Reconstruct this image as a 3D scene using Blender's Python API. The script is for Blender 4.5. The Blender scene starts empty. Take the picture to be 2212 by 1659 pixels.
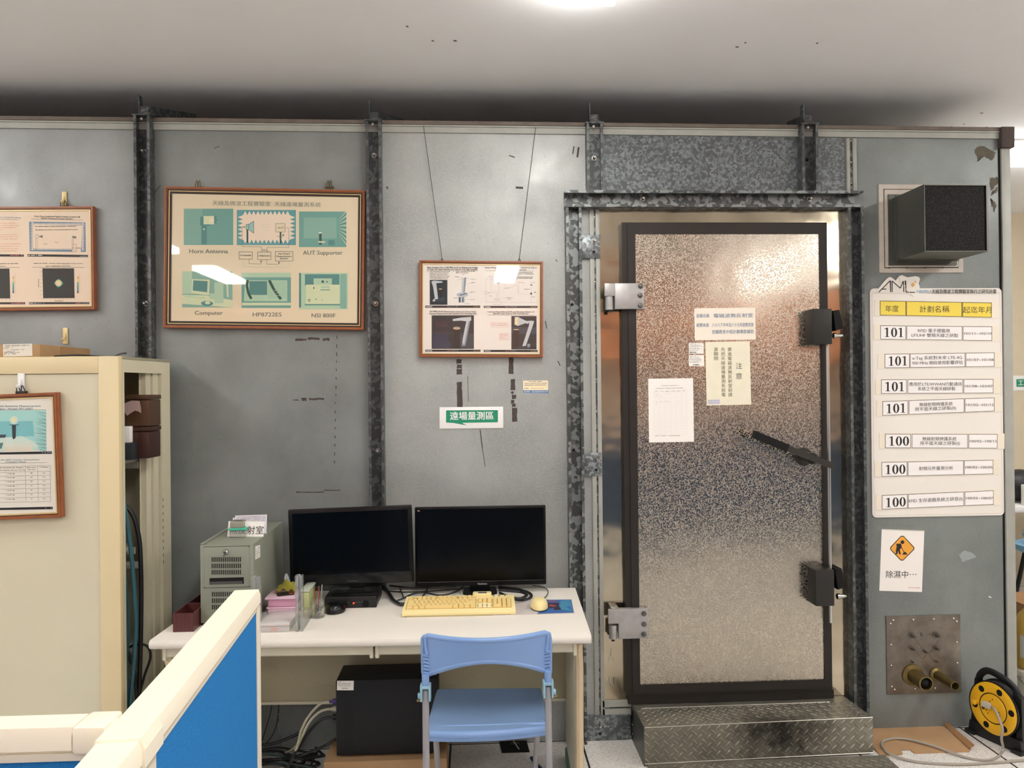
import bpy, bmesh, math, random
from mathutils import Vector, Matrix, Euler
rnd = random.Random(7)
SC = bpy.context.scene
COL = SC.collection
PI = math.pi

# ------------------------------------------------------------------ camera
IW, IH, FPX = 2212.0, 1659.0, 1661.0
YAW, PITCH, ROLL = 0.05, 0.004, 0.0105
CAM = Vector((0.0, -3.58, 1.65))
_f = Vector((math.sin(YAW) * math.cos(PITCH), math.cos(YAW) * math.cos(PITCH), math.sin(PITCH)))
_r0 = Vector((math.cos(YAW), -math.sin(YAW), 0.0))
_u0 = _r0.cross(_f)
_r = _r0 * math.cos(ROLL) - _u0 * math.sin(ROLL)
_u = _u0 * math.cos(ROLL) + _r0 * math.sin(ROLL)
cam_data = bpy.data.cameras.new('camera')
cam_data.sensor_fit = 'HORIZONTAL'
cam_data.sensor_width = 36.0
cam_data.lens = FPX / IW * 36.0
cam_data.clip_start = 0.05
cam_data.clip_end = 60.0
cam_ob = bpy.data.objects.new('camera', cam_data)
COL.objects.link(cam_ob)
m4 = Matrix((( _r.x, _u.x, -_f.x, CAM.x), (_r.y, _u.y, -_f.y, CAM.y), (_r.z, _u.z, -_f.z, CAM.z), (0, 0, 0, 1)))
cam_ob.matrix_world = m4
SC.camera = cam_ob

# ------------------------------------------------------------------ view, world
SC.view_settings.view_transform = 'Standard'
SC.view_settings.look = 'None'
SC.view_settings.gamma = 1.0
SC.view_settings.use_curve_mapping = False
SC.view_settings.exposure = 0.0
LAMP = 24.5            # strength of the ceiling light diffusers
wd = bpy.data.worlds.new('world')
SC.world = wd
wd.use_nodes = True
wd.node_tree.nodes['Background'].inputs[0].default_value = (0.9, 0.95, 1.0, 1)
wd.node_tree.nodes['Background'].inputs[1].default_value = 0.05

# ------------------------------------------------------------------ rays to places
def _ray(px, py):
    return _f + _r * ((px - IW / 2) / FPX) - _u * ((py - IH / 2) / FPX)
def P(px, py, y=0.0):            # the point of the vertical plane at depth y
    d = _ray(px, py)
    return CAM + d * ((y - CAM.y) / d.y)
def G(px, py, z=0.0):            # the point of the level plane at height z
    d = _ray(px, py)
    return CAM + d * ((z - CAM.z) / d.z)
def V(*a):
    return Vector(a)

# ------------------------------------------------------------------ materials
def lin(c):
    if isinstance(c, str):
        c = c.lstrip('#')
        c = [int(c[i:i + 2], 16) / 255 for i in (0, 2, 4)]
    return tuple((x / 12.92 if x <= 0.04045 else ((x + 0.055) / 1.055) ** 2.4) for x in c) + (1.0,)

class NT:
    def __init__(s, name):
        s.m = bpy.data.materials.new(name)
        s.m.use_nodes = True
        s.t = s.m.node_tree
        s.b = s.t.nodes['Principled BSDF']
        s.out = s.t.nodes['Material Output']
    def n(s, typ, **kw):
        nd = s.t.nodes.new(typ)
        for k, v in kw.items():
            if k in ('operation', 'blend_type', 'data_type', 'feature', 'distance', 'noise_dimensions', 'wave_type', 'interpolation_type', 'use_clamp', 'clamp'):
                setattr(nd, k, v)
            else:
                key = int(k[1:]) if k[0] == 'i' and k[1:].isdigit() else k.replace('_', ' ')
                nd.inputs[key].default_value = v
        return nd
    def l(s, a, b):
        s.t.links.new(a, b)
    def coords(s):
        if not hasattr(s, '_tc'):
            s._tc = s.t.nodes.new('ShaderNodeTexCoord')
        return s._tc.outputs['Object']
    def noise(s, scale, detail=3.0, rough=0.55, vec=None):
        nd = s.n('ShaderNodeTexNoise', Scale=scale, Detail=detail, Roughness=rough)
        s.l(vec or s.coords(), nd.inputs['Vector'])
        return nd.outputs['Fac']
    def ramp(s, fac, stops):
        r = s.t.nodes.new('ShaderNodeValToRGB')
        el = r.color_ramp.elements
        while len(el) < len(stops):
            el.new(0.5)
        for e, (p, c) in zip(el, stops):
            e.position = p
            e.color = c if not isinstance(c, (int, float)) else (c, c, c, 1)
        s.l(fac, r.inputs[0])
        return r.outputs[0]
    def mix(s, fac, a, b, blend='MIX'):
        nd = s.t.nodes.new('ShaderNodeMix')
        nd.data_type = 'RGBA'
        nd.blend_type = blend
        for sock, v in ((nd.inputs[0], fac), (nd.inputs[6], a), (nd.inputs[7], b)):
            if hasattr(v, 'is_linked'):
                s.l(v, sock)
            else:
                sock.default_value = v
        return nd.outputs[2]
    def bump(s, h, strength=0.3, dist=0.002):
        nd = s.n('ShaderNodeBump', Strength=strength, Distance=dist)
        s.l(h, nd.inputs['Height'])
        s.l(nd.outputs[0], s.b.inputs['Normal'])
    def set(s, **kw):
        for k, v in kw.items():
            s.b.inputs[k.replace('_', ' ')].default_value = v
        return s

_mats = {}
def mat(name, col, rough=0.5, metal=0.0, spec=0.5, alpha=1.0, var=0.0, vscale=8.0, bump=0.0, bscale=60.0, emit=0.0, coat=0.0):
    if name in _mats:
        return _mats[name]
    t = NT(name)
    c = lin(col)
    t.set(Base_Color=c, Roughness=rough, Metallic=metal, Alpha=alpha)
    t.b.inputs['Specular IOR Level'].default_value = spec
    t.b.inputs['Coat Weight'].default_value = coat
    if var:
        f = t.noise(vscale, 5)
        k = 1 - var
        t.l(t.mix(t.ramp(f, [(0.3, 0.0), (0.7, 1.0)]), (c[0] * k, c[1] * k, c[2] * k, 1), c), t.b.inputs['Base Color'])
    if bump:
        t.bump(t.noise(bscale, 3), bump)
    if emit:
        t.set(Emission_Color=c, Emission_Strength=emit)
    _mats[name] = t.m
    return t.m

def clear_mat(name, tint, dens=0.15, rough=0.08, gloss=0.12):
    """clear plastic or glass: mostly transparent, a tinted body and a facing-dependent gloss"""
    if name in _mats:
        return _mats[name]
    t = NT(name)
    t.t.nodes.remove(t.b)
    tr = t.t.nodes.new('ShaderNodeBsdfTransparent')
    c = lin(tint)
    tr.inputs[0].default_value = c
    df = t.t.nodes.new('ShaderNodeBsdfDiffuse')
    df.inputs[0].default_value = c
    gl = t.t.nodes.new('ShaderNodeBsdfGlossy')
    gl.inputs['Roughness'].default_value = rough
    m1 = t.t.nodes.new('ShaderNodeMixShader')
    m1.inputs[0].default_value = dens
    t.l(tr.outputs[0], m1.inputs[1]); t.l(df.outputs[0], m1.inputs[2])
    lw = t.t.nodes.new('ShaderNodeLayerWeight')
    lw.inputs[0].default_value = 0.5
    p5 = t.n('ShaderNodeMath', operation='POWER', i1=5.0)
    t.l(lw.outputs['Facing'], p5.inputs[0])
    ad = t.n('ShaderNodeMath', operation='MULTIPLY_ADD', i1=0.85, i2=0.045 * gloss / 0.12)
    t.l(p5.outputs[0], ad.inputs[0])
    m2 = t.t.nodes.new('ShaderNodeMixShader')
    t.l(ad.outputs[0], m2.inputs[0]); t.l(m1.outputs[0], m2.inputs[1]); t.l(gl.outputs[0], m2.inputs[2])
    t.l(m2.outputs[0], t.out.inputs[0])
    _mats[name] = t.m
    return t.m

def galv(name, dark, light, scale=55.0, rough=0.42, metal=0.6, lo=0.5, hi=0.62):
    """hot-dip zinc: dark ground with paler angular spangle"""
    if name in _mats:
        return _mats[name]
    t = NT(name)
    vo = t.n('ShaderNodeTexVoronoi', Scale=scale)
    wob = t.n('ShaderNodeVectorMath', operation='ADD')
    nz = t.n('ShaderNodeTexNoise', Scale=scale * 0.9, Detail=2.0)
    t.l(t.coords(), nz.inputs['Vector'])
    sc = t.n('ShaderNodeVectorMath', operation='SCALE')
    sc.inputs['Scale'].default_value = 0.02
    t.l(nz.outputs['Color'], sc.inputs[0])
    t.l(t.coords(), wob.inputs[0]); t.l(sc.outputs[0], wob.inputs[1])
    t.l(wob.outputs[0], vo.inputs['Vector'])
    sep = t.t.nodes.new('ShaderNodeSeparateColor')
    t.l(vo.outputs['Color'], sep.inputs[0])
    big = t.noise(7.0, 3)
    mx = t.n('ShaderNodeMath', operation='MULTIPLY_ADD', i1=0.45)
    t.l(big, mx.inputs[0])
    half = t.n('ShaderNodeMath', operation='MULTIPLY', i1=0.55)
    t.l(sep.outputs[0], half.inputs[0]); t.l(half.outputs[0], mx.inputs[2])
    fac = t.ramp(mx.outputs[0], [(lo, 0.0), (hi, 1.0)])
    t.l(t.mix(fac, lin(dark), lin(light)), t.b.inputs['Base Color'])
    t.set(Metallic=metal, Roughness=rough)
    t.bump(sep.outputs[1], 0.05, 0.001)
    _mats[name] = t.m
    return t.m

def panel_mat(name, base, speck=0.5, seed=0.0):
    """old painted zinc sheet of the chamber: clouded, specked and smeared"""
    t = NT(name)
    mp = t.n('ShaderNodeMapping')
    mp.inputs['Location'].default_value = (seed, seed * 0.7, seed * 1.3)
    t.l(t.coords(), mp.inputs['Vector'])
    v = mp.outputs[0]
    c = lin(base)
    k = lambda q: (c[0] * q, c[1] * q, c[2] * q, 1)
    cloud = t.noise(2.2, 6, 0.6, v)
    col = t.ramp(cloud, [(0.26, k(0.76)), (0.5, k(1.0)), (0.74, k(1.26))])  # mottling, its contrast raised to stand in for lamp glare as well
    st = t.n('ShaderNodeMapping')
    st.inputs['Scale'].default_value = (9, 9, 2.0)
    t.l(v, st.inputs['Vector'])
    smear = t.noise(1.0, 4, 0.6, st.outputs[0])
    col = t.mix(t.ramp(smear, [(0.55, 0.0), (0.8, 0.35)]), col, k(0.72))
    fine = t.noise(230.0, 2, 0.5, v)
    col = t.mix(t.ramp(fine, [(0.50, 0.0), (0.68, speck)]), col, k(1.45))
    dots = t.n('ShaderNodeTexVoronoi', Scale=26.0)
    t.l(v, dots.inputs['Vector'])
    col = t.mix(t.ramp(dots.outputs['Distance'], [(0.035, 0.75), (0.06, 0.0)]), col, k(0.35))
    t.l(col, t.b.inputs['Base Color'])
    t.set(Metallic=0.22)
    t.l(t.ramp(t.noise(5.0, 5, 0.6, v), [(0.3, 0.36), (0.7, 0.56)]), t.b.inputs['Roughness'])
    t.bump(t.noise(9.0, 3, 0.5, v), 0.10, 0.01)
    _mats[name] = t.m
    return t.m

# ------------------------------------------------------------------ mesh builder
def frame_matrix(loc, rot=(0, 0, 0)):
    return Matrix.Translation(Vector(loc)) @ Euler(rot, 'XYZ').to_matrix().to_4x4()

WM = {}
class MB:
    def __init__(s, M=None):
        s.v, s.f, s.mi, s.mats = [], [], [], []
        s.M = M
    def _m(s, m):
        if m not in s.mats:
            s.mats.append(m)
        return s.mats.index(m)
    def add(s, vs, fs, m):
        o = len(s.v)
        s.v += [Vector(p) for p in vs]
        i = s._m(m)
        for f in fs:
            s.f.append([o + k for k in f]); s.mi.append(i)
        return s
    def hexa(s, p, m):           # p: 4 bottom then 4 top, counter-clockwise from above
        return s.add(p, [(3, 2, 1, 0), (4, 5, 6, 7), (0, 1, 5, 4), (1, 2, 6, 5), (2, 3, 7, 6), (3, 0, 4, 7)], m)
    def box(s, a, b, m, bev=0.0, seg=2, M=None):
        x0, x1 = sorted((a[0], b[0])); y0, y1 = sorted((a[1], b[1])); z0, z1 = sorted((a[2], b[2]))
        p = [V(x0, y0, z0), V(x1, y0, z0), V(x1, y1, z0), V(x0, y1, z0), V(x0, y0, z1), V(x1, y0, z1), V(x1, y1, z1), V(x0, y1, z1)]
        if bev <= 0:
            if M: p = [M @ q for q in p]
            return s.hexa(p, m)
        bm = bmesh.new()
        vs = [bm.verts.new(q) for q in p]
        for f in [(3, 2, 1, 0), (4, 5, 6, 7), (0, 1, 5, 4), (1, 2, 6, 5), (2, 3, 7, 6), (3, 0, 4, 7)]:
            bm.faces.new([vs[k] for k in f])
        bev = min(bev, 0.49 * min(x1 - x0, y1 - y0, z1 - z0))
        bmesh.ops.bevel(bm, geom=list(bm.edges), offset=bev, segments=seg, affect='EDGES', profile=0.5)
        s.bm(bm, m, M)
        return s
    def bm(s, bm, m, M=None):
        bm.verts.index_update()
        vs = [(M @ q.co) if M else q.co.copy() for q in bm.verts]
        fs = [[q.index for q in f.verts] for f in bm.faces]
        bm.free()
        return s.add(vs, fs, m)
    def prism(s, pts, axis, m):   # polygon (3-D points, planar) pushed along a vector
        pts = [Vector(p) for p in pts]; ax = Vector(axis); n = len(pts)
        nn = Vector((0, 0, 0))
        for i in range(n):
            nn += pts[i].cross(pts[(i + 1) % n])
        if nn.dot(ax) > 0:
            pts = pts[::-1]
        vs = pts + [p + ax for p in pts]
        fs = [tuple(range(n)), tuple(range(2 * n - 1, n - 1, -1))]
        fs += [((i + 1) % n, i, n + i, n + (i + 1) % n) for i in range(n)]
        return s.add(vs, fs, m)
    def cyl(s, a, b, r, m, n=16, r2=None, cap=True):
        a, b = Vector(a), Vector(b); d = (b - a).normalized()
        x = d.orthogonal().normalized(); y = d.cross(x)
        r2 = r if r2 is None else r2
        vs = []
        for c, q in ((a, r), (b, r2)):
            for i in range(n):
                t = 2 * PI * i / n
                vs.append(c + x * (math.cos(t) * q) + y * (math.sin(t) * q))
        fs = [(i, (i + 1) % n, n + (i + 1) % n, n + i) for i in range(n)]
        if cap:
            fs += [tuple(range(n - 1, -1, -1)), tuple(range(n, 2 * n))]
        return s.add(vs, fs, m)
    def lathe(s, o, axis, prof, m, n=24):   # prof: (radius, height along axis)
        o, d = Vector(o), Vector(axis).normalized()
        x = d.orthogonal().normalized(); y = d.cross(x)
        vs, fs = [], []
        for r, h in prof:
            for i in range(n):
                t = 2 * PI * i / n
                vs.append(o + d * h + x * (math.cos(t) * r) + y * (math.sin(t) * r))
        for k in range(len(prof) - 1):
            for i in range(n):
                j = (i + 1) % n
                fs.append((k * n + i, k * n + j, (k + 1) * n + j, (k + 1) * n + i))
        if prof[0][0] > 1e-6: fs.append(tuple(range(n - 1, -1, -1)))
        if prof[-1][0] > 1e-6: fs.append(tuple(range((len(prof) - 1) * n, len(prof) * n)))
        return s.add(vs, fs, m)
    def tube(s, pts, r, m, n=8, sub=6, closed=False, flat=None):
        pts = [Vector(p) for p in pts]
        if sub > 1 and len(pts) > 2:
            q = []
            N = len(pts)
            for i in range(N - 1):
                p0, p1, p2, p3 = pts[max(i - 1, 0)], pts[i], pts[i + 1], pts[min(i + 2, N - 1)]
                for k in range(sub):
                    t = k / sub
                    q.append(0.5 * ((2 * p1) + (p2 - p0) * t + (2 * p0 - 5 * p1 + 4 * p2 - p3) * t * t + (3 * p1 - p0 - 3 * p2 + p3) * t ** 3))
            q.append(pts[-1]); pts = q
        rs = r if isinstance(r, (list, tuple)) else None
        vs, fs = [], []
        up = None
        for i, p in enumerate(pts):
            d = (pts[min(i + 1, len(pts) - 1)] - pts[max(i - 1, 0)])
            if d.length < 1e-9: d = V(0, 0, 1)
            d.normalize()
            if up is None:
                up = d.orthogonal().normalized()
            up = (up - d * up.dot(d))
            up = up.normalized() if up.length > 1e-6 else d.orthogonal().normalized()
            sd = d.cross(up)
            rr = r if rs is None else rs[0] + (rs[-1] - rs[0]) * i / max(len(pts) - 1, 1)
            for k in range(n):
                t = 2 * PI * k / n
                vs.append(p + up * (math.cos(t) * rr) + sd * (math.sin(t) * rr))
        for i in range(len(pts) - 1):
            for k in range(n):
                j = (k + 1) % n
                fs.append((i * n + k, i * n + j, (i + 1) * n + j, (i + 1) * n + k))
        fs += [tuple(range(n - 1, -1, -1)), tuple(range((len(pts) - 1) * n, len(pts) * n))]
        return s.add(vs, fs, m)
    def grid(s, fn, nu, nv, m, flip=False):
        vs = [fn(i / nu, j / nv) for j in range(nv + 1) for i in range(nu + 1)]
        fs = []
        for j in range(nv):
            for i in range(nu):
                a = j * (nu + 1) + i
                q = (a, a + 1, a + nu + 2, a + nu + 1)
                fs.append(q[::-1] if flip else q)
        return s.add(vs, fs, m)
    def ball(s, c, rx, ry, rz, m, nu=16, nv=10):
        c = Vector(c)
        return s.lathe(c, (0, 0, 1), [(1e-7, -rz)] + [(math.sin(PI * j / nv), -rz * math.cos(PI * j / nv)) for j in range(1, nv)] + [(1e-7, rz)], m, nu) if False else s._ball(c, rx, ry, rz, m, nu, nv)
    def _ball(s, c, rx, ry, rz, m, nu, nv):
        def fn(u, v):
            a, b = 2 * PI * u, PI * (v - 0.5)
            return c + V(rx * math.cos(a) * math.cos(b), ry * math.sin(a) * math.cos(b), rz * math.sin(b))
        return s.grid(fn, nu, nv, m)
    # flat print: local x to the right, z up, layer d in front (towards -y)
    def rect(s, x0, z0, x1, z1, m, d=0.0):
        x0, x1 = sorted((x0, x1)); z0, z1 = sorted((z0, z1))
        return s.add([(x0, -d, z0), (x1, -d, z0), (x1, -d, z1), (x0, -d, z1)], [(0, 1, 2, 3)], m)
    def poly(s, pts, m, d=0.0):
        n = len(pts)
        a = sum(pts[i][0] * pts[(i + 1) % n][1] - pts[(i + 1) % n][0] * pts[i][1] for i in range(n))
        if a < 0: pts = pts[::-1]
        return s.add([(x, -d, z) for x, z in pts], [tuple(range(n))], m)
    def line(s, a, b, w, m, d=0.0):
        dx, dz = b[0] - a[0], b[1] - a[1]
        L = math.hypot(dx, dz) or 1
        nx, nz = -dz / L * w / 2, dx / L * w / 2
        return s.poly([(a[0] + nx, a[1] + nz), (a[0] - nx, a[1] - nz), (b[0] - nx, b[1] - nz), (b[0] + nx, b[1] + nz)], m, d)
    def pline(s, pts, w, m, d=0.0):
        for k, (a, b) in enumerate(zip(pts[:-1], pts[1:])): s.line(a, b, w, m, d + 0.000002 * (k % 6))
        return s
    def oval(s, x, z, rx, rz, m, d=0.0, n=24):
        return s.poly([(x + rx * math.cos(2 * PI * i / n), z + rz * math.sin(2 * PI * i / n)) for i in range(n)], m, d)
    def text(s, t, x, z, h, m, d=0.0, w=None, align='C', bold=0.0, rot=0.0, shear=0.0):
        vs, fs = glyphs(t, 0.0, shear)
        if not vs: return s
        x0 = min(v[0] for v in vs); x1 = max(v[0] for v in vs)
        y0 = min(v[1] for v in vs); y1 = max(v[1] for v in vs)
        sx = (w / (x1 - x0)) if w else h
        ox = {'C': (x0 + x1) / 2, 'L': x0, 'R': x1}[align]
        oy = (y0 + y1) / 2
        cr, sr = math.cos(rot), math.sin(rot)
        out = []
        for vx, vy in vs:
            a, b = (vx - ox) * sx, (vy - oy) * h
            out.append((x + a * cr - b * sr, -d, z + a * sr + b * cr))
        s.add(out, fs, m)
        if bold > 0.003:                       # heavier strokes: the same glyphs laid again, shifted a hair
            e = bold * h
            for k, (ex, ez) in enumerate(((e, 0.0), (-e, 0.0), (0.0, e * 0.7))):
                s.add([(a + ex, b - 0.000004 * (k + 1), c + ez) for a, b, c in out], fs, m)
        return s
    def scrib(s, x0, x1, z, h, m, d=0.0, dens=0.8, wd=0.8):
        """a printed line too small to read: a row of tiny strokes"""
        x = min(x0, x1); x1 = max(x0, x1)
        while x < x1:
            L = h * rnd.uniform(0.5, 1.0) * wd
            if rnd.random() < dens:
                q = h * rnd.uniform(0.22, 0.42)
                s.rect(x, z - q * 0.9, min(x + L * 0.75, x1), z + q * 0.7, m, d)
            x += L
        return s
    def build(s, name, parent=None, loc=None, rot=(0, 0, 0), sharp=38, smooth=True):
        me = bpy.data.meshes.new(name)
        if parent is not None:
            M = WM[parent]
        elif loc is not None:
            M = frame_matrix(loc, rot)
        else:
            M = Matrix.Identity(4)
        vs = s.v
        if s.M is not None:                    # vertices given in a local frame
            vs = [s.M @ p for p in vs]
        Mi = M.inverted()
        me.from_pydata([tuple(Mi @ p) for p in vs], [], s.f)
        for m in s.mats: me.materials.append(m)
        me.polygons.foreach_set('material_index', s.mi)
        if smooth:
            me.polygons.foreach_set('use_smooth', [True] * len(s.f))
            me.set_sharp_from_angle(angle=math.radians(sharp))
        me.update()
        o = bpy.data.objects.new(name, me)
        COL.objects.link(o)
        if parent is not None:
            o.parent = parent
        else:
            o.matrix_world = M
            if loc is not None:
                o.location = loc; o.rotation_euler = rot
        WM[o] = M
        return o

_gl = {}
def glyphs(t, bold=0.0, shear=0.0):
    key = (t, bold, shear)
    if key in _gl: return _gl[key]
    cu = bpy.data.curves.new('lettering', 'FONT')
    cu.body = t
    cu.size = 1.0
    cu.resolution_u = 2
    cu.offset = bold
    cu.shear = shear
    ob = bpy.data.objects.new('lettering', cu)
    me = bpy.data.meshes.new_from_object(ob)
    vs = [(v.co.x, v.co.y) for v in me.vertices]
    fs = []
    for p in me.polygons:
        q = list(p.vertices)
        a = sum(vs[q[i]][0] * vs[q[(i + 1) % len(q)]][1] - vs[q[(i + 1) % len(q)]][0] * vs[q[i]][1] for i in range(len(q)))
        fs.append(q if a >= 0 else q[::-1])
    bpy.data.objects.remove(ob); bpy.data.curves.remove(cu); bpy.data.meshes.remove(me)
    _gl[key] = (vs, fs)
    return vs, fs

def props(o, label=None, cat=None, group=None, kind=None):
    if label: o['label'] = label
    if cat: o['category'] = cat
    if group: o['group'] = group
    if kind: o['kind'] = kind
    return o
def thing(name, label, cat, loc=(0, 0, 0), rot=(0, 0, 0), group=None, kind=None):
    o = bpy.data.objects.new(name, None)
    o.empty_display_size = 0.05
    COL.objects.link(o)
    o.location = loc; o.rotation_euler = rot
    WM[o] = frame_matrix(loc, rot)
    return props(o, label, cat, group, kind)
def dup(o, parent, M):
    """a copy of a part under another parent, its mesh placed by the local matrix M"""
    c = o.copy()
    COL.objects.link(c)
    c.parent = parent
    c.matrix_local = M
    WM[c] = WM[parent] @ M
    return c

class Flat:
    """an upright rectangle found from its four corners (TL, TR, BR, BL) on the plane at depth y (or any upright plane)"""
    def __init__(s, tl, tr, br, bl, y=0.0, plane=None):
        s.y, s.plane = y, plane
        q = [s.hit(*c) for c in (tl, tr, br, bl)]
        s.c = sum(q, Vector((0, 0, 0))) / 4
        u = ((q[1] - q[0]) + (q[2] - q[3])) / 2
        h = ((q[0] - q[3]) + (q[1] - q[2])) / 2
        s.w, s.h = u.length, h.length
        s.yaw = math.atan2(u.y, u.x) if plane else 0.0
        hx = math.hypot(u.x, u.y)
        s.roll = -math.atan2(u.z, hx) if u.x >= 0 else math.atan2(u.z, hx)
        s.rot = (0, s.roll, s.yaw)
        s.M = frame_matrix(s.c, s.rot)
        s.Mi = s.M.inverted()
        s.o = (0.0, 0.0, 1.0)
    def hit(s, px, py):
        if s.plane is None:
            return P(px, py, s.y)
        o, n = s.plane
        d = _ray(px, py)
        return CAM + d * ((o - CAM).dot(n) / d.dot(n))
    def crop(s, x0, y0, k):
        s.o = (x0, y0, k); return s
    def l(s, cx, cy):
        p = s.Mi @ s.hit(cx / s.o[2] + s.o[0], cy / s.o[2] + s.o[1])
        return (p.x, p.z)
    def size(s, n):               # a length given in crop pixels, in metres
        a, b = s.l(500, 500), s.l(500 + n, 500)
        return math.hypot(a[0] - b[0], a[1] - b[1])
    def mb(s):
        return MB(s.M)
# ------------------------------------------------------------------ palette
M_white = mat('white_paint', '#e9e6e2', 0.75, var=0.03, vscale=1.5)
M_cream = mat('cream_enamel', '#d8d0b4', 0.45, var=0.05, vscale=3)
M_cream_warm = mat('cream_enamel_warm', '#e2cfa4', 0.42, var=0.04, vscale=3)
M_black = mat('black_plastic', '#101112', 0.4)
M_black_matt = mat('black_matt', '#141414', 0.7, spec=0.25)
M_steel = mat('bright_steel', '#c4c2bd', 0.25, 1.0)
M_zinc = galv('zinc_spangle', '#4a4d4d', '#878c8b', 48.0, metal=0.45, lo=0.47, hi=0.60)
M_zinc_dark = galv('zinc_spangle_dark', '#454848', '#676b6b', 60.0, metal=0.4, lo=0.50, hi=0.64)
M_zinc_pale = galv('zinc_spangle_pale', '#646a6c', '#9aa0a0', 85.0, lo=0.45, hi=0.7)
M_strip = mat('pale_grey_strip', '#a9aaa1', 0.5, 0.1, var=0.12, vscale=14)
M_browncap = mat('weathered_cap', '#74695f', 0.6, 0.2, var=0.3, vscale=12)
M_paper = mat('white_paper', '#f4efe8', 0.7, spec=0.3)
M_ink = mat('black_ink', '#1c1b1a', 0.6)
M_grey_ink = mat('grey_ink', '#777471', 0.7)
M_rust = mat('rust_brown', '#4f4440', 0.8, var=0.25, vscale=60)
M_frame = mat('picture_wood', '#9c5a34', 0.35, var=0.25, vscale=25)
M_glass = clear_mat('picture_glass', '#fbfbf8', 0.0, 0.02, 0.12)

# ------------------------------------------------------------------ lamps of the room
M_lamp = NT('lamp_diffuser')
M_lamp.set(Base_Color=(1, 1, 1, 1), Emission_Color=(1.0, 0.985, 0.96, 1), Emission_Strength=LAMP)
M_lamp = M_lamp.m
M_lampframe = mat('lamp_frame', '#d4d2cf', 0.5)
ZC = 3.06
def ceiling_light(x0, y0, x1, y1, label, group=None):
    t = thing('ceiling_light', label, 'light', ((x0 + x1) / 2, (y0 + y1) / 2, ZC), group=group)
    b = MB(); r = 0.022
    for a, c in (((x0, y0), (x0 + r, y1)), ((x1 - r, y0), (x1, y1)), ((x0 + r, y0), (x1 - r, y0 + r)), ((x0 + r, y1 - r), (x1 - r, y1))):
        b.box((a[0], a[1], ZC - 0.012), (c[0], c[1], ZC - 0.0005), M_lampframe)
    b.build('light_frame', t)
    d = MB(); d.box((x0 + r, y0 + r, ZC - 0.07), (x1 - r, y1 - r, ZC - 0.001), M_lamp, 0.008)
    d.build('diffuser', t)
ceiling_light(0.243, -2.06, 0.535, -0.865, 'glowing ceiling light panel in front of the steel door')
a = G(2186, 318, ZC)
ceiling_light(a.x - 0.25, a.y - 0.15, a.x + 0.95, a.y + 0.20, 'glowing ceiling light beyond the upper corner of the grey chamber')
for x in (-3.0, 0.41, 3.55):
    for y in (-1.32, -3.6, -5.8):
        if (x, y) == (0.41, -1.32): continue
        ceiling_light(x - 0.15, y - 0.6, x + 0.15, y + 0.6, 'ceiling light panel of the rows that light the room', 'ceiling lights of the room')

# ------------------------------------------------------------------ shell
def structure(o, label=None):
    o['kind'] = 'structure'
    if label: o['label'] = label; 
    return o
# raised floor: speckled white tiles with black seams
t = NT('speckled_floor_tile')
co = t.coords()
spk = t.noise(190.0, 2, 0.5)
col = t.mix(t.ramp(spk, [(0.33, 1.0), (0.40, 0.0)]), lin('#e8e4de'), lin('#6f6a64'))
spk2 = t.noise(60.0, 3, 0.6)
col = t.mix(t.ramp(spk2, [(0.35, 0.35), (0.48, 0.0)]), col, lin('#a39a90'))
sx = t.t.nodes.new('ShaderNodeSeparateXYZ'); t.l(co, sx.inputs[0])
def seam(sock, off):
    a_ = t.n('ShaderNodeMath', operation='ADD', i1=-off); t.l(sock, a_.inputs[0])
    m_ = t.n('ShaderNodeMath', operation='WRAP', i1=0.6067, i2=0.0); t.l(a_.outputs[0], m_.inputs[0])
    l_ = t.n('ShaderNodeMath', operation='LESS_THAN', i1=0.009); t.l(m_.outputs[0], l_.inputs[0])
    return l_.outputs[0]
mxs = t.n('ShaderNodeMath', operation='MAXIMUM')
t.l(seam(sx.outputs[0], 0.480), mxs.inputs[0]); t.l(seam(sx.outputs[1], -0.62), mxs.inputs[1])
col = t.mix(mxs.outputs[0], col, lin('#151413'))
t.l(col, t.b.inputs['Base Color'])
t.set(Roughness=0.4)
M_floor = t.m
XL, XR, YF, YB = -4.6, 5.6, -7.6, 2.62
structure(MB().box((XL, YF, -0.1), (XR, YB, 0), M_floor).build('floor'))
M_ceil = mat('ceiling_paint', '#f7f6f5', 0.8, var=0.05, vscale=1.2, bump=0.02, bscale=200)
ceil = structure(MB().box((XL, YF, ZC), (XR, YB, ZC + 0.1), M_ceil).build('ceiling'))
sm = MB()
for px, py, w in ((935, 88, 5), (983, 88, 7), (1592, 101, 7), (1610, 92, 4), (1765, 93, 4), (2120, 244, 9), (2082, 268, 5), (880, 57, 4)):
    p = G(px, py, ZC)
    sm.poly([(0, 0)] * 3, M_black_matt) if False else None
    L = w / 700
    sm.add([(p.x - L, p.y - 0.004, ZC - 0.001), (p.x + L * 0.3, p.y - 0.008, ZC - 0.001), (p.x + L, p.y + 0.004, ZC - 0.001), (p.x - L * 0.2, p.y + 0.006, ZC - 0.001)], [(0, 1, 2, 3)], M_browncap)
sm.build('scuff_mark', ceil)
M_wall_beige = mat('beige_wall', '#d9cbb0', 0.75, var=0.05)
structure(MB().box((XL, YB, 0), (XR, YB + 0.1, ZC), M_wall_beige).build('wall_far'))
structure(MB().box((XL - 0.1, YF, 0), (XL, YB, ZC), M_white).build('wall_left'))
structure(MB().box((XR, YF, 0), (XR + 0.1, YB, ZC), M_white).build('wall_right'))
wf = structure(MB().box((XL, YF - 0.1, 0), (XR, YF, ZC), mat('pink_beige_wall', '#dccdc4', 0.7)).build('wall_front'))
MB().box((XL, YF, 2.16), (XR, -6.65, 2.72), mat('reflected_salmon', '#ffb38c', 0.55)).build('reflection_band', wf)  # unseen orange box, added for the salmon band the steel door reflects
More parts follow.
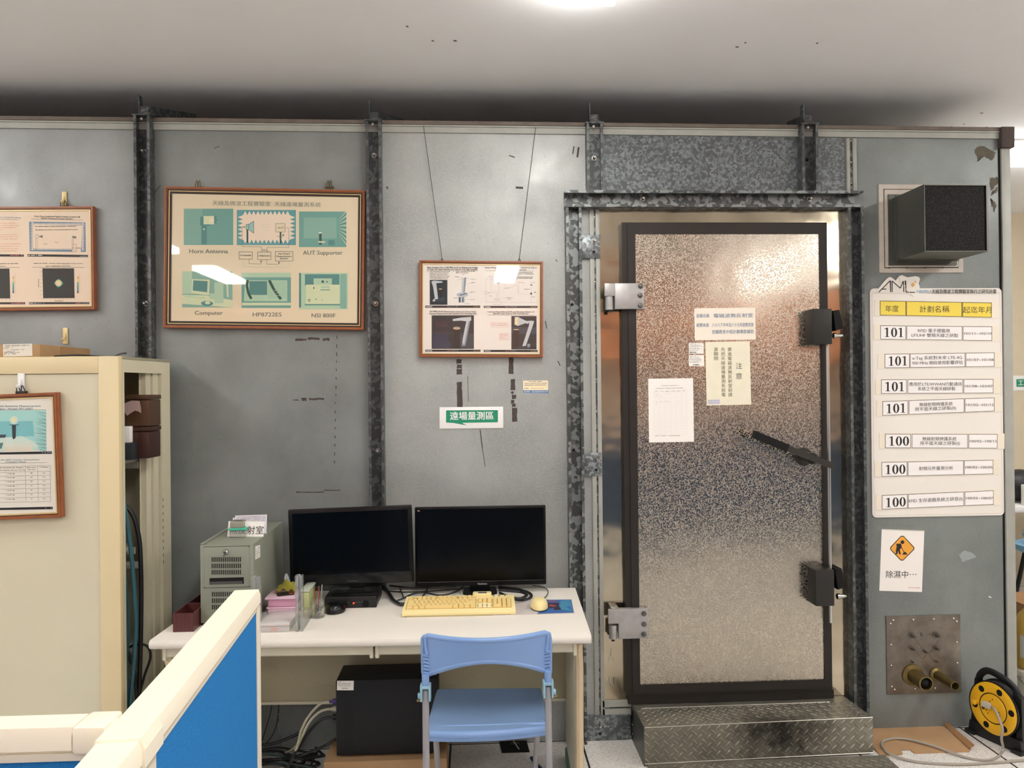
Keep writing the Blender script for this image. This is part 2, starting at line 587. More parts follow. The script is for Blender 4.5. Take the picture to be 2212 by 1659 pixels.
MB().box((XL, -4.56, 0.0), (XR, -4.5, 1.15), mat('navy_screen', '#445a7a', 0.8)).build('screen_row', wf)

# the measuring chamber: its front, side and roof in zinc sheet
M_p1 = panel_mat('chamber_sheet_left', '#909392', 0.25, 0)
M_p2 = panel_mat('chamber_sheet_second', '#848886', 0.25, 3.1)
M_p3 = panel_mat('chamber_sheet_third', '#a0a39f', 0.45, 7.7)
M_p4 = panel_mat('chamber_sheet_right', '#7b807e', 0.3, 5.3)
XE = 2.545      # edge of the sheet before the corner strip
b = MB()
cuts = [(XL, -1.46, M_p1), (-1.46, -0.41, M_p2), (-0.41, 0.62, M_p3), (1.78, XE + 0.04, M_p4)]
for x0, x1, m in cuts:
    b.box((x0, 0, 0), (x1, 0.06, 2.855), m)
M_above = galv('zinc_spangle_sheet', '#565b5c', '#82888a', 95.0, metal=0.35, lo=0.40, hi=0.74)
b.box((0.62, 0, 2.45), (1.78, 0.06, 2.855), M_above)
b.box((0.62, 0.02, 0), (1.78, 0.06, 2.45), M_p4)
b.box((XL, 0.06, 2.79), (XE + 0.04, YB - 0.01, 2.84), M_zinc_dark)
b.box((XE - 0.02, 0.06, 0), (XE + 0.04, YB - 0.01, 2.79), M_p4)
wall = structure(b.build('wall_back'))

# marks on the sheets: peeled tape, scratches, smears
def blob(mb, pts, m, jag=0.0015, d=0.0006, n=5):
    q = []
    for i in range(len(pts)):
        a_, b_ = pts[i], pts[(i + 1) % len(pts)]
        for k in range(n):
            f = k / n
            q.append((a_[0] + (b_[0] - a_[0]) * f + rnd.uniform(-jag, jag), a_[1] + (b_[1] - a_[1]) * f + rnd.uniform(-jag, jag)))
    cx = sum(p[0] for p in q) / len(q); cz = sum(p[1] for p in q) / len(q)
    N = len(q)
    mb.add([(x, -d, z) for x, z in q] + [(cx, -d, cz)], [(i, (i + 1) % N, N) if True else 0 for i in range(N)], m)
def pw(px, py):
    p = P(px, py, 0); return (p.x, p.z)
def pxblob(mb, pts, m, jag=0.0015, n=5):
    pts = [pw(*p) for p in pts]
    a_ = sum(pts[i][0] * pts[(i + 1) % len(pts)][1] - pts[(i + 1) % len(pts)][0] * pts[i][1] for i in range(len(pts)))
    blob(mb, pts if a_ > 0 else pts[::-1], m, jag, n=n)
def brect(mb, x0, y0, x1, y1, m, jag=0.0015, n=5):
    pxblob(mb, [(x0, y0), (x1, y0), (x1, y1), (x0, y1)], m, jag, n)
tr = MB()
for r_ in ((986, 776, 997, 785), (987, 788, 998, 796), (986, 797, 998, 809), (987, 825, 998, 842), (987, 842, 999, 880),
           (1099, 772, 1109, 808), (1103, 819, 1113, 843), (1104, 846, 1110, 851), (1106, 853, 1115, 862), (1104, 864, 1111, 871), (1106, 872, 1114, 879), (1106, 881, 1117, 911)):
    brect(tr, *r_, M_rust)
for r_ in ((638, 731, 662, 736), (664, 729, 690, 734), (697, 730, 712, 736), (651, 859, 662, 866), (668, 860, 700, 864), (632, 863, 645, 865)):
    brect(tr, *r_, M_rust, 0.002)
for y in range(725, 1000, 18):
    brect(tr, 727 - (y - 725) * 0.02, y, 729 - (y - 725) * 0.02, y + rnd.uniform(3, 9), M_rust, 0.0008, 2)
for r_ in ((640, 1062, 700, 1064), (700, 1058, 735, 1060)):
    brect(tr, *r_, M_rust, 0.001)
tr.build('tape_residue', wall)
sc = MB()
for a_, b_, w in (((1037, 928), (1042, 968), 2.2), ((1042, 968), (1048, 1008), 1.4), ((462, 320), (475, 316), 1.4), ((335, 415), (347, 400), 1.6), ((1240, 316), (1237, 333), 2.5), ((1250, 318), (1247, 340), 4), ((1100, 336), (1112, 340), 2.4), ((1114, 405), (1130, 406), 4.5), ((1178, 693), (1181, 710), 2.0), ((1010, 812), (1012, 868), 1.1), ((835, 403), (838, 408), 3), ((905, 615), (912, 618), 1.3), ((1205, 780), (1210, 790), 2), ((1200, 560), (1204, 566), 1.5), ((60, 555), (66, 557), 2)):
    sc.line(pw(*a_), pw(*b_), w / 465, M_rust, 0.0006)
sc.build('scratch', wall)
dt = MB()
M_smear = mat('brown_smear', '#5d5647', 0.7, var=0.2, vscale=30)
for pts in ([(2105, 322), (2122, 314), (2152, 330), (2143, 347), (2125, 338), (2112, 348)], [(2140, 385), (2156, 382), (2158, 395), (2140, 412), (2137, 398)], [(2140, 428), (2152, 440), (2149, 460), (2142, 445)], [(2158, 495), (2163, 508), (2161, 509)], [(2142, 415), (2154, 405), (2156, 412), (2140, 424)]):
    pxblob(dt, pts, M_smear, 0.004, 6)
pl = mat('paint_patch', '#99a09f', 0.6)
pxblob(dt, [(2072, 1198), (2084, 1190), (2100, 1194), (2108, 1203), (2092, 1210), (2078, 1214)], pl, 0.004, 6)
pxblob(dt, [(2136, 1287), (2142, 1290), (2140, 1292), (2135, 1289)], M_paper, 0.0005, 2)
dt.build('paint_smear', wall)

# ------------------------------------------------------------------ rails and strips of the chamber
def zr(x, top):            # the rail sinks a touch towards the right
    return 2.842 - (x + 2.1) * 0.0047 + top
b = MB()
x0, x1 = XL, 2.56
def strip(mb, xa, xb, lo, hi, ya, yb, m):
    p = [(xa, ya, zr(xa, lo)), (xb, ya, zr(xb, lo)), (xb, yb, zr(xb, lo)), (xa, yb, zr(xa, lo)), (xa, ya, zr(xa, hi)), (xb, ya, zr(xb, hi)), (xb, yb, zr(xb, hi)), (xa, yb, zr(xa, hi))]
    mb.hexa([Vector(q) for q in p], m)
strip(b, x0, x1, 0.0, 0.026, -0.010, 0.0, M_strip)
b2 = MB()
strip(b2, x0, x1, 0.027, 0.034, -0.014, 0.02, M_strip)
strip(b2, x0, x1, 0.035, 0.052, -0.018, 0.03, M_browncap)
for i in range(30):
    x = -2.6 + i * 0.175
    b2.cyl((x, -0.008, zr(x, 0.052)), (x, -0.008, zr(x, 0.056)), 0.004, M_browncap, 6)
tr1 = structure(b.build('trim_1'))
b2.build('cap_rail', tr1)
b = MB(); b.box((2.545, -0.012, 0), (2.59, 0.03, 2.775), M_strip, 0.002)
b.box((2.536, -0.002, 0), (2.545, 0.0, 2.775), M_black_matt)
tr2 = structure(b.build('trim_2'))
cc = MB().box((2.535, -0.03, 2.772), (2.60, 0.04, 2.872), M_rust, 0.003); cc.build('corner_cap', tr2)
for i in range(26):
    z = 0.25 + i * 0.0985
    MB().cyl((2.59, 0.008, z), (2.5955, 0.008, z), 0.0045, M_rust, 8, 0.003).build('screw', tr2)

# ------------------------------------------------------------------ U-channels
def ubeam(mb, c, w, depth, th, a, b_, axis, m, lip=0.006):
    """U-channel opened towards the room; axis 'z' or 'x'"""
    prof = [(-w / 2, 0), (-w / 2, depth), (-w / 2 + th + lip, depth), (-w / 2 + th + lip, depth - 0.004), (-w / 2 + th, depth - 0.006), (-w / 2 + th, th), (w / 2 - th, th), (w / 2 - th, depth - 0.006), (w / 2 - th - lip, depth - 0.004), (w / 2 - th - lip, depth), (w / 2, depth), (w / 2, 0)]
    if axis == 'z':
        mb.prism([(c + u, -d, a) for u, d in prof], (0, 0, b_ - a), m)
    else:
        mb.prism([(a, -d, c + u) for u, d in prof], (b_ - a, 0, 0), m)
def bolt(parent, px, py, y, r=0.012, stud=0.022):
    p = P(px, py, y)
    b = MB()
    b.lathe(p, (0, -1, 0), [(r, 0), (r, 0.003), (r * 0.95, 0.004)], M_steel, 16)
    b.lathe(p, (0, -1, 0), [(r * 0.68, 0.004), (r * 0.68, 0.012)], mat('bolt_dark', '#3c3d3c', 0.4, 0.8), 6)  # hex nut in a darker metal than the washer
    b.lathe(p, (0, -1, 0), [(r * 0.42, 0.012), (r * 0.42, 0.012 + stud * 0.5), (r * 0.3, 0.014 + stud * 0.5)], mat('pale_bolt', '#d8d6c8', 0.35, 0.6), 10)
    b.build('bolt', parent)
def hole(parent, px, py, y, r=0.008):
    p = P(px, py, y)
    MB().lathe(p + V(0, -0.0005, 0), (0, -1, 0), [(r, 0), (r, 0.001)], M_black_matt, 12).build('bolt_hole', parent)
D = 0.055
def post(n, pl, pr, pyt, pytop, zb, m, brace=True):
    a_, b_ = P(pl, pyt, -D), P(pr, pyt, -D)
    c, w = (a_.x + b_.x) / 2, b_.x - a_.x
    zt = P((pl + pr) / 2, pytop, -D).z
    mb = MB(); ubeam(mb, c, w, D, 0.006, zb, zt, 'z', m)
    o = structure(mb.build('trim_%d' % n))
    MB().box((c - w / 2 - 0.005, -D - 0.004, zt), (c + w / 2 + 0.005, 0.0, zt + 0.006), m).build('end_plate', o)
    if brace:
        q = MB()
        q.box((c - 0.022, -0.035, zt + 0.006), (c - 0.017, 0.0, zt + 0.10), M_zinc_dark)
        q.box((c - 0.022, -0.035, zt + 0.006), (c + 0.03, -0.03, zt + 0.02), M_zinc_dark)
        q.hexa([V(c - 0.02, -0.03, zt + 0.01), V(c + 0.02, -0.03, zt + 0.01), V(c + 0.10, 0.35, zt + 0.11), V(c + 0.06, 0.35, zt + 0.11), V(c - 0.02, -0.03, zt + 0.05), V(c + 0.02, -0.03, zt + 0.05), V(c + 0.10, 0.35, zt + 0.15), V(c + 0.06, 0.35, zt + 0.15)], M_zinc_dark)
        q.build('ceiling_brace', o)
        MB().lathe((c - 0.004, -0.035, zt - 0.012), (0, -1, 0), [(0.006, 0), (0.006, 0.01)], M_steel, 8).build('bolt', o)
    return o
p1 = post(3, 289, 324, 400, 249, 0.0, M_zinc_dark)
p2 = post(4, 792, 825, 500, 261, 0.0, M_zinc_dark)
zl = P(1540, 411, -0.06).z
p3 = post(5, 1268, 1303, 340, 266, zl, M_zinc_dark)
p4 = post(6, 1733, 1768, 340, 268, zl, M_zinc_dark)
yb = -0.007
for p_, l_ in ((p1, ((311, 328), (315, 656))), (p2, ((808, 336), (812, 656), (817, 973))), (p3, ((1283, 342),))):
    for q in l_: bolt(p_, *q, yb)
hole(p4, 1743, 346, yb)
# lintel and side channels of the door
zl0 = P(1540, 447, -0.06).z
xa, xb = P(1221, 430, -0.06).x, P(1866, 430, -0.06).x
mb = MB()
ubeam(mb, (zl + zl0) / 2, zl - zl0, 0.06, 0.007, xa, xb - 0.018, 'x', M_zinc)
mb.box((xb - 0.018, -0.06, zl - 0.008), (xb, -0.005, zl), M_zinc_dark)
mb.box((xb - 0.018, -0.06, zl0), (xb, -0.005, zl0 + 0.007), M_zinc_dark)
lint = structure(mb.build('trim_7'))
for q in ((1388, 430), (1748, 430)): bolt(lint, *q, yb)
def side(n, pl, pr, py, m):
    a_, b_ = P(pl, py, -D), P(pr, py, -D)
    mb = MB(); ubeam(mb, (a_.x + b_.x) / 2, b_.x - a_.x, D, 0.007, 0.0, zl0, 'z', m)
    return structure(mb.build('trim_%d' % n))
s1 = side(8, 1227, 1261, 900, M_zinc)
s2 = side(9, 1838, 1871, 900, M_zinc_dark)
for q in ((1236, 658), (1239, 972)): hole(s1, *q, yb, 0.007)
for q in ((1846, 657), (1849, 965), (1853, 1269)):
    hole(s2, *q, yb, 0.006)
    p = P(q[0] + 1, q[1], -0.01); MB().lathe(p, (0, -1, 0), [(0.0045, 0), (0.0045, 0.004)], M_steel, 8).build('screw', s2)
# pale double strips with a riveted groove
def dstrip(n, l0, l1, r0, r1, py, zb, zt):
    X = lambda q: P(q, py, -0.01).x
    mb = MB()
    mb.box((X(l0), -0.012, zb), (X(l1), 0, zt), M_strip, 0.001)
    mb.box((X(r0), -0.012, zb), (X(r1), 0, zt), M_strip, 0.001)
    mb.box((X(l1) - 0.001, -0.004, zb), (X(r0) + 0.001, 0, zt), M_zinc)
    cx = (X(l1) + X(r0)) / 2
    z = zb + 0.05
    while z < zt:
        mb.lathe((cx, -0.004, z), (0, -1, 0), [(0.0045, 0), (0.003, 0.003), (0.001, 0.0035)], M_steel, 8)
        z += 0.152 if n == 10 else 0.1
    return structure(mb.build('trim_%d' % n))
z10b = P(1295, 1546, -0.01).z
d1 = dstrip(10, 1278.5, 1288, 1291.5, 1300, 950, z10b, zl0)
d2 = dstrip(11, 1829, 1836, 1842.5, 1850.5, 350, zl, P(1840, 299, -0.01).z)
for (x0_, y0_, x1_, y1_), bq, hq in (((1257, 508, 1297, 558), (1284, 521), (1283, 544)), ((1262, 978, 1300, 1028), (1289, 992), (1288, 1015))):
    a_, b_ = P(x0_, y0_, -0.016), P(x1_, y1_, -0.016)
    br = MB().box((a_.x, -0.016, b_.z), (b_.x, -0.012, a_.z), M_zinc_pale, 0.001).build('clamp_plate', d1)
    bolt(d1, *bq, -0.016, 0.0105, 0.016)
    hole(d1, *hq, -0.0163, 0.006)
# skirting pieces left of the step
mb = MB()
a_, b_ = P(1268, 1547, -0.02), P(1362, 1594, -0.02)
mb.box((a_.x, -0.02, 0.0), (b_.x, 0, a_.z), M_zinc_pale, 0.001)
sk = structure(mb.build('baseboard_1'))
for y0_, y1_ in ((1514, 1526), (1532, 1544)):
    a_, b_ = P(1302, y0_, -0.01), P(1364, y1_, -0.01)
    MB().box((a_.x, -0.012, b_.z), (b_.x, 0, a_.z), M_strip).build('base_strip', sk)
bolt(sk, 1296, 1567, -0.02, 0.01, 0.012); hole(sk, 1296, 1585, -0.0205, 0.006)
# ------------------------------------------------------------------ the steel door
t = NT('mirror_steel')
t.set(Metallic=1.0)
n1 = t.noise(3.0, 3, 0.5)
t.l(t.mix(t.ramp(n1, [(0.3, 0.0), (0.7, 1.0)]), lin('#9a907f'), lin('#c4b9a4')), t.b.inputs['Base Color'])
t.set(Roughness=0.13)
t.bump(t.noise(4.5, 2, 0.4), 0.35, 0.02)
M_mirror = t.m
t = NT('embossed_steel')
t.set(Metallic=1.0)
wm = t.noise(225.0, 1.5, 0.4)
fac = t.ramp(wm, [(0.46, 0.0), (0.56, 1.0)])
cl = t.noise(1.6, 3, 0.5)
wear = t.n('ShaderNodeMix'); wear.data_type = 'RGBA'
base = t.mix(fac, lin('#a8a195'), lin('#c8c0b1'))
t.l(t.mix(t.ramp(cl, [(0.45, 0.0), (0.75, 0.4)]), base, lin('#b3aa9b')), t.b.inputs['Base Color'])
t.l(t.ramp(wm, [(0.46, 0.16), (0.54, 0.36)]), t.b.inputs['Roughness'])
b1 = t.n('ShaderNodeBump', Strength=0.06, Distance=0.002); t.l(wm, b1.inputs['Height'])
b2_ = t.n('ShaderNodeBump', Strength=0.25, Distance=0.03); t.l(t.noise(2.6, 2, 0.4), b2_.inputs['Height']); t.l(b1.outputs[0], b2_.inputs['Normal'])
t.l(b2_.outputs[0], t.b.inputs['Normal'])
M_emboss = t.m
M_gasket = mat('dark_brown_gasket', '#2b2622', 0.5, 0.3, var=0.15, vscale=15, bump=0.1, bscale=90)
M_plate = mat('brushed_plate', '#b3b2b0', 0.4, 0.5, var=0.15, vscale=30)
M_blk_steel = mat('black_steel', '#2a2825', 0.5, 0.3)
door = thing('door_1', 'stainless steel chamber door in a dark frame, hung with paper notices', None, (1.2, 0, 0.17), kind='structure')
mb = MB()
xl, xr = P(1300, 950, -0.004).x, P(1838, 950, -0.004).x
zb_, zt_ = 0.17, zl0
LY = -0.045
o = [P(*q, LY) for q in ((1345, 481), (1787, 480), (1797, 1493), (1352, 1502))]
i_ = [P(*q, LY) for q in ((1372, 507), (1770, 505), (1778, 1467), (1382, 1478))]
ox0, ox1 = (o[0].x + o[3].x) / 2, (o[1].x + o[2].x) / 2
oz0, oz1 = (o[2].z + o[3].z) / 2, (o[0].z + o[1].z) / 2
ix0, ix1 = (i_[0].x + i_[3].x) / 2, (i_[1].x + i_[2].x) / 2
iz0, iz1 = (i_[2].z + i_[3].z) / 2, (i_[0].z + i_[1].z) / 2
for a_, b_ in (((xl, zb_), (ox0 + 0.02, zt_)), ((ox1 - 0.02, zb_), (xr, zt_)), ((ox0 + 0.02, oz1 - 0.02), (ox1 - 0.02, zt_)), ((ox0 + 0.02, zb_), (ox1 - 0.02, oz0 + 0.02))):
    mb.box((a_[0], -0.004, a_[1]), (b_[0], 0.01, b_[1]), M_mirror)
mb.build('door_surround', door)
mb = MB()
def ring(mb, x0, z0, x1, z1, X0, Z0, X1, Z1, ya, yb, m):   # outer x0..x1, inner X0..X1, mitred
    O = [(x0, z0), (x1, z0), (x1, z1), (x0, z1)]; I = [(X0, Z0), (X1, Z0), (X1, Z1), (X0, Z1)]
    for k in range(4):
        a, b_, c, d = O[k], O[(k + 1) % 4], I[(k + 1) % 4], I[k]
        mb.prism([(a[0], ya, a[1]), (b_[0], ya, b_[1]), (c[0], ya, c[1]), (d[0], ya, d[1])], (0, yb - ya, 0), m)
ring(mb, ox0, oz0, ox1, oz1, ix0, iz0, ix1, iz1, -0.045, -0.003, M_gasket)
ring(mb, ox0 + 0.026, oz0 + 0.012, ox1 - 0.012, oz1 - 0.012, ix0, iz0, ix1, iz1, -0.052, -0.045, M_gasket)
mb.build('gasket_frame', door)
MB().box((ix0 - 0.01, -0.047, iz0 - 0.01), (ix1 + 0.01, -0.004, iz1 + 0.01), M_emboss).build('door_leaf', door)
PY = -0.047      # front of the leaf
mb = MB()
a_, b_ = P(1348, 1503, -0.03), P(1806, 1516, -0.03)
mb.box((ox0 + 0.01, -0.035, 0.171), (ox1 + 0.012, -0.004, oz0 - 0.003), M_gasket)
mb.build('threshold', door)
# weathered bolts in the surround's lower left: peeled glue
mb = MB()
for k in range(14):
    x, y = rnd.uniform(1308, 1328), rnd.uniform(1398, 1480)
    p = P(x, y, -0.004); q = P(x + rnd.uniform(-2, 2), y + rnd.uniform(6, 18), -0.004)
    mb.line((p.x, p.z), (q.x, q.z), 0.003, mat('glue_trace', '#b8b2a2', 0.7), 0.0046)
mb.build('glue_trace', door)

def hinge(x0, y0, x1, y1, bx, by0, by1, bolts):
    y = -0.075
    a_, b_ = P(x0, y0, y), P(x1, y1, y)
    h = MB()
    h.box((P(bx + 22, y0, y).x, y, b_.z), (b_.x, y + 0.014, a_.z), M_plate, 0.002)
    h.box((a_.x, y, P(x0, (y0 + y1) / 2, y).z), (P(bx + 24, y0, y).x, y + 0.014, a_.z), M_plate, 0.002)
    h.box((P(bx + 22, y0, y).x, y + 0.014, b_.z), (b_.x - 0.01, PY, a_.z), M_plate)
    o_ = h.build('hinge', door)
    c = P((x0 + bx + 20) / 2, (y0 + y1) / 2, y + 0.02)
    r = 0.019
    MB().cyl((c.x, y + 0.02, b_.z - 0.002), (c.x, y + 0.02, c.z - 0.003), r, M_plate, 18).cyl((c.x, y + 0.02, b_.z - 0.014), (c.x, y + 0.02, b_.z), 0.008, M_blk_steel, 10).build('hinge_barrel', o_)
    MB().box((P(x0 + 24, 0, 0).x, -0.065, a_.z - 0.01), (P(x0 + 40, 0, 0).x, -0.004, a_.z + 0.004), M_plate).build('hinge_bracket', o_) if False else None
    MB().box((c.x - 0.005, y + 0.02, c.z + 0.004), (c.x + 0.03, -0.004, a_.z), M_plate, 0.002).build('hinge_bracket', o_)
    for q in bolts:
        p = P(q[0], q[1], y)
        MB().lathe(p, (0, -1, 0), [(0.0125, 0), (0.0125, 0.005), (0.010, 0.009), (0.004, 0.0105)], mat('hinge_bolt', '#6d6b67', 0.35, 0.8), 6).build('bolt', o_)
hinge(1306, 612, 1392, 667, 1306, 612, 672, ((1384, 618), (1383, 638), (1383, 660)))
hinge(1314, 1317, 1401, 1379, 1314, 1317, 1382, ((1391, 1325), (1391, 1348), (1391, 1370)))

def latch(x0, xm, x1, y0, y1, py_, sx, sy):
    y = -0.135
    a_, b_ = P(x0, y0, y), P(x1, y1, y)
    l = MB().box((a_.x, y, b_.z), (b_.x, PY, a_.z), M_blk_steel, 0.003).build('latch_block', door)
    e, g = P(x1 + 2, py_, -0.10), P(x1 + 23, py_ + 38, -0.10)
    MB().prism([(e.x, -0.10, e.z), (e.x + 0.028, -0.10, e.z + 0.004), (e.x + 0.047, -0.10, g.z), (e.x + 0.01, -0.10, g.z - 0.012)], (0, 0.095, 0), M_black_matt).build('keeper', l)
    s = P(sx, sy, -0.09)
    MB().lathe(s - V(0.022, 0, 0), (1, 0, 0), [(0.013, 0), (0.013, 0.012), (0.009, 0.013), (0.009, 0.022), (0.0085, 0.034), (0.005, 0.044)], M_steel, 14).build('adjusting_screw', l)
latch(1756, 1761, 1798, 667, 743, 671, 1810, 725)
latch(1762, 1766, 1803, 1232, 1309, 1230, 1818, 1288)
rx = P(1790.5, 990, -0.085).x
MB().cyl((rx, -0.085, P(1795, 1345, -0.085).z), (rx, -0.085, P(1787, 743, -0.085).z), 0.008, M_steel, 16).build('locking_rod', door)
# lever handle
hy = -0.165
A, B, Cc = P(1629, 938, hy), P(1702, 968, hy), P(1803, 1008, hy)
d = (Cc - A).normalized(); nrm = V(-d.z, 0, d.x)
hb = MB()
def bar(mb, a, b, w, y0, y1, m):
    mb.hexa([a - nrm * w + V(0, y0 - hy, 0), b - nrm * w + V(0, y0 - hy, 0), b - nrm * w + V(0, y1 - hy, 0), a - nrm * w + V(0, y1 - hy, 0), a + nrm * w + V(0, y0 - hy, 0), b + nrm * w + V(0, y0 - hy, 0), b + nrm * w + V(0, y1 - hy, 0), a + nrm * w + V(0, y1 - hy, 0)], m)
bar(hb, B, Cc, 0.014, hy, hy + 0.018, mat('dark_bar', '#3a3733', 0.45, 0.4))
hdl = hb.build('lever_handle', door)
g = MB(); bar(g, A, B, 0.0165, hy - 0.006, hy + 0.024, M_black_matt); g.build('grip', hdl)
hc = P(1752, 990, hy + 0.03)
MB().lathe(V(hc.x, PY, hc.z), (0, -1, 0), [(0.042, 0), (0.042, 0.012), (0.026, 0.014), (0.026, 0.1)], M_blk_steel, 24).build('hub', hdl)

# ------------------------------------------------------------------ papers on the door
M_cream_paper = mat('cream_card', '#f1e6d6', 0.6)
M_yellow_paper = mat('yellowed_paper', '#efe8cf', 0.65, var=0.06, vscale=18)
M_blue_ink = mat('faded_blue_ink', '#6a7f97', 0.7)
M_olive_ink = mat('olive_ink', '#55503c', 0.7)
def sheet(fr, m, th=0.0007, curl=0.0):
    mb = fr.mb(); mb.box((-fr.w / 2, -th, -fr.h / 2), (fr.w / 2, 0, fr.h / 2), m); return mb
def paper(name, corners, y, label, cat, m=None, th=0.0007, group=None):
    fr = Flat(*corners, y=y)
    o = thing(name, label, cat, fr.c, fr.rot, group)
    sheet(fr, m or M_paper, th).build('sheet', o)
    return fr, o
# equipment card
fr, o = paper('notice_card', ((1502, 667), (1631, 665), (1631, 733), (1500, 734)), PY, 'cream card with blue writing taped high on the steel door', 'notice', M_cream_paper)
fr.crop(1480, 650, 6.911); mb = fr.mb(); L = fr.l
def tx(mb, fr, s, x0, x1, y, h, m, d=0.0011, bold=0.012, rot=0.0, shear=0.0):
    a = fr.l(x0, y); b = fr.l(x1, y)
    mb.text(s, (a[0] + b[0]) / 2, (a[1] + b[1]) / 2, h, m, d, w=abs(b[0] - a[0]), bold=bold, rot=rot, shear=shear)
s1_ = fr.size(1)
tx(mb, fr, '設備名稱', 168, 358, 222, 62 * s1_, M_blue_ink)
mb.build('heading', o); mb = fr.mb()
tx(mb, fr, '電磁波無反射室', 424, 1010, 218, 66 * s1_, M_blue_ink, bold=0.015)
mb.build('heading', o); mb = fr.mb()
tx(mb, fr, '經費來源', 168, 352, 362, 60 * s1_, M_blue_ink)
mb.build('heading', o); mb = fr.mb()
tx(mb, fr, '八十八下半年及八十九年度教育部', 400, 1018, 358, 64 * s1_, M_blue_ink)
mb.build('lettering', o); mb = fr.mb()
tx(mb, fr, '技職教育中程計劃專款補助', 400, 1020, 460, 64 * s1_, M_blue_ink)
for y in (205, 240, 345, 380):
    p = L(375, y); mb.oval(p[0], p[1], 0.0006, 0.0008, M_blue_ink, 0.0011, 8)
mb.build('lettering', o)
bd = fr.mb(); W2, H2 = fr.w / 2, fr.h / 2
for q in ((-W2 - 0.0015, -H2 - 0.0015, -W2, H2), (W2, -H2 - 0.0015, W2 + 0.0015, H2), (-W2, -H2 - 0.0015, W2, -H2), (-W2 - 0.0015, H2, W2 + 0.0015, H2 + 0.0015)):
    bd.rect(*q, M_paper, 0.0004)
bd.build('card_edge', o)
# yellowed warning sheet
fr, o = paper('warning_notice', ((1524, 739), (1620, 737), (1622, 874), (1526, 876)), PY, 'yellowed sheet with columns of Chinese writing on the steel door', 'notice', M_yellow_paper)
fr.crop(1480, 650, 6.911); mb = fr.mb(); s1_ = fr.size(1)
for ch, y in zip('注意', (970, 1122)):
    p = fr.l(802, y); mb.text(ch, p[0], p[1], 100 * s1_, M_olive_ink, 0.0011, w=95 * s1_, bold=0.004)
mb.build('heading', o)
for chs, x, y0 in (('要進電磁波無反射室前請', 664, 725), ('先把天線遠場量測系統電', 564, 725), ('源關閉', 458, 725)):
    mb = fr.mb()
    for k, ch in enumerate(chs):
        p = fr.l(x + k * 0.9, y0 + k * 67.5); mb.text(ch, p[0], p[1], 62 * s1_, M_olive_ink, 0.0011, w=60 * s1_, bold=0.004)
    mb.build('lettering', o)
fr2 = fr.mb(); a, b = fr.l(338, 1475), fr.l(520, 1540)
fr2.rect(a[0], b[1], b[0], a[1], mat('lilac_label', '#c9c8d6', 0.6), 0.0012)
for y in (1490, 1522):
    p, q = fr.l(355, y), fr.l(505, y); fr2.scrib(p[0], q[0], p[1], 0.003, M_grey_ink, 0.0016)
fr2.build('small_label', o)
# stickers
for cn, lab, yo in ((((1488, 741), (1520, 741), (1520, 764), (1488, 764)), 'small white inventory sticker on the door, the upper of two', 0), (((1488, 767), (1521, 767), (1521, 791), (1488, 791)), 'small white inventory sticker on the door, the lower of two', 1)):
    fr, o = paper('inventory_sticker', cn, PY, lab, 'sticker', group='inventory stickers on the door')
    mb = fr.mb(); w, h = fr.w / 2, fr.h / 2
    for k in range(7):
        z = h - 0.005 - k * 0.005
        mb.scrib(-w + 0.003, -w + (0.035 if k == 0 else rnd.uniform(0.04, 0.064)), z, 0.0036, M_grey_ink, 0.0011, 0.85)
    x = -w + (0.004 if not yo else 0.018)
    for k in range(22):
        mb.rect(x, -h + 0.004, x + rnd.choice((0.0005, 0.001, 0.0013)), -h + 0.0085, M_ink, 0.0011); x += 0.0014
    mb.build('print', o)
# sign-in table
fr, o = paper('record_sheet', ((1400, 818), (1497, 817), (1499, 954), (1402, 956)), PY, 'white record sheet with a pale empty table on the steel door', 'paper')
fr.crop(1380, 800, 9.757); mb = fr.mb(); M_pale = mat('pale_table_line', '#dcd6cf', 0.7); M_red_ink = mat('faint_red_ink', '#c9a9b4', 0.7)
for x in (312, 428, 545, 662, 778, 892, 1005):
    a, b = fr.l(x, 405), fr.l(x + 12, 1345); mb.line(a, b, 0.0006, M_pale, 0.0011)
for k in range(18):
    y = 405 + k * 55.2
    a, b = fr.l(312, y + 6), fr.l(1012, y); mb.line(a, b, 0.0006, M_pale, 0.0011)
for x0, x1, y in ((460, 835, 322), (358, 940, 378), (345, 390, 440), (450, 520, 440), (560, 640, 440), (680, 760, 438), (790, 870, 437), (925, 965, 432), (335, 600, 1380), (630, 870, 1378)):
    a, b = fr.l(x0, y), fr.l(x1, y); mb.scrib(a[0], b[0], a[1], 0.0042, M_grey_ink, 0.0011, 0.95)
for x0, x1, y, m in ((335, 400, 495, M_grey_ink), (580, 625, 497, M_grey_ink), (335, 400, 550, M_grey_ink), (450, 520, 555, M_red_ink), (340, 415, 665, M_grey_ink), (440, 540, 660, M_grey_ink), (560, 650, 657, M_grey_ink), (820, 850, 650, M_red_ink), (345, 380, 720, M_red_ink)):
    pts = [fr.l(x0 + (x1 - x0) * k / 6, y + rnd.uniform(-18, 18)) for k in range(7)]; mb.pline(pts, 0.0005, m, 0.0011)
mb.build('print', o)
# little marks of wear on the door leaf
mb = MB()
for k in range(46):
    x, y = rnd.gauss(1605, 14), rnd.gauss(905, 14)
    if rnd.random() < 0.3: x, y = rnd.gauss(1740, 8), rnd.gauss(915, 22)
    p = P(x, y, PY); L_ = rnd.uniform(0.001, 0.005)
    mb.line((p.x, p.z), (p.x + L_, p.z + L_ * rnd.uniform(-0.2, 0.9)), 0.0015, M_rust, -PY + 0.0004)
mb.build('scratch', door)

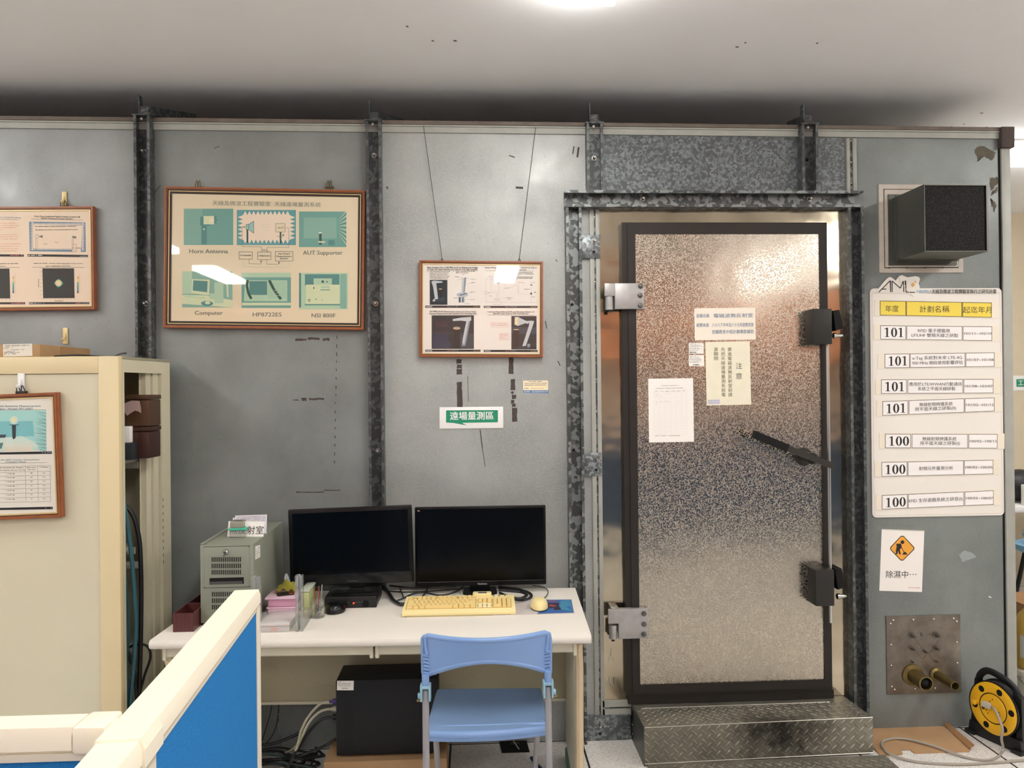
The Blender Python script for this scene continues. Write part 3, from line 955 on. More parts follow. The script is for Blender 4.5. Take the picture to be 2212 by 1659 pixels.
# ------------------------------------------------------------------ checker-plate step
t = NT('checker_plate')
t.set(Metallic=0.7)
c1 = t.mix(t.ramp(t.noise(6.0, 5, 0.6), [(0.3, 0.0), (0.7, 1.0)]), lin('#7b786d'), lin('#9c988b'))
sx = t.t.nodes.new('ShaderNodeSeparateXYZ'); t.l(t.coords(), sx.inputs[0])
d0 = t.n('ShaderNodeVectorMath', operation='DISTANCE'); d0.inputs[1].default_value = (0.16, -0.19, 0.1)
st = t.n('ShaderNodeVectorMath', operation='MULTIPLY'); st.inputs[1].default_value = (0.55, 1, 0.6); st2 = (0.16 * 0.55, -0.19, 0.09)
t.l(t.coords(), st.inputs[0]); t.l(st.outputs[0], d0.inputs[0]); d0.inputs[1].default_value = (0.055, -0.16, 0.09)
dn = t.n('ShaderNodeMath', operation='MULTIPLY_ADD', i1=0.22); t.l(t.noise(18.0, 5, 0.7), dn.inputs[0]); t.l(d0.outputs['Value'], dn.inputs[2])
dirt = t.ramp(dn.outputs[0], [(0.15, 0.92), (0.26, 0.0)])
t.l(t.mix(dirt, c1, lin('#1e1a18')), t.b.inputs['Base Color'])
t.l(t.ramp(t.noise(11.0, 3), [(0.3, 0.34), (0.7, 0.5)]), t.b.inputs['Roughness'])
M_check = t.m
M_stepside = mat('step_sheet', '#6b6a66', 0.4, 0.85, var=0.2, vscale=10)
A = V(0.728, -0.268, 0); ang = 0.022
step = thing('entry_step', 'checker plate metal step in front of the steel door', 'step', (1.235, -0.13, 0))
S0 = frame_matrix((0.724, 0, 0), (0, 0, 0))
W_, Dp, Hh = 1.012, 0.275, 0.168
mb = MB(S0)
y0 = -Dp
skew = 0.030           # the front edge runs a little off the wall
F = lambda x, y, z: V(x + (0.012 if x > 0.5 else 0.0) * (y / -Dp) * 1.5, y + (skew * x / W_ if y < -0.1 else 0), z)
mb.hexa([F(0, y0, 0.011), F(W_, y0, 0.011), F(W_, -0.002, 0.011), F(0, -0.002, 0.011), F(0, y0, Hh), F(W_, y0, Hh), F(W_, -0.002, Hh), F(0, -0.002, Hh)], M_check)
def tread(mb, fn, nu, nv, du, dv, m, h=0.0026, L=0.0175, w=0.0036):
    """raised lozenges: fn(u, v) gives point, u-dir, v-dir, normal"""
    for j in range(nv):
        for i in range(nu):
            for s in (0, 1):
                u = (i + 0.25 + 0.5 * s) * du; v = (j + 0.25 + 0.5 * s) * dv
                p, a, b_, n = fn(u, v)
                if p is None: continue
                sg = 1 if s else -1
                e = (a * 0.72 + b_ * 0.72 * sg).normalized(); q = n.cross(e)
                mb.add([p - e * L, p - e * L * 0.5 - q * w, p + e * L * 0.5 - q * w, p + e * L, p + e * L * 0.5 + q * w, p - e * L * 0.5 + q * w, p - e * L * 0.45 + n * h, p + e * L * 0.45 + n * h],
                       [(0, 1, 6), (1, 2, 7, 6), (2, 3, 7), (3, 4, 7), (4, 5, 6, 7), (5, 0, 6)], m)
X, Y, Z = V(1, 0, 0), V(0, 1, 0), V(0, 0, 1)
du = W_ / 24
body = mb.build('step_body', step)
mb = MB(S0)
tread(mb, lambda u, v: (F(u, y0, 0.015 + v) + V(0, -0.0002, 0), X, Z, -Y), 24, 4, du, (Hh - 0.02) / 4, M_check)
mb.build('riser_tread', step)
mb = MB(S0)
tread(mb, lambda u, v: (F(u, -Dp + 0.006 + v, Hh) + V(0, skew * u / W_ * 0 , 0), X, Y, Z), 24, 5, du, 0.0385, M_check)
top = mb.build('top_tread', step)
mb = MB(S0)
M_edge = mat('worn_edge', '#c9c5ba', 0.35, 0.9)
def edge(a, b_): mb.tube([a, b_], 0.0018, M_edge, 6, 1)
edge(F(0, y0, Hh), F(W_, y0, Hh)); edge(F(0.03, -0.078, Hh + 0.0004), F(W_ - 0.1, -0.072, Hh + 0.0004)); edge(F(0, y0 - 0.002, 0.012), F(W_, y0 - 0.002, 0.012))
mb.build('worn_edge', step)
mb = MB(S0); mb.box((-0.003, -Dp, 0.0), (0.0, -0.004, Hh - 0.001), M_stepside); mb.build('side_sheet', step)
mb = MB(S0)
mb.box((-0.0045, -0.06, 0.105), (-0.003, -0.012, 0.145), M_black_matt)
mb.build('side_slot', step)
for y, z in ((-0.03, 0.075), (-0.03, 0.03), (-0.16, 0.05)): MB(S0).lathe((-0.003, y, z), (-1, 0, 0), [(0.004, 0), (0.003, 0.002)], M_steel, 8).build('screw', step)
pl = thing('floor_plate', 'flat checker plate lying on the floor before the step', 'plate', (1.24, -0.5, 0))
S1 = frame_matrix((0.735, 0, 0))
mb = MB(S1); mb.box((0, -0.72, 0.0), (1.06, -0.268, 0.010), M_check); mb.build('plate', pl)
mb = MB(S1); tread(mb, lambda u, v: (V(u, -0.285 - 0.43 + v, 0.010), X, Y, Z), 25, 11, 0.0424, 0.039, M_check); mb.build('raised_tread', pl)
# ------------------------------------------------------------------ framed posters
M_gold = mat('gold_slip', '#d9bd86', 0.4, 0.3)
M_darkslip = mat('dark_slip', '#2a1c14', 0.5)
def framed(name, corners, label, y=-0.03, plane=None, mould=0.016, dark=False, paperm=None, depth=0.028, glass=True):
    fr = Flat(*corners, y=y, plane=plane)
    o = thing(name, label, 'framed poster', fr.c, fr.rot)
    w, h = fr.w / 2, fr.h / 2
    mb = fr.mb()
    def rg(a, b_, ya, yb, m):      # ring between inset a and inset b_
        O = [(-w + a, -h + a), (w - a, -h + a), (w - a, h - a), (-w + a, h - a)]; I = [(-w + b_, -h + b_), (w - b_, -h + b_), (w - b_, h - b_), (-w + b_, h - b_)]
        for k in range(4):
            p, q, r, s = O[k], O[(k + 1) % 4], I[(k + 1) % 4], I[k]
            mb.prism([(p[0], ya, p[1]), (q[0], ya, q[1]), (r[0], ya, r[1]), (s[0], ya, s[1])], (0, yb - ya, 0), m)
    rg(0, mould * 0.75, 0, depth - 0.003, M_frame)
    rg(mould * 0.1, mould * 0.5, -0.004, 0, M_frame)
    mb.build('frame', o)
    mb = fr.mb()
    if dark:
        rg(mould * 0.75, mould * 1.15, 0.002, 0.02, M_darkslip); rg(mould * 1.15, mould * 1.35, 0.001, 0.02, M_gold); rg(mould * 1.35, mould * 1.9, 0.003, 0.02, M_darkslip)
        ins = mould * 1.9
    else:
        rg(mould * 0.75, mould * 0.95, 0.003, 0.02, M_darkslip); rg(mould * 0.95, mould * 1.25, 0.002, 0.02, M_gold)
        ins = mould * 1.25
    mb.build('slip', o)
    fr.ins = ins
    if glass:
        g = fr.mb(); g.rect(-w + ins - 0.001, -h + ins - 0.001, w - ins + 0.001, h - ins + 0.001, M_glass, -0.0045)
        g.build('glass_pane', o)
    sh = fr.mb(); sh.box((-w + ins - 0.002, 0.006, -h + ins - 0.002), (w - ins + 0.002, depth - 0.004, h - ins + 0.002), paperm or M_paper)
    fr.d0 = -0.0057
    return fr, o, sh
class Pr:
    """draws on a poster's sheet in the pixels of one enlarged crop"""
    def __init__(s, fr, mb, d=None):
        s.fr, s.mb, s.d = fr, mb, (fr.d0 if d is None else d)
        s.k = fr.size(1)
    def up(s): s.d += 0.00012; return s
    def rect(s, x0, y0, x1, y1, m):
        s.d += 4e-6
        a, b = s.fr.l(x0, y0), s.fr.l(x1, y0); c, e = s.fr.l(x1, y1), s.fr.l(x0, y1)
        s.mb.poly([a, b, c, e], m, s.d); return s
    def poly(s, pts, m): s.d += 4e-6; s.mb.poly([s.fr.l(*p) for p in pts], m, s.d); return s
    def line(s, pts, w, m): s.d += 1.2e-5; s.mb.pline([s.fr.l(*p) for p in pts], w * s.k, m, s.d); return s
    def oval(s, x, y, rx, ry, m):
        s.d += 4e-6
        p = s.fr.l(x, y); s.mb.oval(p[0], p[1], rx * s.k, ry * s.k, m, s.d); return s
    def t(s, txt, x0, x1, y, h, m, bold=0.0, y2=None):
        s.d += 1.6e-5
        a = s.fr.l(x0, y); b = s.fr.l(x1, y if y2 is None else y2)
        rot = math.atan2(b[1] - a[1], b[0] - a[0])
        s.mb.text(txt, (a[0] + b[0]) / 2, (a[1] + b[1]) / 2, h * s.k, m, s.d, w=math.hypot(b[0] - a[0], b[1] - a[1]), bold=bold, rot=rot); return s
    def sc(s, x0, x1, y, h, m, dens=0.85):
        s.d += 4e-6
        a, b = s.fr.l(x0, y), s.fr.l(x1, y); s.mb.scrib(a[0], b[0], a[1], h * s.k, m, s.d, dens); return s
    def frame(s, x0, y0, x1, y1, w, m): return s.line([(x0, y0), (x1, y0), (x1, y1), (x0, y1), (x0, y0)], w, m)
    def spikes(s, x0, y0, x1, y1, side, n, depth, m):
        for i in range(n):
            if side in 'TB':
                a, b = x0 + (x1 - x0) * i / n, x0 + (x1 - x0) * (i + 1) / n
                y = y0 if side == 'T' else y1; q = y + depth if side == 'T' else y - depth
                s.poly([(a, y), (b, y), ((a + b) / 2, q)], m)
            else:
                a, b = y0 + (y1 - y0) * i / n, y0 + (y1 - y0) * (i + 1) / n
                x = x0 if side == 'L' else x1; q = x + depth if side == 'L' else x - depth
                s.poly([(x, a), (x, b), (q, (a + b) / 2)], m)
        return s
T1 = mat('print_teal', '#88b2a5', 0.6); T2 = mat('print_teal_dark', '#6ea39b', 0.6); T3 = mat('print_teal_deep', '#548b89', 0.6)
T4 = mat('print_teal_pale', '#b4d0b4', 0.6); T5 = mat('print_teal_cream', '#d6dcb8', 0.6); T6 = mat('print_chamber_blue', '#5b9da6', 0.6)
Kt = mat('print_grey_green', '#6c766e', 0.7); Kd = mat('print_dark_green', '#33564f', 0.7)
M_sand = mat('sand_paper', '#e7d6ba', 0.65)
# --- the large teal diagram poster
fr, o, mb = framed('framed_poster', ((355, 402), (787, 411), (788, 713), (353, 708)), 'large framed poster of teal photos and an antenna range diagram', mould=0.0165, dark=True, paperm=M_sand)
fr.crop(330, 370, 4.424); p = Pr(fr, mb); p.up()
p.t('天線及微波工程實驗室', 566, 1122, 300, 50, Kt, 0.0, 308); p.t('天線遠場量測系統', 1160, 1604, 310, 50, Kt, 0.0, 318)
# horn photo
p.rect(292, 355, 765, 702, T2).up().rect(292, 355, 470, 695, T1).up()
for i in range(9):
    for j in range(14): p.rect(300 + i * 19, 375 + j * 23, 308 + i * 19, 386 + j * 23, T2)
p.up().rect(462, 515, 512, 695, T3).rect(450, 432, 545, 518, T3).up().rect(482, 425, 582, 505, T5).poly([(582, 430), (612, 418), (600, 445), (622, 462), (600, 475), (610, 500), (582, 492)], T3).up().oval(560, 465, 24, 22, M_sand).oval(486, 552, 8, 6, M_paper).line([(515, 400), (515, 425)], 3, T3)
p.d = fr.d0 + 0.00012
# chamber diagram
p.rect(800, 367, 1365, 703, T6).up().rect(855, 415, 1310, 652, mat('print_pinkish', '#f0dcc8', 0.6))
Mi = mat('print_pinkish', '#f0dcc8', 0.6)
p.spikes(860, 414, 1306, 415, 'B', 11, 38, Mi).spikes(860, 651, 1306, 652, 'T', 11, 38, Mi)
for i in range(6):
    y = 418 + i * 39
    p.poly([(856, y), (856, y + 38), (808, y + 18)], Mi).poly([(1309, y), (1309, y + 38), (1358, y + 20)], Mi)
p.up().poly([(890, 505), (914, 505), (962, 474), (962, 590), (914, 556), (890, 556)], mat('print_horn', '#9fc4bf', 0.6)).rect(893, 556, 910, 680, Kd).rect(1210, 580, 1226, 690, Kd).rect(1172, 497, 1260, 578, M_sand)
p.up().frame(1172, 497, 1260, 578, 4, Kt).t('AUT', 1190, 1250, 538, 26, Kt, 0.03).line([(962, 474), (962, 590), (914, 556), (914, 505), (962, 474)], 4, Kd).frame(890, 505, 914, 556, 4, Kd)
for y in (505, 530, 558): p.sc(1030, 1110, y, 14, T5, 0.9)
p.line([(1182, 612), (1200, 625), (1235, 625), (1252, 608)], 4, Kt).oval(1243, 606, 9, 7, Kt)
p.line([(890, 530), (850, 530), (850, 717), (1035, 720), (1035, 770)], 3, Kt).line([(1260, 538), (1297, 538), (1297, 725), (1090, 725), (1090, 765)], 3, Kt)
p.poly([(865, 520), (885, 530), (865, 540)], Kt).t('S21', 1043, 1080, 752, 24, Kt, 0.02).poly([(1083, 757), (1101, 757), (1092, 770)], Kt)
for x0, y0, x1, y1, tt in ((820, 768, 948, 838, 'Computer'), (998, 770, 1126, 842, 'HP8722ES'), (1168, 765, 1336, 856, None)):
    p.frame(x0, y0, x1, y1, 4, Kt)
    if tt: p.t(tt, x0 + 12, x1 - 10, (y0 + y1) / 2, 22, Kt, 0.03)
for tt, y, q in (('Far-Field', 787, 30), ('Measurement', 810, 12), ('System', 833, 45)): p.t(tt, 1168 + q, 1336 - q, y, 21, Kt, 0.03)
p.line([(918, 838), (918, 882), (1032, 884), (1032, 858)], 3, Kt).line([(1088, 842), (1088, 886), (1203, 887), (1203, 870)], 3, Kt).poly([(1022, 865), (1032, 845), (1042, 865)], Kt).poly([(1193, 878), (1203, 858), (1213, 878)], Kt)
p.line([(858, 838), (858, 912), (1298, 916), (1298, 858)], 2, T4)
p.d = fr.d0 + 0.00012
# supporter photo
p.rect(1395, 382, 1848, 722, T2).up().rect(1440, 440, 1755, 640, T1).up()
for i in range(15):
    a = -0.9 + i * 0.13
    p.poly([(1765, 530 + a * 60), (1848, 530 + a * 175), (1848, 530 + a * 175 + 11)], T3 if i % 2 else T5)
p.rect(1587, 585, 1612, 700, Kd).rect(1585, 582, 1613, 592, M_paper).poly([(1580, 665), (1645, 668), (1645, 682), (1580, 680)], T5).rect(1675, 655, 1735, 705, T3)
p.d = fr.d0 + 0.00012
# desk computer photo
p.rect(277, 955, 758, 1300, T1).up().rect(277, 955, 370, 1170, T4).poly([(277, 1180), (500, 1185), (758, 1230), (758, 1300), (277, 1265)], T5).up()
p.poly([(372, 1028), (540, 1035), (535, 1185), (365, 1165)], T5).up().poly([(384, 1040), (520, 1048), (516, 1155), (378, 1138)], T3).rect(585, 1060, 672, 1260, T4).rect(540, 1165, 590, 1220, T4).oval(515, 1262, 58, 25, T3).up().oval(520, 1255, 26, 15, T5).poly([(700, 1065), (715, 1065), (722, 1200), (706, 1200)], T5).line([(300, 1195), (495, 1210)], 8, T4)
p.d = fr.d0 + 0.00012
# analyser photo
p.rect(845, 968, 1317, 1305, T2).up().rect(845, 968, 1317, 1012, T4).poly([(878, 1040), (1282, 1040), (1282, 1240), (868, 1240)], T4).rect(850, 1255, 1317, 1280, T5).up().rect(920, 1048, 1090, 1180, T3).rect(1100, 1050, 1270, 1215, mat('print_mint', '#a8c9b0', 0.6)).up()
p.line([(905, 1040), (895, 1090), (912, 1170), (940, 1218)], 24, Kd).line([(1110, 1040), (1150, 1120), (1222, 1222)], 26, Kd)
for j in range(6): p.sc(1160, 1265, 1065 + j * 24, 14, T4, 0.6)
p.d = fr.d0 + 0.00012
# cabinet photo
p.rect(1395, 970, 1862, 1318, T4).up().rect(1395, 970, 1415, 1300, T3).rect(1452, 982, 1782, 1090, T3).rect(1790, 980, 1850, 1310, T1).up().rect(1535, 1022, 1710, 1082, T4).rect(1462, 1082, 1782, 1280, T5).rect(1450, 1268, 1790, 1280, T3).up().oval(1622, 1053, 13, 13, Kd).oval(1663, 1055, 7, 7, Kd).rect(1600, 1127, 1692, 1137, T2).rect(1532, 1105, 1542, 1122, Kd).frame(1484, 1222, 1502, 1242, 5, Kd).rect(1553, 1215, 1562, 1228, T3).rect(1610, 1220, 1625, 1240, T4).rect(1605, 1095, 1690, 1115, T4)
p.d = fr.d0 + 0.00012
for s, x0, x1, y in (('Horn Antenna', 345, 714, 762), ('AUT Supporter', 1433, 1812, 782), ('Computer', 398, 665, 1358), ('HP8722ES', 952, 1228, 1368), ('NSI 800F', 1516, 1744, 1377)):
    p.t(s, x0, x1, y, 56, Kt, 0.022)
mb.build('printed_sheet', o)
for x in (428, 712):
    c = Flat((x - 10, 390), (x + 10, 390), (x + 10, 406), (x - 10, 406), y=-0.016); q = c.mb()
    for k in (-0.006, 0.006): q.tube([(k - 0.008, 0, -0.016), (k - 0.004, 0, 0.01), (k + 0.002, 0, 0.014), (k + 0.004, 0, -0.016)], 0.0017, M_blk_brass if False else mat('tarnished_wire', '#5a4c2c', 0.4, 0.8), 6)
    q.box((-0.02, -0.004, -0.018), (0.02, 0.002, -0.011), mat('tarnished_wire', '#5a4c2c', 0.4, 0.8))
    q.build('hanger_clip', o)

# --- the hung four-slide poster
N1 = mat('print_navy', '#1c2630', 0.6); N2 = mat('print_slate', '#33424e', 0.6); Sv = mat('print_silver', '#c3c7cd', 0.6); Sd = mat('print_silver_shade', '#8f97a3', 0.6)
Rd = mat('print_red', '#c97d78', 0.7); Bar = mat('print_bar', '#1b171c', 0.6); Tn = mat('print_tan', '#d6b68c', 0.6); Nb = mat('print_night_blue', '#28364e', 0.6)
Yk = mat('print_ochre', '#8a7a4a', 0.6)
fr, o, mb = framed('framed_poster', ((905, 562), (1174, 565), (1172, 772), (906, 771)), 'wooden framed four-slide poster hung on two wires above the green sign', mould=0.0145, paperm=mat('slide_paper', '#f0e7e2', 0.65))
fr.crop(880, 540, 4.147); p = Pr(fr, mb); p.up()
def slidebar(x0, y0, x1, y1, tail=True, head='NavePro'):
    p.rect(x0, y0, x1, y1, Bar).up(); h = (y1 - y0)
    p.sc(x0 + 8, x0 + 62, (y0 + y1) / 2, h * 0.75, M_paper, 1.0)
    p.sc(x0 + 235, x0 + 295, (y0 + y1) / 2 - 2, h * 0.55, Sd, 0.9).sc(x0 + 195, x0 + 230, (y0 + y1) / 2, h * 0.5, Rd, 0.8)
    p.sc(x1 - 62, x1 - 4, (y0 + y1) / 2, h * 0.75, Yk, 1.0); p.d -= 0.00012
slidebar(160, 497, 653, 517); slidebar(684, 500, 1168, 518); slidebar(160, 893, 655, 911); slidebar(684, 895, 1168, 913)
p.t('Major Hardware Parts of NSI-800F-10-3D Far-Field System Package:', 175, 632, 155, 19, M_ink, 0.03, 157).t('Az Stage with Supporting Base and Dielectric Roll Stage Assembly', 175, 628, 170, 19, M_ink, 0.03, 172).line([(172, 181), (632, 183)], 2, M_ink)
p.t('System Wiring & Configuration of NSI-800F-10-Roll Axis Add-on', 695, 1160, 158, 18, M_ink, 0.03, 160).t('for Far-Field 3D Antenna Measurement', 787, 1068, 174, 18, M_ink, 0.03, 176).line([(700, 184), (1135, 187)], 2, M_ink)
p.t('NSI 800F-10-3D Measurement System for Passive Mode', 200, 615, 551, 18, M_ink, 0.03, 553).t('Antenna Measurement with Optional SGH Mounting Mast', 195, 620, 569, 18, M_ink, 0.03).line([(195, 579), (620, 581)], 2, M_ink)
p.t('Common Fixture Base of SGHs and Mounting Adapters of', 716, 1138, 554, 18, M_ink, 0.03, 555).t('NRL4433 Type SGHs to SGH Mounting Mast', 767, 1087, 571, 18, M_ink, 0.03).line([(720, 581), (1133, 583)], 2, M_ink)
for j, tt in enumerate(('Fully Assembled Dielectric Roll', 'Stage with AUT holded by', 'Styrofoam made fixture and 1', 'dielectric Standard Gain Horn', 'mounting column for Gain', 'Comparison Measurement')):
    p.t(tt, 200, 380 - (j % 3) * 10, 191 + j * 13.3, 13, M_ink, 0.02)
p.t('Major Assembly Parts of NSI', 435, 605, 190, 13, M_ink, 0.02).t('800F-10-3D System', 435, 548, 204, 13, M_ink, 0.02)
p.oval(180, 190, 3, 3, M_ink).oval(415, 190, 3, 3, M_ink).oval(880, 198, 3, 3, M_ink).oval(880, 238, 3, 3, M_ink)
for y, x1 in ((198, 1122), (211, 1148), (222, 1000), (238, 1128), (250, 1120)): p.sc(900, x1, y, 11, M_ink, 0.95)
# photo: white mast on dark
p.rect(200, 267, 358, 490, N1).up().poly([(214, 282), (236, 273), (315, 280), (312, 291), (258, 297), (275, 438), (240, 462), (222, 455), (245, 430), (230, 330)], Sv).rect(283, 345, 308, 420, Bar).oval(296, 349, 14, 5, Tn).poly([(240, 445), (330, 420), (335, 450), (320, 470), (270, 468)], N2).up()
for i in range(6): p.poly([(262 + i * 12, 470), (274 + i * 12, 470), (268 + i * 12, 448)], N1)
p.d = fr.d0 + 0.00012
p.poly([(497, 250), (528, 244), (514, 385), (490, 392)], Sd).oval(492, 400, 52, 21, mat('print_disc', '#b4bcc8', 0.6)).up().poly([(488, 250), (510, 246), (500, 388), (484, 385)], Sv).rect(455, 420, 515, 470, Sv).rect(462, 422, 476, 468, N2).rect(492, 422, 502, 468, N2).line([(470, 405), (535, 385)], 7, N2)
for a, b in (((445, 270), (490, 258)), ((440, 240), (500, 252)), ((530, 250), (585, 262)), ((545, 300), (595, 292)), ((540, 385), (605, 374)), ((410, 430), (455, 425)), ((515, 440), (605, 442))): p.line([a, b], 1.2, M_grey_ink)
for x, y in ((425, 238), (470, 218), (572, 260), (570, 290), (565, 374), (408, 428), (560, 442), (515, 480)): p.sc(x, x + 42, y, 8, M_grey_ink, 0.8)
p.d = fr.d0 + 0.00012
# wiring diagram
Wl = mat('print_wire', '#b9aab4', 0.7)
for pts in ([(702, 250), (702, 470)], [(702, 260), (740, 232), (760, 240), (745, 270)], [(750, 270), (750, 380), (800, 380), (800, 430)], [(820, 295), (820, 430)], [(840, 285), (870, 285), (870, 305), (900, 340), (990, 312)], [(990, 300), (990, 395)], [(998, 320), (998, 395)], [(1000, 393), (1100, 393)], [(1110, 300), (1110, 480)], [(770, 432), (930, 428)], [(700, 465), (1165, 470)], [(1150, 380), (1165, 380), (1165, 490)], [(770, 490), (840, 490)]): p.line(pts, 1.4, Wl)
p.rect(805, 270, 842, 298, M_ink).up().rect(812, 274, 836, 293, N2).frame(693, 368, 718, 396, 1.5, Wl).frame(738, 232, 765, 265, 1.5, Wl).rect(1103, 308, 1120, 316, M_ink).rect(1138, 375, 1150, 382, M_ink).frame(765, 465, 840, 485, 1.2, Wl).rect(1103, 380, 1116, 400, Nb)
for x, y, w_, m in ((785, 210, 85, M_grey_ink), (785, 225, 85, M_grey_ink), (790, 258, 60, Rd), (992, 290, 55, Rd), (1048, 350, 55, Nb), (1100, 290, 45, M_grey_ink), (1105, 420, 40, Nb), (885, 425, 60, M_grey_ink), (775, 445, 60, M_grey_ink), (940, 262, 45, Nb), (865, 340, 40, M_grey_ink), (900, 440, 30, M_grey_ink), (735, 410, 20, M_grey_ink), (720, 382, 22, M_grey_ink)): p.sc(x, x + w_, y, 8, m, 0.85)
p.d = fr.d0 + 0.00012
# lower photos
p.rect(217, 585, 596, 886, N1).up().poly([(235, 755), (365, 748), (360, 820), (385, 825), (388, 880), (225, 880)], Nb).poly([(420, 748), (595, 748), (595, 885), (480, 885)], N2).rect(217, 742, 420, 748, N2).up().rect(418, 700, 470, 878, Bar).oval(442, 700, 32, 13, Tn).up().oval(442, 698, 22, 6, Sd)
p.poly([(405, 618), (480, 605), (570, 598), (572, 630), (545, 640), (478, 632), (408, 636)], Sv).poly([(532, 620), (562, 640), (520, 858), (488, 866), (495, 800), (515, 700)], Sv).up().poly([(545, 640), (562, 640), (520, 858), (508, 850)], Sd)
for i in range(8): p.poly([(480 + i * 13, 870), (493 + i * 13, 870), (487 + i * 13, 840 - (i % 2) * 12)], N2)
for y in (640, 655, 668, 682, 730): p.sc(240 + (y % 3) * 8, 365, y, 8, mat('print_dull_red', '#7a3f45', 0.7), 0.7)
p.sc(262, 345, 770, 10, N1).sc(268, 350, 785, 10, N1).rect(245, 592, 272, 607, Bar)
p.d = fr.d0 + 0.00012
p.rect(932, 590, 1158, 890, N1).up().rect(932, 690, 1158, 750, N2).poly([(962, 600), (990, 598), (1060, 632), (1092, 638), (1080, 662), (1060, 655), (990, 680), (960, 668)], Sv).poly([(1085, 632), (1135, 634), (1132, 655), (1062, 858), (1030, 862), (1092, 668)], Sv).rect(948, 712, 1000, 870, Bar).oval(975, 712, 26, 5, Tn).up().poly([(965, 612), (988, 602), (992, 665), (963, 668)], mat('print_cream', '#efd9a8', 0.6)).rect(1075, 840, 1100, 875, Sd)
for i in range(9): p.poly([(985 + i * 13, 880), (998 + i * 13, 880), (991 + i * 13, 860)], N2)
p.d = fr.d0 + 0.00012
for x0, y0, x1, y1 in ((748, 650, 910, 690), (823, 745, 912, 806)):
    p.frame(x0, y0, x1, y1, 1.5, Rd)
    y = y0 + 10
    while y < y1 - 4: p.sc(x0 + 6, x1 - 8, y, 9, Rd, 0.9); y += 13
mb.build('printed_sheet', o)
# the two wires it hangs on
M_wire = mat('dark_wire', '#2e2c29', 0.5, 0.5)
for (ax, ay), (bx, by) in (((955, 559), (915, 274)), ((1122, 559), (1157, 277))):
    a, b = P(ax, ay, -0.02), P(bx, by, -0.016)
    q = MB(); q.tube([a, b], 0.0012, M_wire, 6, 1); q.tube([b, b + V(0, 0.03, 0.05)], 0.0012, M_wire, 6, 1)
    q.tube([a + V(-0.005, 0, -0.012), a, a + V(0.005, 0, -0.012)], 0.0018, M_wire, 6, 3)
    q.build('hanging_wire', o)

# --- the upper left poster, cut by the edge of view
Sal = mat('print_salmon', '#eebfa5', 0.7); Bl = mat('print_blue', '#3f7ea6', 0.6); Og = mat('print_orange', '#eba870', 0.6); Gn = mat('print_green', '#5fae9a', 0.6); Dk = mat('print_black', '#23221f', 0.6)
Pc = mat('print_peach_paper', '#f2dcc8', 0.65)
fr, o, mb = framed('framed_poster', ((-225, 446), (200, 447), (207, 667), (-220, 676)), 'framed poster of plots with a blue spiked diagram, above the cream rack', mould=0.0155, paperm=Pc)
fr.crop(0, 440, 6.914); p = Pr(fr, mb); p.up()
p.t('Quiet Zone Amplitude Ripple Probing Locations @', 500, 1185, 185, 30, M_ink, 0.03, 196).t('NKMU Antenna Far-Field Chamber', 605, 1080, 214, 30, M_ink, 0.03, 222).line([(455, 228), (1230, 240)], 4, M_ink)
p.t('ing And Field Probing', -90, 300, 200, 28, Bl, 0.02, 208).line([(-200, 228), (262, 232)], 4, M_ink)
p.poly([(425, 265), (1265, 275), (1272, 716), (433, 706)], Bl).up().poly([(490, 312), (1215, 320), (1205, 665), (490, 660)], Pc)
p.spikes(495, 268, 1205, 312, 'B', 38, 40, Pc); p.spikes(495, 662, 1065, 700, 'T', 32, 40, Pc)
for i in range(18):
    y = 272 + i * 23.5
    p.poly([(491, y), (491, y + 23), (430, y + 11)], Pc).poly([(1214, y + 6), (1214, y + 29), (1268, y + 18)], Pc)
p.up().sc(515, 1140, 336, 18, M_ink, 0.9).sc(518, 1155, 388, 18, M_ink, 0.9).frame(522, 458, 560, 515, 4, M_grey_ink).poly([(562, 486), (628, 465), (628, 510)], M_grey_ink).frame(522, 515, 545, 690, 3, M_grey_ink).sc(640, 695, 597, 14, M_grey_ink).sc(808, 858, 572, 14, M_grey_ink)
p.poly([(1070, 478), (1130, 485), (1130, 520), (1075, 505)], M_grey_ink).frame(1068, 500, 1085, 690, 3, M_grey_ink).frame(1085, 600, 1130, 685, 4, M_grey_ink).rect(1065, 655, 1200, 715, Pc).up().frame(1068, 660, 1130, 712, 4, M_grey_ink).rect(1132, 655, 1200, 665, M_grey_ink)
p.d = fr.d0 + 0.00012
p.poly([(400, 750), (1305, 762), (1305, 795), (400, 785)], Bar).poly([(-500, 750), (345, 755), (345, 788), (-500, 785)], Bar).poly([(422, 1468), (1323, 1468), (1323, 1497), (422, 1500)], Bar).poly([(-500, 1470), (365, 1470), (365, 1500), (-500, 1503)], Bar).up()
p.sc(410, 620, 768, 24, M_paper).sc(1185, 1295, 782, 24, Sd).sc(430, 530, 1484, 24, M_paper).sc(545, 650, 1484, 24, Sd).sc(1120, 1200, 1482, 24, Rd).sc(1205, 1310, 1482, 22, Sd).sc(130, 330, 768, 26, Rd, 0.8).sc(155, 350, 1486, 26, Rd, 0.8)
for y, x1 in ((290, 235), (325, 275), (357, 240), (392, 30), (463, 250), (495, 270), (528, 252), (600, 305), (637, 290), (672, 265), (707, 240)): p.sc(-400, x1, y, 26, Sal, 0.95)
p.d = fr.d0 + 0.00012
p.t('NNUMU LYCS-DAUT1 - Chamber SAR Imaging @ 4.9 GHz, V/V-Pol' if False else 'Chamber SAR Imaging @ 4.9 GHz, V/V-Pol', 720, 1222, 889, 22, M_ink, 0.02, 894).sc(495, 700, 889, 20, M_ink, 0.95).sc(672, 1040, 930, 20, M_ink, 0.95).line([(472, 945), (1250, 948)], 4, M_ink).sc(-100, 260, 894, 20, M_ink).sc(-100, 75, 932, 20, M_ink).line([(-300, 946), (280, 948)], 4, M_ink)
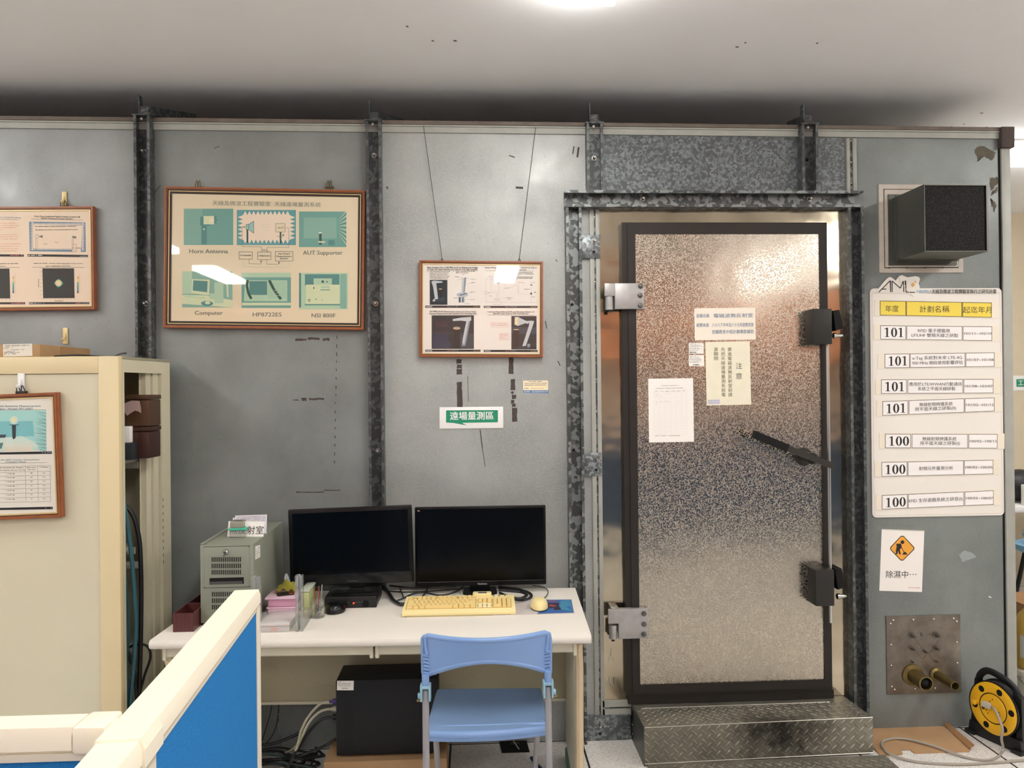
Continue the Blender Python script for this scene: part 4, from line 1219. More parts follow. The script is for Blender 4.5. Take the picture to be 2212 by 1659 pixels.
p.poly([(622, 962), (1096, 962), (1105, 1408), (634, 1410)], Dk).poly([(-340, 965), (130, 965), (142, 1413), (-330, 1415)], Dk)
p.up().poly([(795, 1186), (850, 1122), (878, 1122), (934, 1180), (930, 1200), (880, 1247), (850, 1247)], mat('print_teal_ring', '#3e8f92', 0.6)).up().oval(864, 1184, 52, 52, mat('print_lime', '#a9cfa0', 0.6)).up().oval(864, 1184, 43, 43, mat('print_yellow', '#ecd58c', 0.6)).up().oval(863, 1184, 34, 34, Pc).up().oval(863, 1184, 30, 30, Og).up().oval(863, 1184, 25, 25, Pc)
p.d = fr.d0 + 0.00012
for x in (1142, 176):
    for k, (y0, y1, m) in enumerate(((1080, 1115, Og), (1115, 1168, mat('print_yellow', '#ecd58c', 0.6)), (1168, 1215, Gn), (1215, 1270, mat('print_teal_ring', '#3e8f92', 0.6)), (1270, 1310, Bl), (1310, 1333, Nb))): p.rect(x, y0, x + 22, y1, m)
    p.line([(x + 38, 1040), (x + 38, 1338)], 2, M_grey_ink)
for k in range(9):
    y = 958 + k * 56.5; p.sc(585, 620, y, 10, M_grey_ink); x = 632 + k * 58.5; p.sc(x - 10, x + 18, 1421, 10, M_grey_ink)
    x = 20 + k * 58; 
    if k < 3: p.sc(x - 14, x + 14, 1427, 10, M_grey_ink)
p.sc(805, 938, 1450, 16, M_ink)
for k in range(10): p.rect(560, 1120 + k * 13, 572, 1129 + k * 13, M_grey_ink)
mb.build('printed_sheet', o)
M_brass_d = mat('dark_brass', '#4a3d26', 0.4, 0.8)
def clip(parent, px, py, y, m):
    c = P(px, py, y); q = MB()
    q.box(c + V(-0.02, -0.006, -0.008), c + V(0.02, 0.006, 0.004), m, 0.002)
    for k in (-0.008, 0.008): q.tube([c + V(k - 0.006, -0.003, 0), c + V(k - 0.003, -0.01, 0.02), c + V(k + 0.003, -0.01, 0.02), c + V(k + 0.006, -0.003, 0)], 0.0016, m, 6, 3)
    q.build('bulldog_clip', parent)
clip(o, 139, 446, -0.018, M_brass_d)
M_hook = mat('yellowed_plastic', '#e6cf93', 0.3, coat=0.3); M_hookw = mat('white_plastic', '#efeeea', 0.3)
def wall_hook(px, py0, py1, label, m, plane=None, w=0.011):
    fr = Flat((px - 6, py0), (px + 6, py0), (px + 6, py1), (px - 6, py1), y=0.0, plane=plane)
    o = thing('wall_hook', label, 'hook', fr.c, fr.rot)
    q = fr.mb(); h = fr.h / 2
    q.box((-w, -0.007, -h), (w, 0, h), m, 0.006, 3); q.build('back_plate', o)
    q = fr.mb(); q.tube([(0, -0.006, h * 0.3), (0, -0.014, -h * 0.2), (0, -0.024, -h * 0.55), (0, -0.03, -h * 0.3)], [0.006, 0.004], m, 8); q.build('hook', o)
wall_hook(140, 414, 448, 'yellowed plastic hook from which the upper plot poster hangs', M_hook)
wall_hook(142, 708, 744, 'empty yellowed plastic hook on the grey wall above the cream rack', M_hook)

# --- hanging sign and sticker
M_signgreen = mat('sign_green', '#1b8c68', 0.45); M_signwhite = mat('sign_white', '#f3f1ee', 0.45)
fr = Flat((949, 880), (1087, 878), (1087, 925), (950, 926), y=0.0)
o = thing('area_sign', 'white sign with a green speech bubble and white Chinese characters', 'sign', fr.c, fr.rot)
mb = fr.mb(); mb.box((-fr.w / 2, -0.004, -fr.h / 2), (fr.w / 2, 0, fr.h / 2), M_signwhite, 0.0008); mb.build('board', o)
fr.crop(880, 540, 4.147); mb = fr.mb(); p = Pr(fr, mb, 0.0044)
p.poly([(347, 1440), (352, 1436), (806, 1434), (811, 1438), (811, 1538), (806, 1543), (489, 1548), (532, 1571), (412, 1549), (350, 1546), (346, 1540)], M_signgreen)
mb.build('speech_bubble', o)
mb = fr.mb(); p = Pr(fr, mb, 0.0047); p.t('遠場量測區', 382, 772, 1487, 78, M_signwhite, 0.018, 1483); mb.build('lettering', o)
fr, o = paper('subsidy_sticker', ((1130, 822), (1184, 822), (1184, 849), (1130, 850)), 0.0, 'small cream sticker with a blue foot right of the peeled tape', 'sticker', mat('sticker_cream', '#f6e6c2', 0.5))
fr.crop(1120, 800, 24.58); mb = fr.mb(); p = Pr(fr, mb, 0.0011)
p.rect(250, 1060, 1600, 1210, mat('sticker_blue', '#2f6ea6', 0.5)).up()
p.t('設計單位：國立高雄海洋科技大學', 290, 1560, 1135, 90, M_paper, 0.01)
for x0, x1, y in ((550, 1210, 595), (320, 1500, 690), (330, 1470, 785), (310, 540, 950)): p.sc(x0, x1, y, 70, M_grey_ink, 0.95)
p.sc(660, 1340, 950, 80, Tn, 0.95)
mb.build('print', o)
# ------------------------------------------------------------------ filter box of the ventilation opening
M_frame_pk = mat('stained_white_frame', '#cfc5b8', 0.5, var=0.2, vscale=14)
M_duct = mat('grey_duct', '#5b5c55', 0.45, 0.5, var=0.2, vscale=6)
vent = thing('vent_box', 'projecting grey vent box with a black mesh front on the chamber wall', 'vent', P(1985, 490, 0))
a, b = P(1897, 399, 0), P(2079, 589, 0)
mb = MB(); ring(mb, a.x, b.z, b.x, a.z, a.x + 0.022, b.z + 0.022, b.x - 0.022, a.z - 0.022, -0.006, 0, M_frame_pk)
ring(mb, a.x + 0.026, b.z + 0.026, b.x - 0.026, a.z - 0.026, a.x + 0.05, b.z + 0.05, b.x - 0.05, a.z - 0.05, -0.01, 0, M_frame_pk)
mb.box((a.x + 0.02, -0.003, b.z + 0.02), (b.x - 0.02, 0, a.z - 0.02), M_black_matt)
for k in range(4): mb.cyl((a.x + 0.045 + k * 0.088, -0.004, b.z + 0.024), (a.x + 0.045 + k * 0.088, -0.008, b.z + 0.024), 0.005, M_rust, 8)
mb.build('flange', vent)
YB_ = -0.275
c0, c1 = P(1996, 398, YB_), P(2136, 543, YB_)
X0, X1, Z0, Z1 = c0.x, c1.x, c1.z, c0.z
mb = MB(); th = 0.003
for q in (((X0, YB_, Z0), (X0 + th, -0.003, Z1)), ((X1 - th, YB_, Z0), (X1, -0.003, Z1)), ((X0 + th, YB_, Z0), (X1 - th, -0.003, Z0 + th)), ((X0 + th, YB_, Z1 - th), (X1 - th, -0.003, Z1))): mb.box(*q, M_duct)
for ya, r in ((-0.012, 0.02), (-0.05, 0.006)):
    ring(mb, X0 - r, Z0 - r, X1 + r, Z1 + r, X0, Z0, X1, Z1, ya - 0.006, ya, M_duct)
mb.build('duct', vent)
t = NT('black_mesh'); vo = t.n('ShaderNodeTexVoronoi', Scale=230.0); t.l(t.coords(), vo.inputs['Vector'])
t.l(t.mix(t.ramp(vo.outputs['Distance'], [(0.45, 0.0), (0.7, 1.0)]), lin('#0e0d0d'), lin('#2b2928')), t.b.inputs['Base Color']); t.set(Roughness=0.7); t.b.inputs['Specular IOR Level'].default_value = 0.2
MB().box((X0 + th, YB_ + 0.004, Z0 + th), (X1 - th - 0.012, YB_ + 0.012, Z1 - th - 0.004), t.m).build('mesh_screen', vent)
mb = MB(); ring(mb, X0, Z0, X1, Z1, X0 + 0.0025, Z0 + 0.0025, X1 - 0.009, Z1 - 0.005, YB_ - 0.001, YB_, mat('worn_edge_grey', '#6e6d68', 0.4, 0.6)); mb.build('rim', vent)

# ------------------------------------------------------------------ research board
M_board = mat('board_white', '#efe9df', 0.4, var=0.03, vscale=3)
M_stripbk = mat('strip_backing', '#efe5d2', 0.5)
M_cell = mat('strip_paper', '#f6f1ee', 0.55)
M_yel = mat('strip_yellow', '#efd552', 0.35)
fr = Flat((1878, 624), (2161, 622), (2168, 1113), (1883, 1117), y=-0.0008)
board = thing('project_board', 'tall white rounded board of dated project strips under the vent box', 'board', fr.c, fr.rot)
def rounded(x0, z0, x1, z1, r, n=6):
    q = []
    for cx, cz, a0 in ((x1 - r, z1 - r, 0), (x0 + r, z1 - r, 90), (x0 + r, z0 + r, 180), (x1 - r, z0 + r, 270)):
        for k in range(n + 1):
            a_ = math.radians(a0 + 90 * k / n); q.append((cx + r * math.cos(a_), cz + r * math.sin(a_)))
    return q
w, h = fr.w / 2, fr.h / 2
mb = fr.mb(); mb.prism([(x, 0, z) for x, z in rounded(-w, -h, w, h, 0.02)], (0, -0.006, 0), M_board)
mb.build('panel', board)
M_groove = mat('groove_grey', '#c9beb0', 0.6)
mb = fr.mb()
pts = rounded(-w + 0.009, -h + 0.009, w - 0.009, h - 0.022, 0.012); mb.pline(pts + pts[:1], 0.0016, M_groove, 0.0063)
mb.build('groove', board)
fr.crop(1860, 590, 3.071)
lg = fr.mb(); 
lp = [fr.l(*q) for q in ((88, 132), (140, 65), (165, 38), (182, 27), (198, 32), (222, 52), (245, 22), (262, 15), (280, 22), (300, 30), (325, 26), (350, 22), (368, 25), (378, 30), (383, 42), (374, 70), (382, 95), (377, 105), (378, 140), (340, 158), (300, 135))]
lg.prism([(x, -0.006, z) for x, z in lp], (0, -0.004, 0), M_board); lgo = lg.build('logo_plate', board)
mb = fr.mb(); p = Pr(fr, mb, 0.0106)
p.line([(110, 128), (185, 52), (188, 128)], 6, M_ink).line([(188, 52), (188, 128)], 6, M_ink).line([(128, 108), (160, 108)], 6, M_ink)
p.line([(198, 128), (198, 54), (252, 102), (272, 54), (275, 128)], 6, M_ink).line([(288, 52), (290, 128), (350, 130)], 6, M_ink).line([(283, 52), (285, 80)], 5, M_ink)
p.oval(335, 80, 11, 13, mat('logo_amber', '#e9b25c', 0.5)).oval(352, 60, 6, 7, mat('logo_amber', '#e9b25c', 0.5))
p.line([(245, 28), (250, 60), (290, 110), (335, 150)], 3, M_groove)
mb.build('emblem', lgo)
mb = fr.mb(); p = Pr(fr, mb, 0.0106)
p.t('NKMU', 360, 452, 123, 27, mat('logo_blue', '#7fa7bd', 0.5), 0.02, 124).t('天線及微波工程實驗室執行之研究計畫', 461, 888, 123, 31, M_ink, 0.015)
mb.build('heading', board)

def serif(mb, fr, ch, x0, x1, y0, y1, m, d):
    """heavy book-face numerals"""
    k = lambda u, v: fr.l(x0 + (x1 - x0) * u, y0 + (y1 - y0) * v)
    if ch == '1':
        for q in ([(0.36, 0.02), (0.62, 0.0), (0.62, 0.96), (0.36, 0.96)], [(0.14, 0.95), (0.84, 0.95), (0.84, 1.0), (0.14, 1.0)], [(0.10, 0.12), (0.40, 0.02), (0.40, 0.14), (0.10, 0.17)]):
            mb.poly([k(*c) for c in q], m, d)
    else:
        n = 20; out = []; inn = []
        for i in range(n):
            a_ = 2 * PI * i / n
            out.append(k(0.5 + 0.47 * math.cos(a_), 0.5 + 0.51 * math.sin(a_))); inn.append(k(0.5 + 0.17 * math.cos(a_), 0.5 + 0.45 * math.sin(a_)))
        for i in range(n):
            j = (i + 1) % n; mb.poly([out[i], out[j], inn[j], inn[i]], m, d)
rows = [
    ('101', (122, 291), (295, 664), (668, 862), 348, 440, 355, 450, (80, 905), 343, 452, ('RFID 電子標籤用', 'LF/UHF 雙頻天線之研製'), '101/11~102/10', 'board strip reading 101, topmost below the yellow header', (370, 580), (328, 636)),
    ('101', (150, 316), (318, 684), (686, 877), 537, 630, 527, 621, (106, 922), 530, 636, ('e-Tag 系統對未來 LTE-4G', '900 MHz 頻段使用影響評估'), '101/07~101/08', 'board strip about LTE-4G and 900 MHz, second below the header', (334, 662), (332, 667)),
    ('101', (127, 296), (302, 669), (673, 870), 706, 800, 703, 796, (90, 915), 700, 804, ('應用於LTE/WWAN行動通訊', '系統之平面天線研製'), '101/08~103/07', 'board strip about LTE/WWAN dated up to 103/07', (312, 662), (370, 617)),
    ('101', (136, 305), (310, 677), (681, 877), 850, 945, 825, 916, (98, 922), 822, 953, ('無線射頻辨識系統', '用平面天線之研製(II)'), '101/02~101/12', 'board strip tilted up to the right, ending in (II)', (380, 600), (350, 622)),
    ('100', (153, 324), (330, 700), (705, 897), 1066, 1160, 1067, 1162, (116, 945), 1062, 1165, ('無線射頻辨識系統', '用平面天線之研製(I)'), '100/02~100/12', 'board strip sticking out past the board edge on its right', (400, 625), (384, 648)),
    ('100', (130, 300), (303, 673), (676, 869), 1253, 1349, 1238, 1332, (86, 912), 1245, 1352, ('射頻元件量測分析',), '100/02~100/05', 'board strip with one line of writing, dated 100/02 to 100/05', (377, 603), None),
    ('100', (132, 302), (305, 675), (680, 872), 1472, 1566, 1440, 1534, (94, 912), 1435, 1572, ('RFID 生存遊戲系統之研發(I)',), '100/03~100/07', 'lowest strip of the board, beginning with RFID', (305, 665), None),
]
def strip_obj(row, label, header=False):
    yr, c1_, c2_, c3_, yl0, yl1, yr0, yr1, ext, ye0, ye1, lines, dates = row[:13]
    Y = lambda x, t: yl0 + (yr0 - yl0) * (x - c1_[0]) / (c3_[1] - c1_[0]) if t == 0 else yl1 + (yr1 - yl1) * (x - c1_[0]) / (c3_[1] - c1_[0])
    f0 = fr.hit((c1_[0] + c3_[1]) / 2 / 3.071 + 1860, (yl0 + yr1) / 2 / 3.071 + 590)
    o = thing('name_strip', label, 'strip', f0 + V(0, -0.006, 0), fr.rot, group='magnetic strips on the project board')
    mb = fr.mb()
    q = [fr.l(ext[0], Y(ext[0], 0) - 4), fr.l(ext[1], Y(ext[1], 0) - 4), fr.l(ext[1], Y(ext[1], 1) + 4), fr.l(ext[0], Y(ext[0], 1) + 4)]
    mb.prism([(x, -0.0066, z) for x, z in q], (0, -0.0014, 0), M_stripbk)
    mb.build('backing', o)
    mb = fr.mb(); p = Pr(fr, mb, 0.0083)
    for a_, b_ in (c1_, c2_, c3_):
        m_ = M_yel if header else M_cell
        p.d = 0.0083; p.poly([(a_, Y(a_, 0)), (b_, Y(b_, 0)), (b_, Y(b_, 1)), (a_, Y(a_, 1))], M_ink)
        g = 3.2 if not header else 3.6
        p.d = 0.0085; p.poly([(a_ + g, Y(a_, 0) + g), (b_ - g, Y(b_, 0) + g), (b_ - g, Y(b_, 1) - g), (a_ + g, Y(a_, 1) - g)], m_)
    mb.build('cell', o)
    return o, Y
o, Y = strip_obj(('', (119, 292), (293, 663), (664, 859), 184, 281, 197, 296, (84, 905), 180, 290, (), ''), 'yellow header strip of the white project board', True)
mb = fr.mb(); p = Pr(fr, mb, 0.0087)
for s, x0, x1, y in (('年度', 155, 243, 237), ('計劃名稱', 382, 578, 240), ('起迄年月', 668, 858, 245)):
    mb = fr.mb(); p = Pr(fr, mb, 0.0087); p.t(s, x0, x1, y, 46, M_ink, 0.0); mb.build('lettering', o)
for row in rows:
    o, Y = strip_obj(row, row[13])
    yr, c1_, c2_, c3_ = row[:4]
    mb = fr.mb(); p = Pr(fr, mb, 0.0088)
    cy = (Y(c1_[0], 0) + Y(c1_[0], 1)) / 2
    x0 = c1_[0] + 22; wd = (c1_[1] - c1_[0] - 32) / 3
    for k, ch in enumerate(yr):
        c_ = cy + (Y(c1_[1], 0) - Y(c1_[0], 0)) * (k - 0.5) / 3
        serif(mb, fr, ch, x0 + k * wd + 1, x0 + (k + 1) * wd - 1, c_ - 31, c_ + 31, M_ink, p.d)
    mb.build('year_number', o); mb = fr.mb(); p = Pr(fr, mb, 0.0088)
    xm = (c2_[0] + c2_[1]) / 2
    ym = (Y(xm, 0) + Y(xm, 1)) / 2; sl = (Y(c2_[1], 0) - Y(c2_[0], 0)) / (c2_[1] - c2_[0])
    Gk = mat('strip_ink', '#3c3a38', 0.6)
    for j, s in enumerate(row[11]):
        x0_, x1_ = row[14 + j] if row[14 + j] else row[14]
        yy = ym + (j - (len(row[11]) - 1) / 2) * 31
        p.t(s, x0_, x1_, yy + sl * (x0_ - xm), 27, Gk, 0.008, yy + sl * (x1_ - xm))
    mb.build('lettering', o); mb = fr.mb(); p = Pr(fr, mb, 0.0088)
    yd = (Y(c3_[0], 0) + Y(c3_[1], 1)) / 2
    p.t(row[12], c3_[0] + 9, c3_[1] - 5, yd, 22, Gk, 0.02)
    mb.build('date_range', o)

# ------------------------------------------------------------------ dehumidifying notice
fr, o = paper('works_notice', ((1904, 1143), (1995, 1146), (1993, 1279), (1900, 1276)), 0.0, 'white sheet with an orange roadworks diamond and Chinese characters', 'notice')
fr.crop(1860, 1120, 3.077); mb = fr.mb(); p = Pr(fr, mb, 0.0011); M_or = mat('diamond_orange', '#eba43a', 0.55)
dm = [(264, 115), (282, 115), (353, 190), (353, 206), (280, 279), (262, 279), (193, 207), (193, 190)]
p.poly(dm, M_ink).up().poly([(265, 121), (281, 121), (347, 192), (347, 204), (279, 273), (264, 273), (199, 205), (199, 192)], M_or).up()
p.oval(274, 157, 13, 12, M_ink).poly([(233, 168), (262, 166), (270, 180), (262, 200), (256, 208), (264, 238), (252, 238), (246, 214), (240, 238), (228, 238), (232, 205), (236, 182)], M_ink).line([(262, 182), (285, 225)], 4, M_ink).line([(234, 172), (246, 190), (268, 195)], 6, M_ink).poly([(272, 240), (284, 222), (296, 222), (308, 240)], M_ink)
for k in range(3): p.oval(327 + k * 18, 371, 3.6, 3.6, M_ink)
p.t('除濕中', 165, 312, 371, 50, M_ink, 0.0)
mb.build('print', o)
mb = fr.mb(); p = Pr(fr, mb, 0.0012); p.sc(315, 392, 459, 9, mat('tiny_red', '#cf8a8a', 0.7), 1.0); mb.build('small_print', o)
M_tape = clear_mat('clear_tape', '#f4f4f0', 0.12, 0.2)
mb = fr.mb(); a_, b_ = fr.l(110, 52), fr.l(440, 88); mb.rect(a_[0], b_[1], b_[0], a_[1], M_tape, 0.0013); mb.build('tape', o)

# ------------------------------------------------------------------ feed-through panel
t = NT('stained_steel'); t.set(Metallic=0.7, Roughness=0.42)
t.l(t.mix(t.ramp(t.noise(9.0, 6, 0.65), [(0.3, 0.0), (0.7, 1.0)]), lin('#6a6157'), lin('#8e877b')), t.b.inputs['Base Color'])
fr = Flat((1912, 1331), (2072, 1327), (2076, 1495), (1916, 1500), y=0.0)
pan = thing('connector_panel', 'square stained steel connector panel with two brass pipes', 'panel', fr.c, fr.rot)
w, h = fr.w / 2, fr.h / 2
mb = fr.mb(); mb.box((-w, -0.006, -h), (w, 0, h), t.m, 0.0015); mb.build('plate', pan)
fr.crop(1860, 1120, 3.077)
M_brass = mat('tarnished_brass', '#86764c', 0.38, 0.9, var=0.3, vscale=25)
for c in ((209, 674), (190, 696), (342, 670), (477, 667), (609, 662), (629, 681), (631, 819), (634, 958), (637, 1095), (618, 1116), (193, 836), (196, 974), (199, 1114), (218, 1133), (353, 1128), (485, 1124)):
    x, z = fr.l(*c); q = fr.mb(); q.lathe((x, -0.006, z), (0, -1, 0), [(0.0062, 0), (0.0058, 0.003), (0.0035, 0.0052), (0.0005, 0.006)], M_steel, 12); q.build('screw', pan)
for c, r, L_ in (((328, 771), 0.012, 0.03), ((490, 768), 0.012, 0.03), ((328, 858), 0.0095, 0.03), ((488, 855), 0.0095, 0.03), ((415, 878), 0.006, 0.02), ((332, 946), 0.005, 0.015), ((494, 944), 0.005, 0.015)):
    x, z = fr.l(*c); q = fr.mb(); q.lathe((x, -0.006, z), (0, -1, 0), [(r * 1.25, 0), (r * 1.25, 0.004), (r * 0.8, 0.005), (r * 0.8, L_), (r * 0.5, L_), (r * 0.45, L_ + 0.006)], mat('dull_nickel', '#6f6b63', 0.4, 0.8), 14); q.build('connector', pan)
for c, r, L_, op in (((335, 1035), 0.034, 0.115, 1), ((490, 1030), 0.021, 0.15, 0)):
    x, z = fr.l(*c); q = fr.mb()
    q.lathe((x, -0.006, z), (0, -1, 0), [(r * 1.5, 0), (r * 1.5, 0.01), (r, 0.016), (r, L_), (r * 0.82, L_ + 0.001), (r * 0.8, L_ - 0.05), (0.001, L_ - 0.05)], M_brass, 24); po = q.build('brass_pipe', pan)
    if op:
        q = fr.mb(); q.lathe((x, -L_ + 0.03, z), (0, -1, 0), [(r * 0.78, 0), (r * 0.78, 0.012), (r * 0.5, 0.03), (0.004, 0.04)], M_black_matt, 10); q.build('black_plug', po)
q = fr.mb(); pts = lambda *cs: [(fr.l(*c)[0], -0.03 - 0.004 * i, fr.l(*c)[1]) for i, c in enumerate(cs)]
q.tube(pts((340, 790), (375, 840), (415, 880)), 0.0007, M_brass_d, 5); q.tube(pts((345, 870), (380, 915), (415, 880), (455, 940)), 0.0007, M_brass_d, 5); q.tube(pts((490, 790), (455, 850), (415, 880)), 0.0007, M_brass_d, 5); q.build('tie_wire', pan)
q = fr.mb(); p = Pr(fr, q, 0.0064); p.line([(388, 754), (392, 780)], 2.5, M_ink).line([(388, 755), (400, 757), (398, 765), (390, 767), (403, 770), (403, 777), (392, 780)], 2.5, M_ink); q.build('pen_mark', pan)

# ------------------------------------------------------------------ flattened cardboard, reel and cord on the floor
M_card = mat('cardboard', '#b9946c', 0.85, var=0.22, vscale=5, bump=0.05, bscale=120)
M_card_d = mat('cardboard_dark', '#a0774f', 0.85, var=0.15, vscale=9)  # darker brown board for the flaps and the far carton
cb = thing('cardboard_sheet', 'flattened brown cardboard sheet on the floor beneath the connector panel', 'cardboard', G(1990, 1600, 0))
def fl(pts, z): return [G(x, y, z) for x, y in pts]
mb = MB(); mb.prism(fl([(1872, 1580), (1888, 1568), (2036, 1563), (2048, 1578), (2098, 1614), (2094, 1622), (1975, 1626), (1966, 1618), (1946, 1619), (1950, 1628), (1902, 1631), (1884, 1612)], 0.006), (0, 0, -0.005), M_card); mb.build('sheet', cb)
mb = MB()
f_ = fl([(2040, 1563), (2056, 1561), (2120, 1608), (2114, 1614)], 0.0) 
a_ = fl([(2036, 1564), (2094, 1618)], 0.008); b_ = fl([(2047, 1562), (2105, 1611)], 0.022)
mb.prism([a_[0], a_[1], b_[1], b_[0]], (0, 0, 0.004), M_card_d)
a_ = fl([(1884, 1572), (1966, 1566)], 0.008); b_ = fl([(1886, 1564), (1964, 1558)], 0.02)
mb.prism([a_[0], a_[1], b_[1], b_[0]], (0, 0, 0.004), M_card_d)
a_ = fl([(1970, 1566), (2036, 1563)], 0.008); b_ = fl([(1970, 1560), (2034, 1557)], 0.016)
mb.prism([a_[0], a_[1], b_[1], b_[0]], (0, 0, 0.004), M_card_d)
mb.build('flap', cb)
# reel
R0 = G(2140, 1608, 0)
M_ryel = mat('reel_yellow', '#edb41f', 0.38, coat=0.2)
ry = math.radians(-72)
reel = thing('cable_reel', 'yellow and black extension cable reel standing by the chamber corner', 'cable reel', (2.385, -0.165, 0), (0, 0, ry))
MR = WM[reel] @ Matrix.Diagonal((0.98, 0.6, 1.0, 1.0))
cz = 0.158; rd = 0.118
mb = MB(MR); mb.lathe((0, -0.052, cz), (0, -1, 0), [(rd, -0.012), (rd, 0), (rd * 0.97, 0.004), (rd * 0.60, 0.004), (rd * 0.58, 0.001), (rd * 0.55, 0.001), (rd * 0.53, 0.006), (0.001, 0.006)], M_ryel, 40); disc = mb.build('disc', reel)
for k in range(6):
    a_ = math.radians(90 - 22 + 60 * k); r_ = rd * 0.77
    q = MB(MR); q.lathe((r_ * math.cos(a_), -0.0563, cz + r_ * math.sin(a_)), (0, -1, 0), [(0.0145, 0), (0.0145, 0.0006)], M_black_matt, 16); q.build('hole', disc)
mb = MB(MR); mb.lathe((0, 0.05, cz), (0, -1, 0), [(rd * 1.05, 0), (rd * 1.05, 0.02), (rd * 0.98, 0.025), (rd * 0.98, 0.085), (rd * 1.04, 0.09), (rd * 1.04, 0.104), (rd * 0.9, 0.104)], M_black, 36)
mb.build('drum', reel)
mb = MB(MR)          # carrying frame: foot, sides and sloping handle
outl = [(-0.125, 0), (0.14, 0), (0.125, 0.10), (0.122, 0.22), (0.105, 0.285), (0.07, 0.325), (-0.045, 0.345), (-0.075, 0.33), (-0.10, 0.24), (-0.13, 0.17)]
innr = [(-0.06, 0.265), (0.07, 0.255), (0.075, 0.285), (0.055, 0.297), (-0.035, 0.315), (-0.052, 0.308)]
O = [V(x, 0, z) for x, z in outl]; I = [V(x, 0, z) for x, z in innr]
for y0_, y1_ in ((-0.045, 0.05),):
    mb.prism([(-0.135, y0_, 0), (0.135, y0_, 0), (0.125, y0_, 0.06), (-0.125, y0_, 0.06)], (0, y1_ - y0_, 0), M_black)
    mb.prism([(0.10, y0_ + 0.02, 0.05), (0.128, y0_ + 0.02, 0.05), (0.125, y0_ + 0.02, 0.24), (0.085, y0_ + 0.02, 0.27)], (0, 0.05, 0), M_black)
    mb.prism([(-0.128, y0_ + 0.02, 0.05), (-0.10, y0_ + 0.02, 0.05), (-0.085, y0_ + 0.02, 0.27), (-0.105, y0_ + 0.02, 0.26)], (0, 0.05, 0), M_black)
mb.box((-0.14, -0.075, 0), (-0.09, 0.07, 0.018), M_black, 0.004); mb.box((0.09, -0.075, 0), (0.14, 0.07, 0.018), M_black, 0.004)
mb.build('stand', reel)
mb = MB(MR); mb.tube([(-0.1, 0, 0.24), (-0.09, 0, 0.275), (-0.065, 0, 0.303), (-0.03, 0, 0.312), (0.04, 0, 0.298), (0.085, 0, 0.274), (0.105, 0, 0.24)], 0.016, M_black, 10); mb.build('carry_handle', reel)
mb = MB(MR); mb.lathe((-0.077, -0.056, cz + 0.005), (0, -1, 0), [(0.011, 0), (0.010, 0.028), (0.012, 0.03), (0.012, 0.04), (0.004, 0.045)], M_ryel, 14); mb.build('winding_knob', reel)
mb = MB(MR)
for a_ in range(3):
    an = math.radians(-20 + a_ * 120)
    for k in (-1, 1):
        x = 0.036 * math.cos(an) + k * 0.006 * math.sin(an); z = cz + 0.036 * math.sin(an) + k * 0.006
        mb.box((x - 0.0015, -0.0589, z - 0.004), (x + 0.0015, -0.058, z + 0.004), M_black_matt)
mb.box((-0.055, -0.0585, cz - 0.02), (-0.04, -0.056, cz - 0.005), M_rust)
mb.build('sockets', reel)
mb = MB(MR); mb.box((-0.045, -0.088, cz - 0.002), (0.0, -0.058, cz + 0.024), mat('plug_grey', '#c9c1b2', 0.5), 0.006); mb.build('plug', reel)
M_cord = mat('grey_cord', '#a1988c', 0.5)
def cord(name, pts, r, m, label, cat='cable', group=None, n=8, sub=8):
    o = MB().tube(pts, r, m, n, sub).build(name, loc=tuple(pts[0]))
    return props(o, label, cat, group)
pw_ = MR @ V(0.0, -0.075, cz + 0.012)
pth = [MR @ V(0.006, -0.080, cz + 0.011), MR @ V(0.035, -0.098, cz + 0.006)] + [MR @ V(0.075, -0.12, cz - 0.05), MR @ V(0.075, -0.13, 0.06)] + [G(2166, 1622, 0.006), G(2142, 1641, 0.006), G(2090, 1637, 0.006), G(2016, 1611, 0.016), G(1975, 1600, 0.015), G(1941, 1595, 0.013), G(1912, 1599, 0.012), G(1905, 1608, 0.012), G(1913, 1622, 0.012), G(1928, 1631, 0.014), G(1983, 1646, 0.006), G(2068, 1651, 0.006), G(2152, 1647, 0.006), G(2240, 1640, 0.006)]
cord('extension_cord', pth, 0.0058, M_cord, 'grey cord looping from the yellow reel across the cardboard and floor', 'cord')
cord('extension_cord', [G(2186, 1611, 0.006), G(2200, 1612, 0.006), G(2240, 1616, 0.006)], 0.006, M_black, 'black cable on the floor running away behind the yellow reel', 'cord')

# ------------------------------------------------------------------ glimpse of the room beyond the chamber corner
ben = thing('lab_bench', 'pale lab bench against the beige wall beyond the chamber corner', 'bench', (3.6, 2.1, 0))
mb = MB(); a_ = P(2195, 1086, 1.6)
bx = 3.25
mb.box((bx, 1.55, 0.745), (bx + 1.3, 2.45, 0.785), M_white, 0.008); mb.build('bench_top', ben)
for x in (bx + 0.05, bx + 1.2):
    for y in (1.62, 2.36): MB().box((x, y, 0), (x + 0.05, y + 0.05, 0.745), M_black).build('leg', ben)
e = P(2202, 827, YB - 0.004)
fr = Flat((2194, 819), (2260, 818), (2260, 834), (2196, 836), y=YB - 0.002)
o = thing('area_sign', 'green sign on the beige far wall, half hidden past the chamber corner', 'sign', fr.c, fr.rot)
mb = fr.mb(); mb.box((-fr.w / 2 - 0.03, -0.003, -fr.h / 2 - 0.03), (fr.w / 2, 0, fr.h / 2 + 0.03), M_signwhite); mb.box((-fr.w / 2, -0.005, -fr.h / 2), (fr.w / 2, -0.003, fr.h / 2), M_signgreen); mb.build('board', o)
mb = fr.mb(); q = fr.l(2204, 827); mb.text('工', q[0], q[1], 0.05, M_signwhite, 0.0056, bold=0.02); mb.build('lettering', o)
bz = 0.785
bg = P(2198, 1060, 1.75)
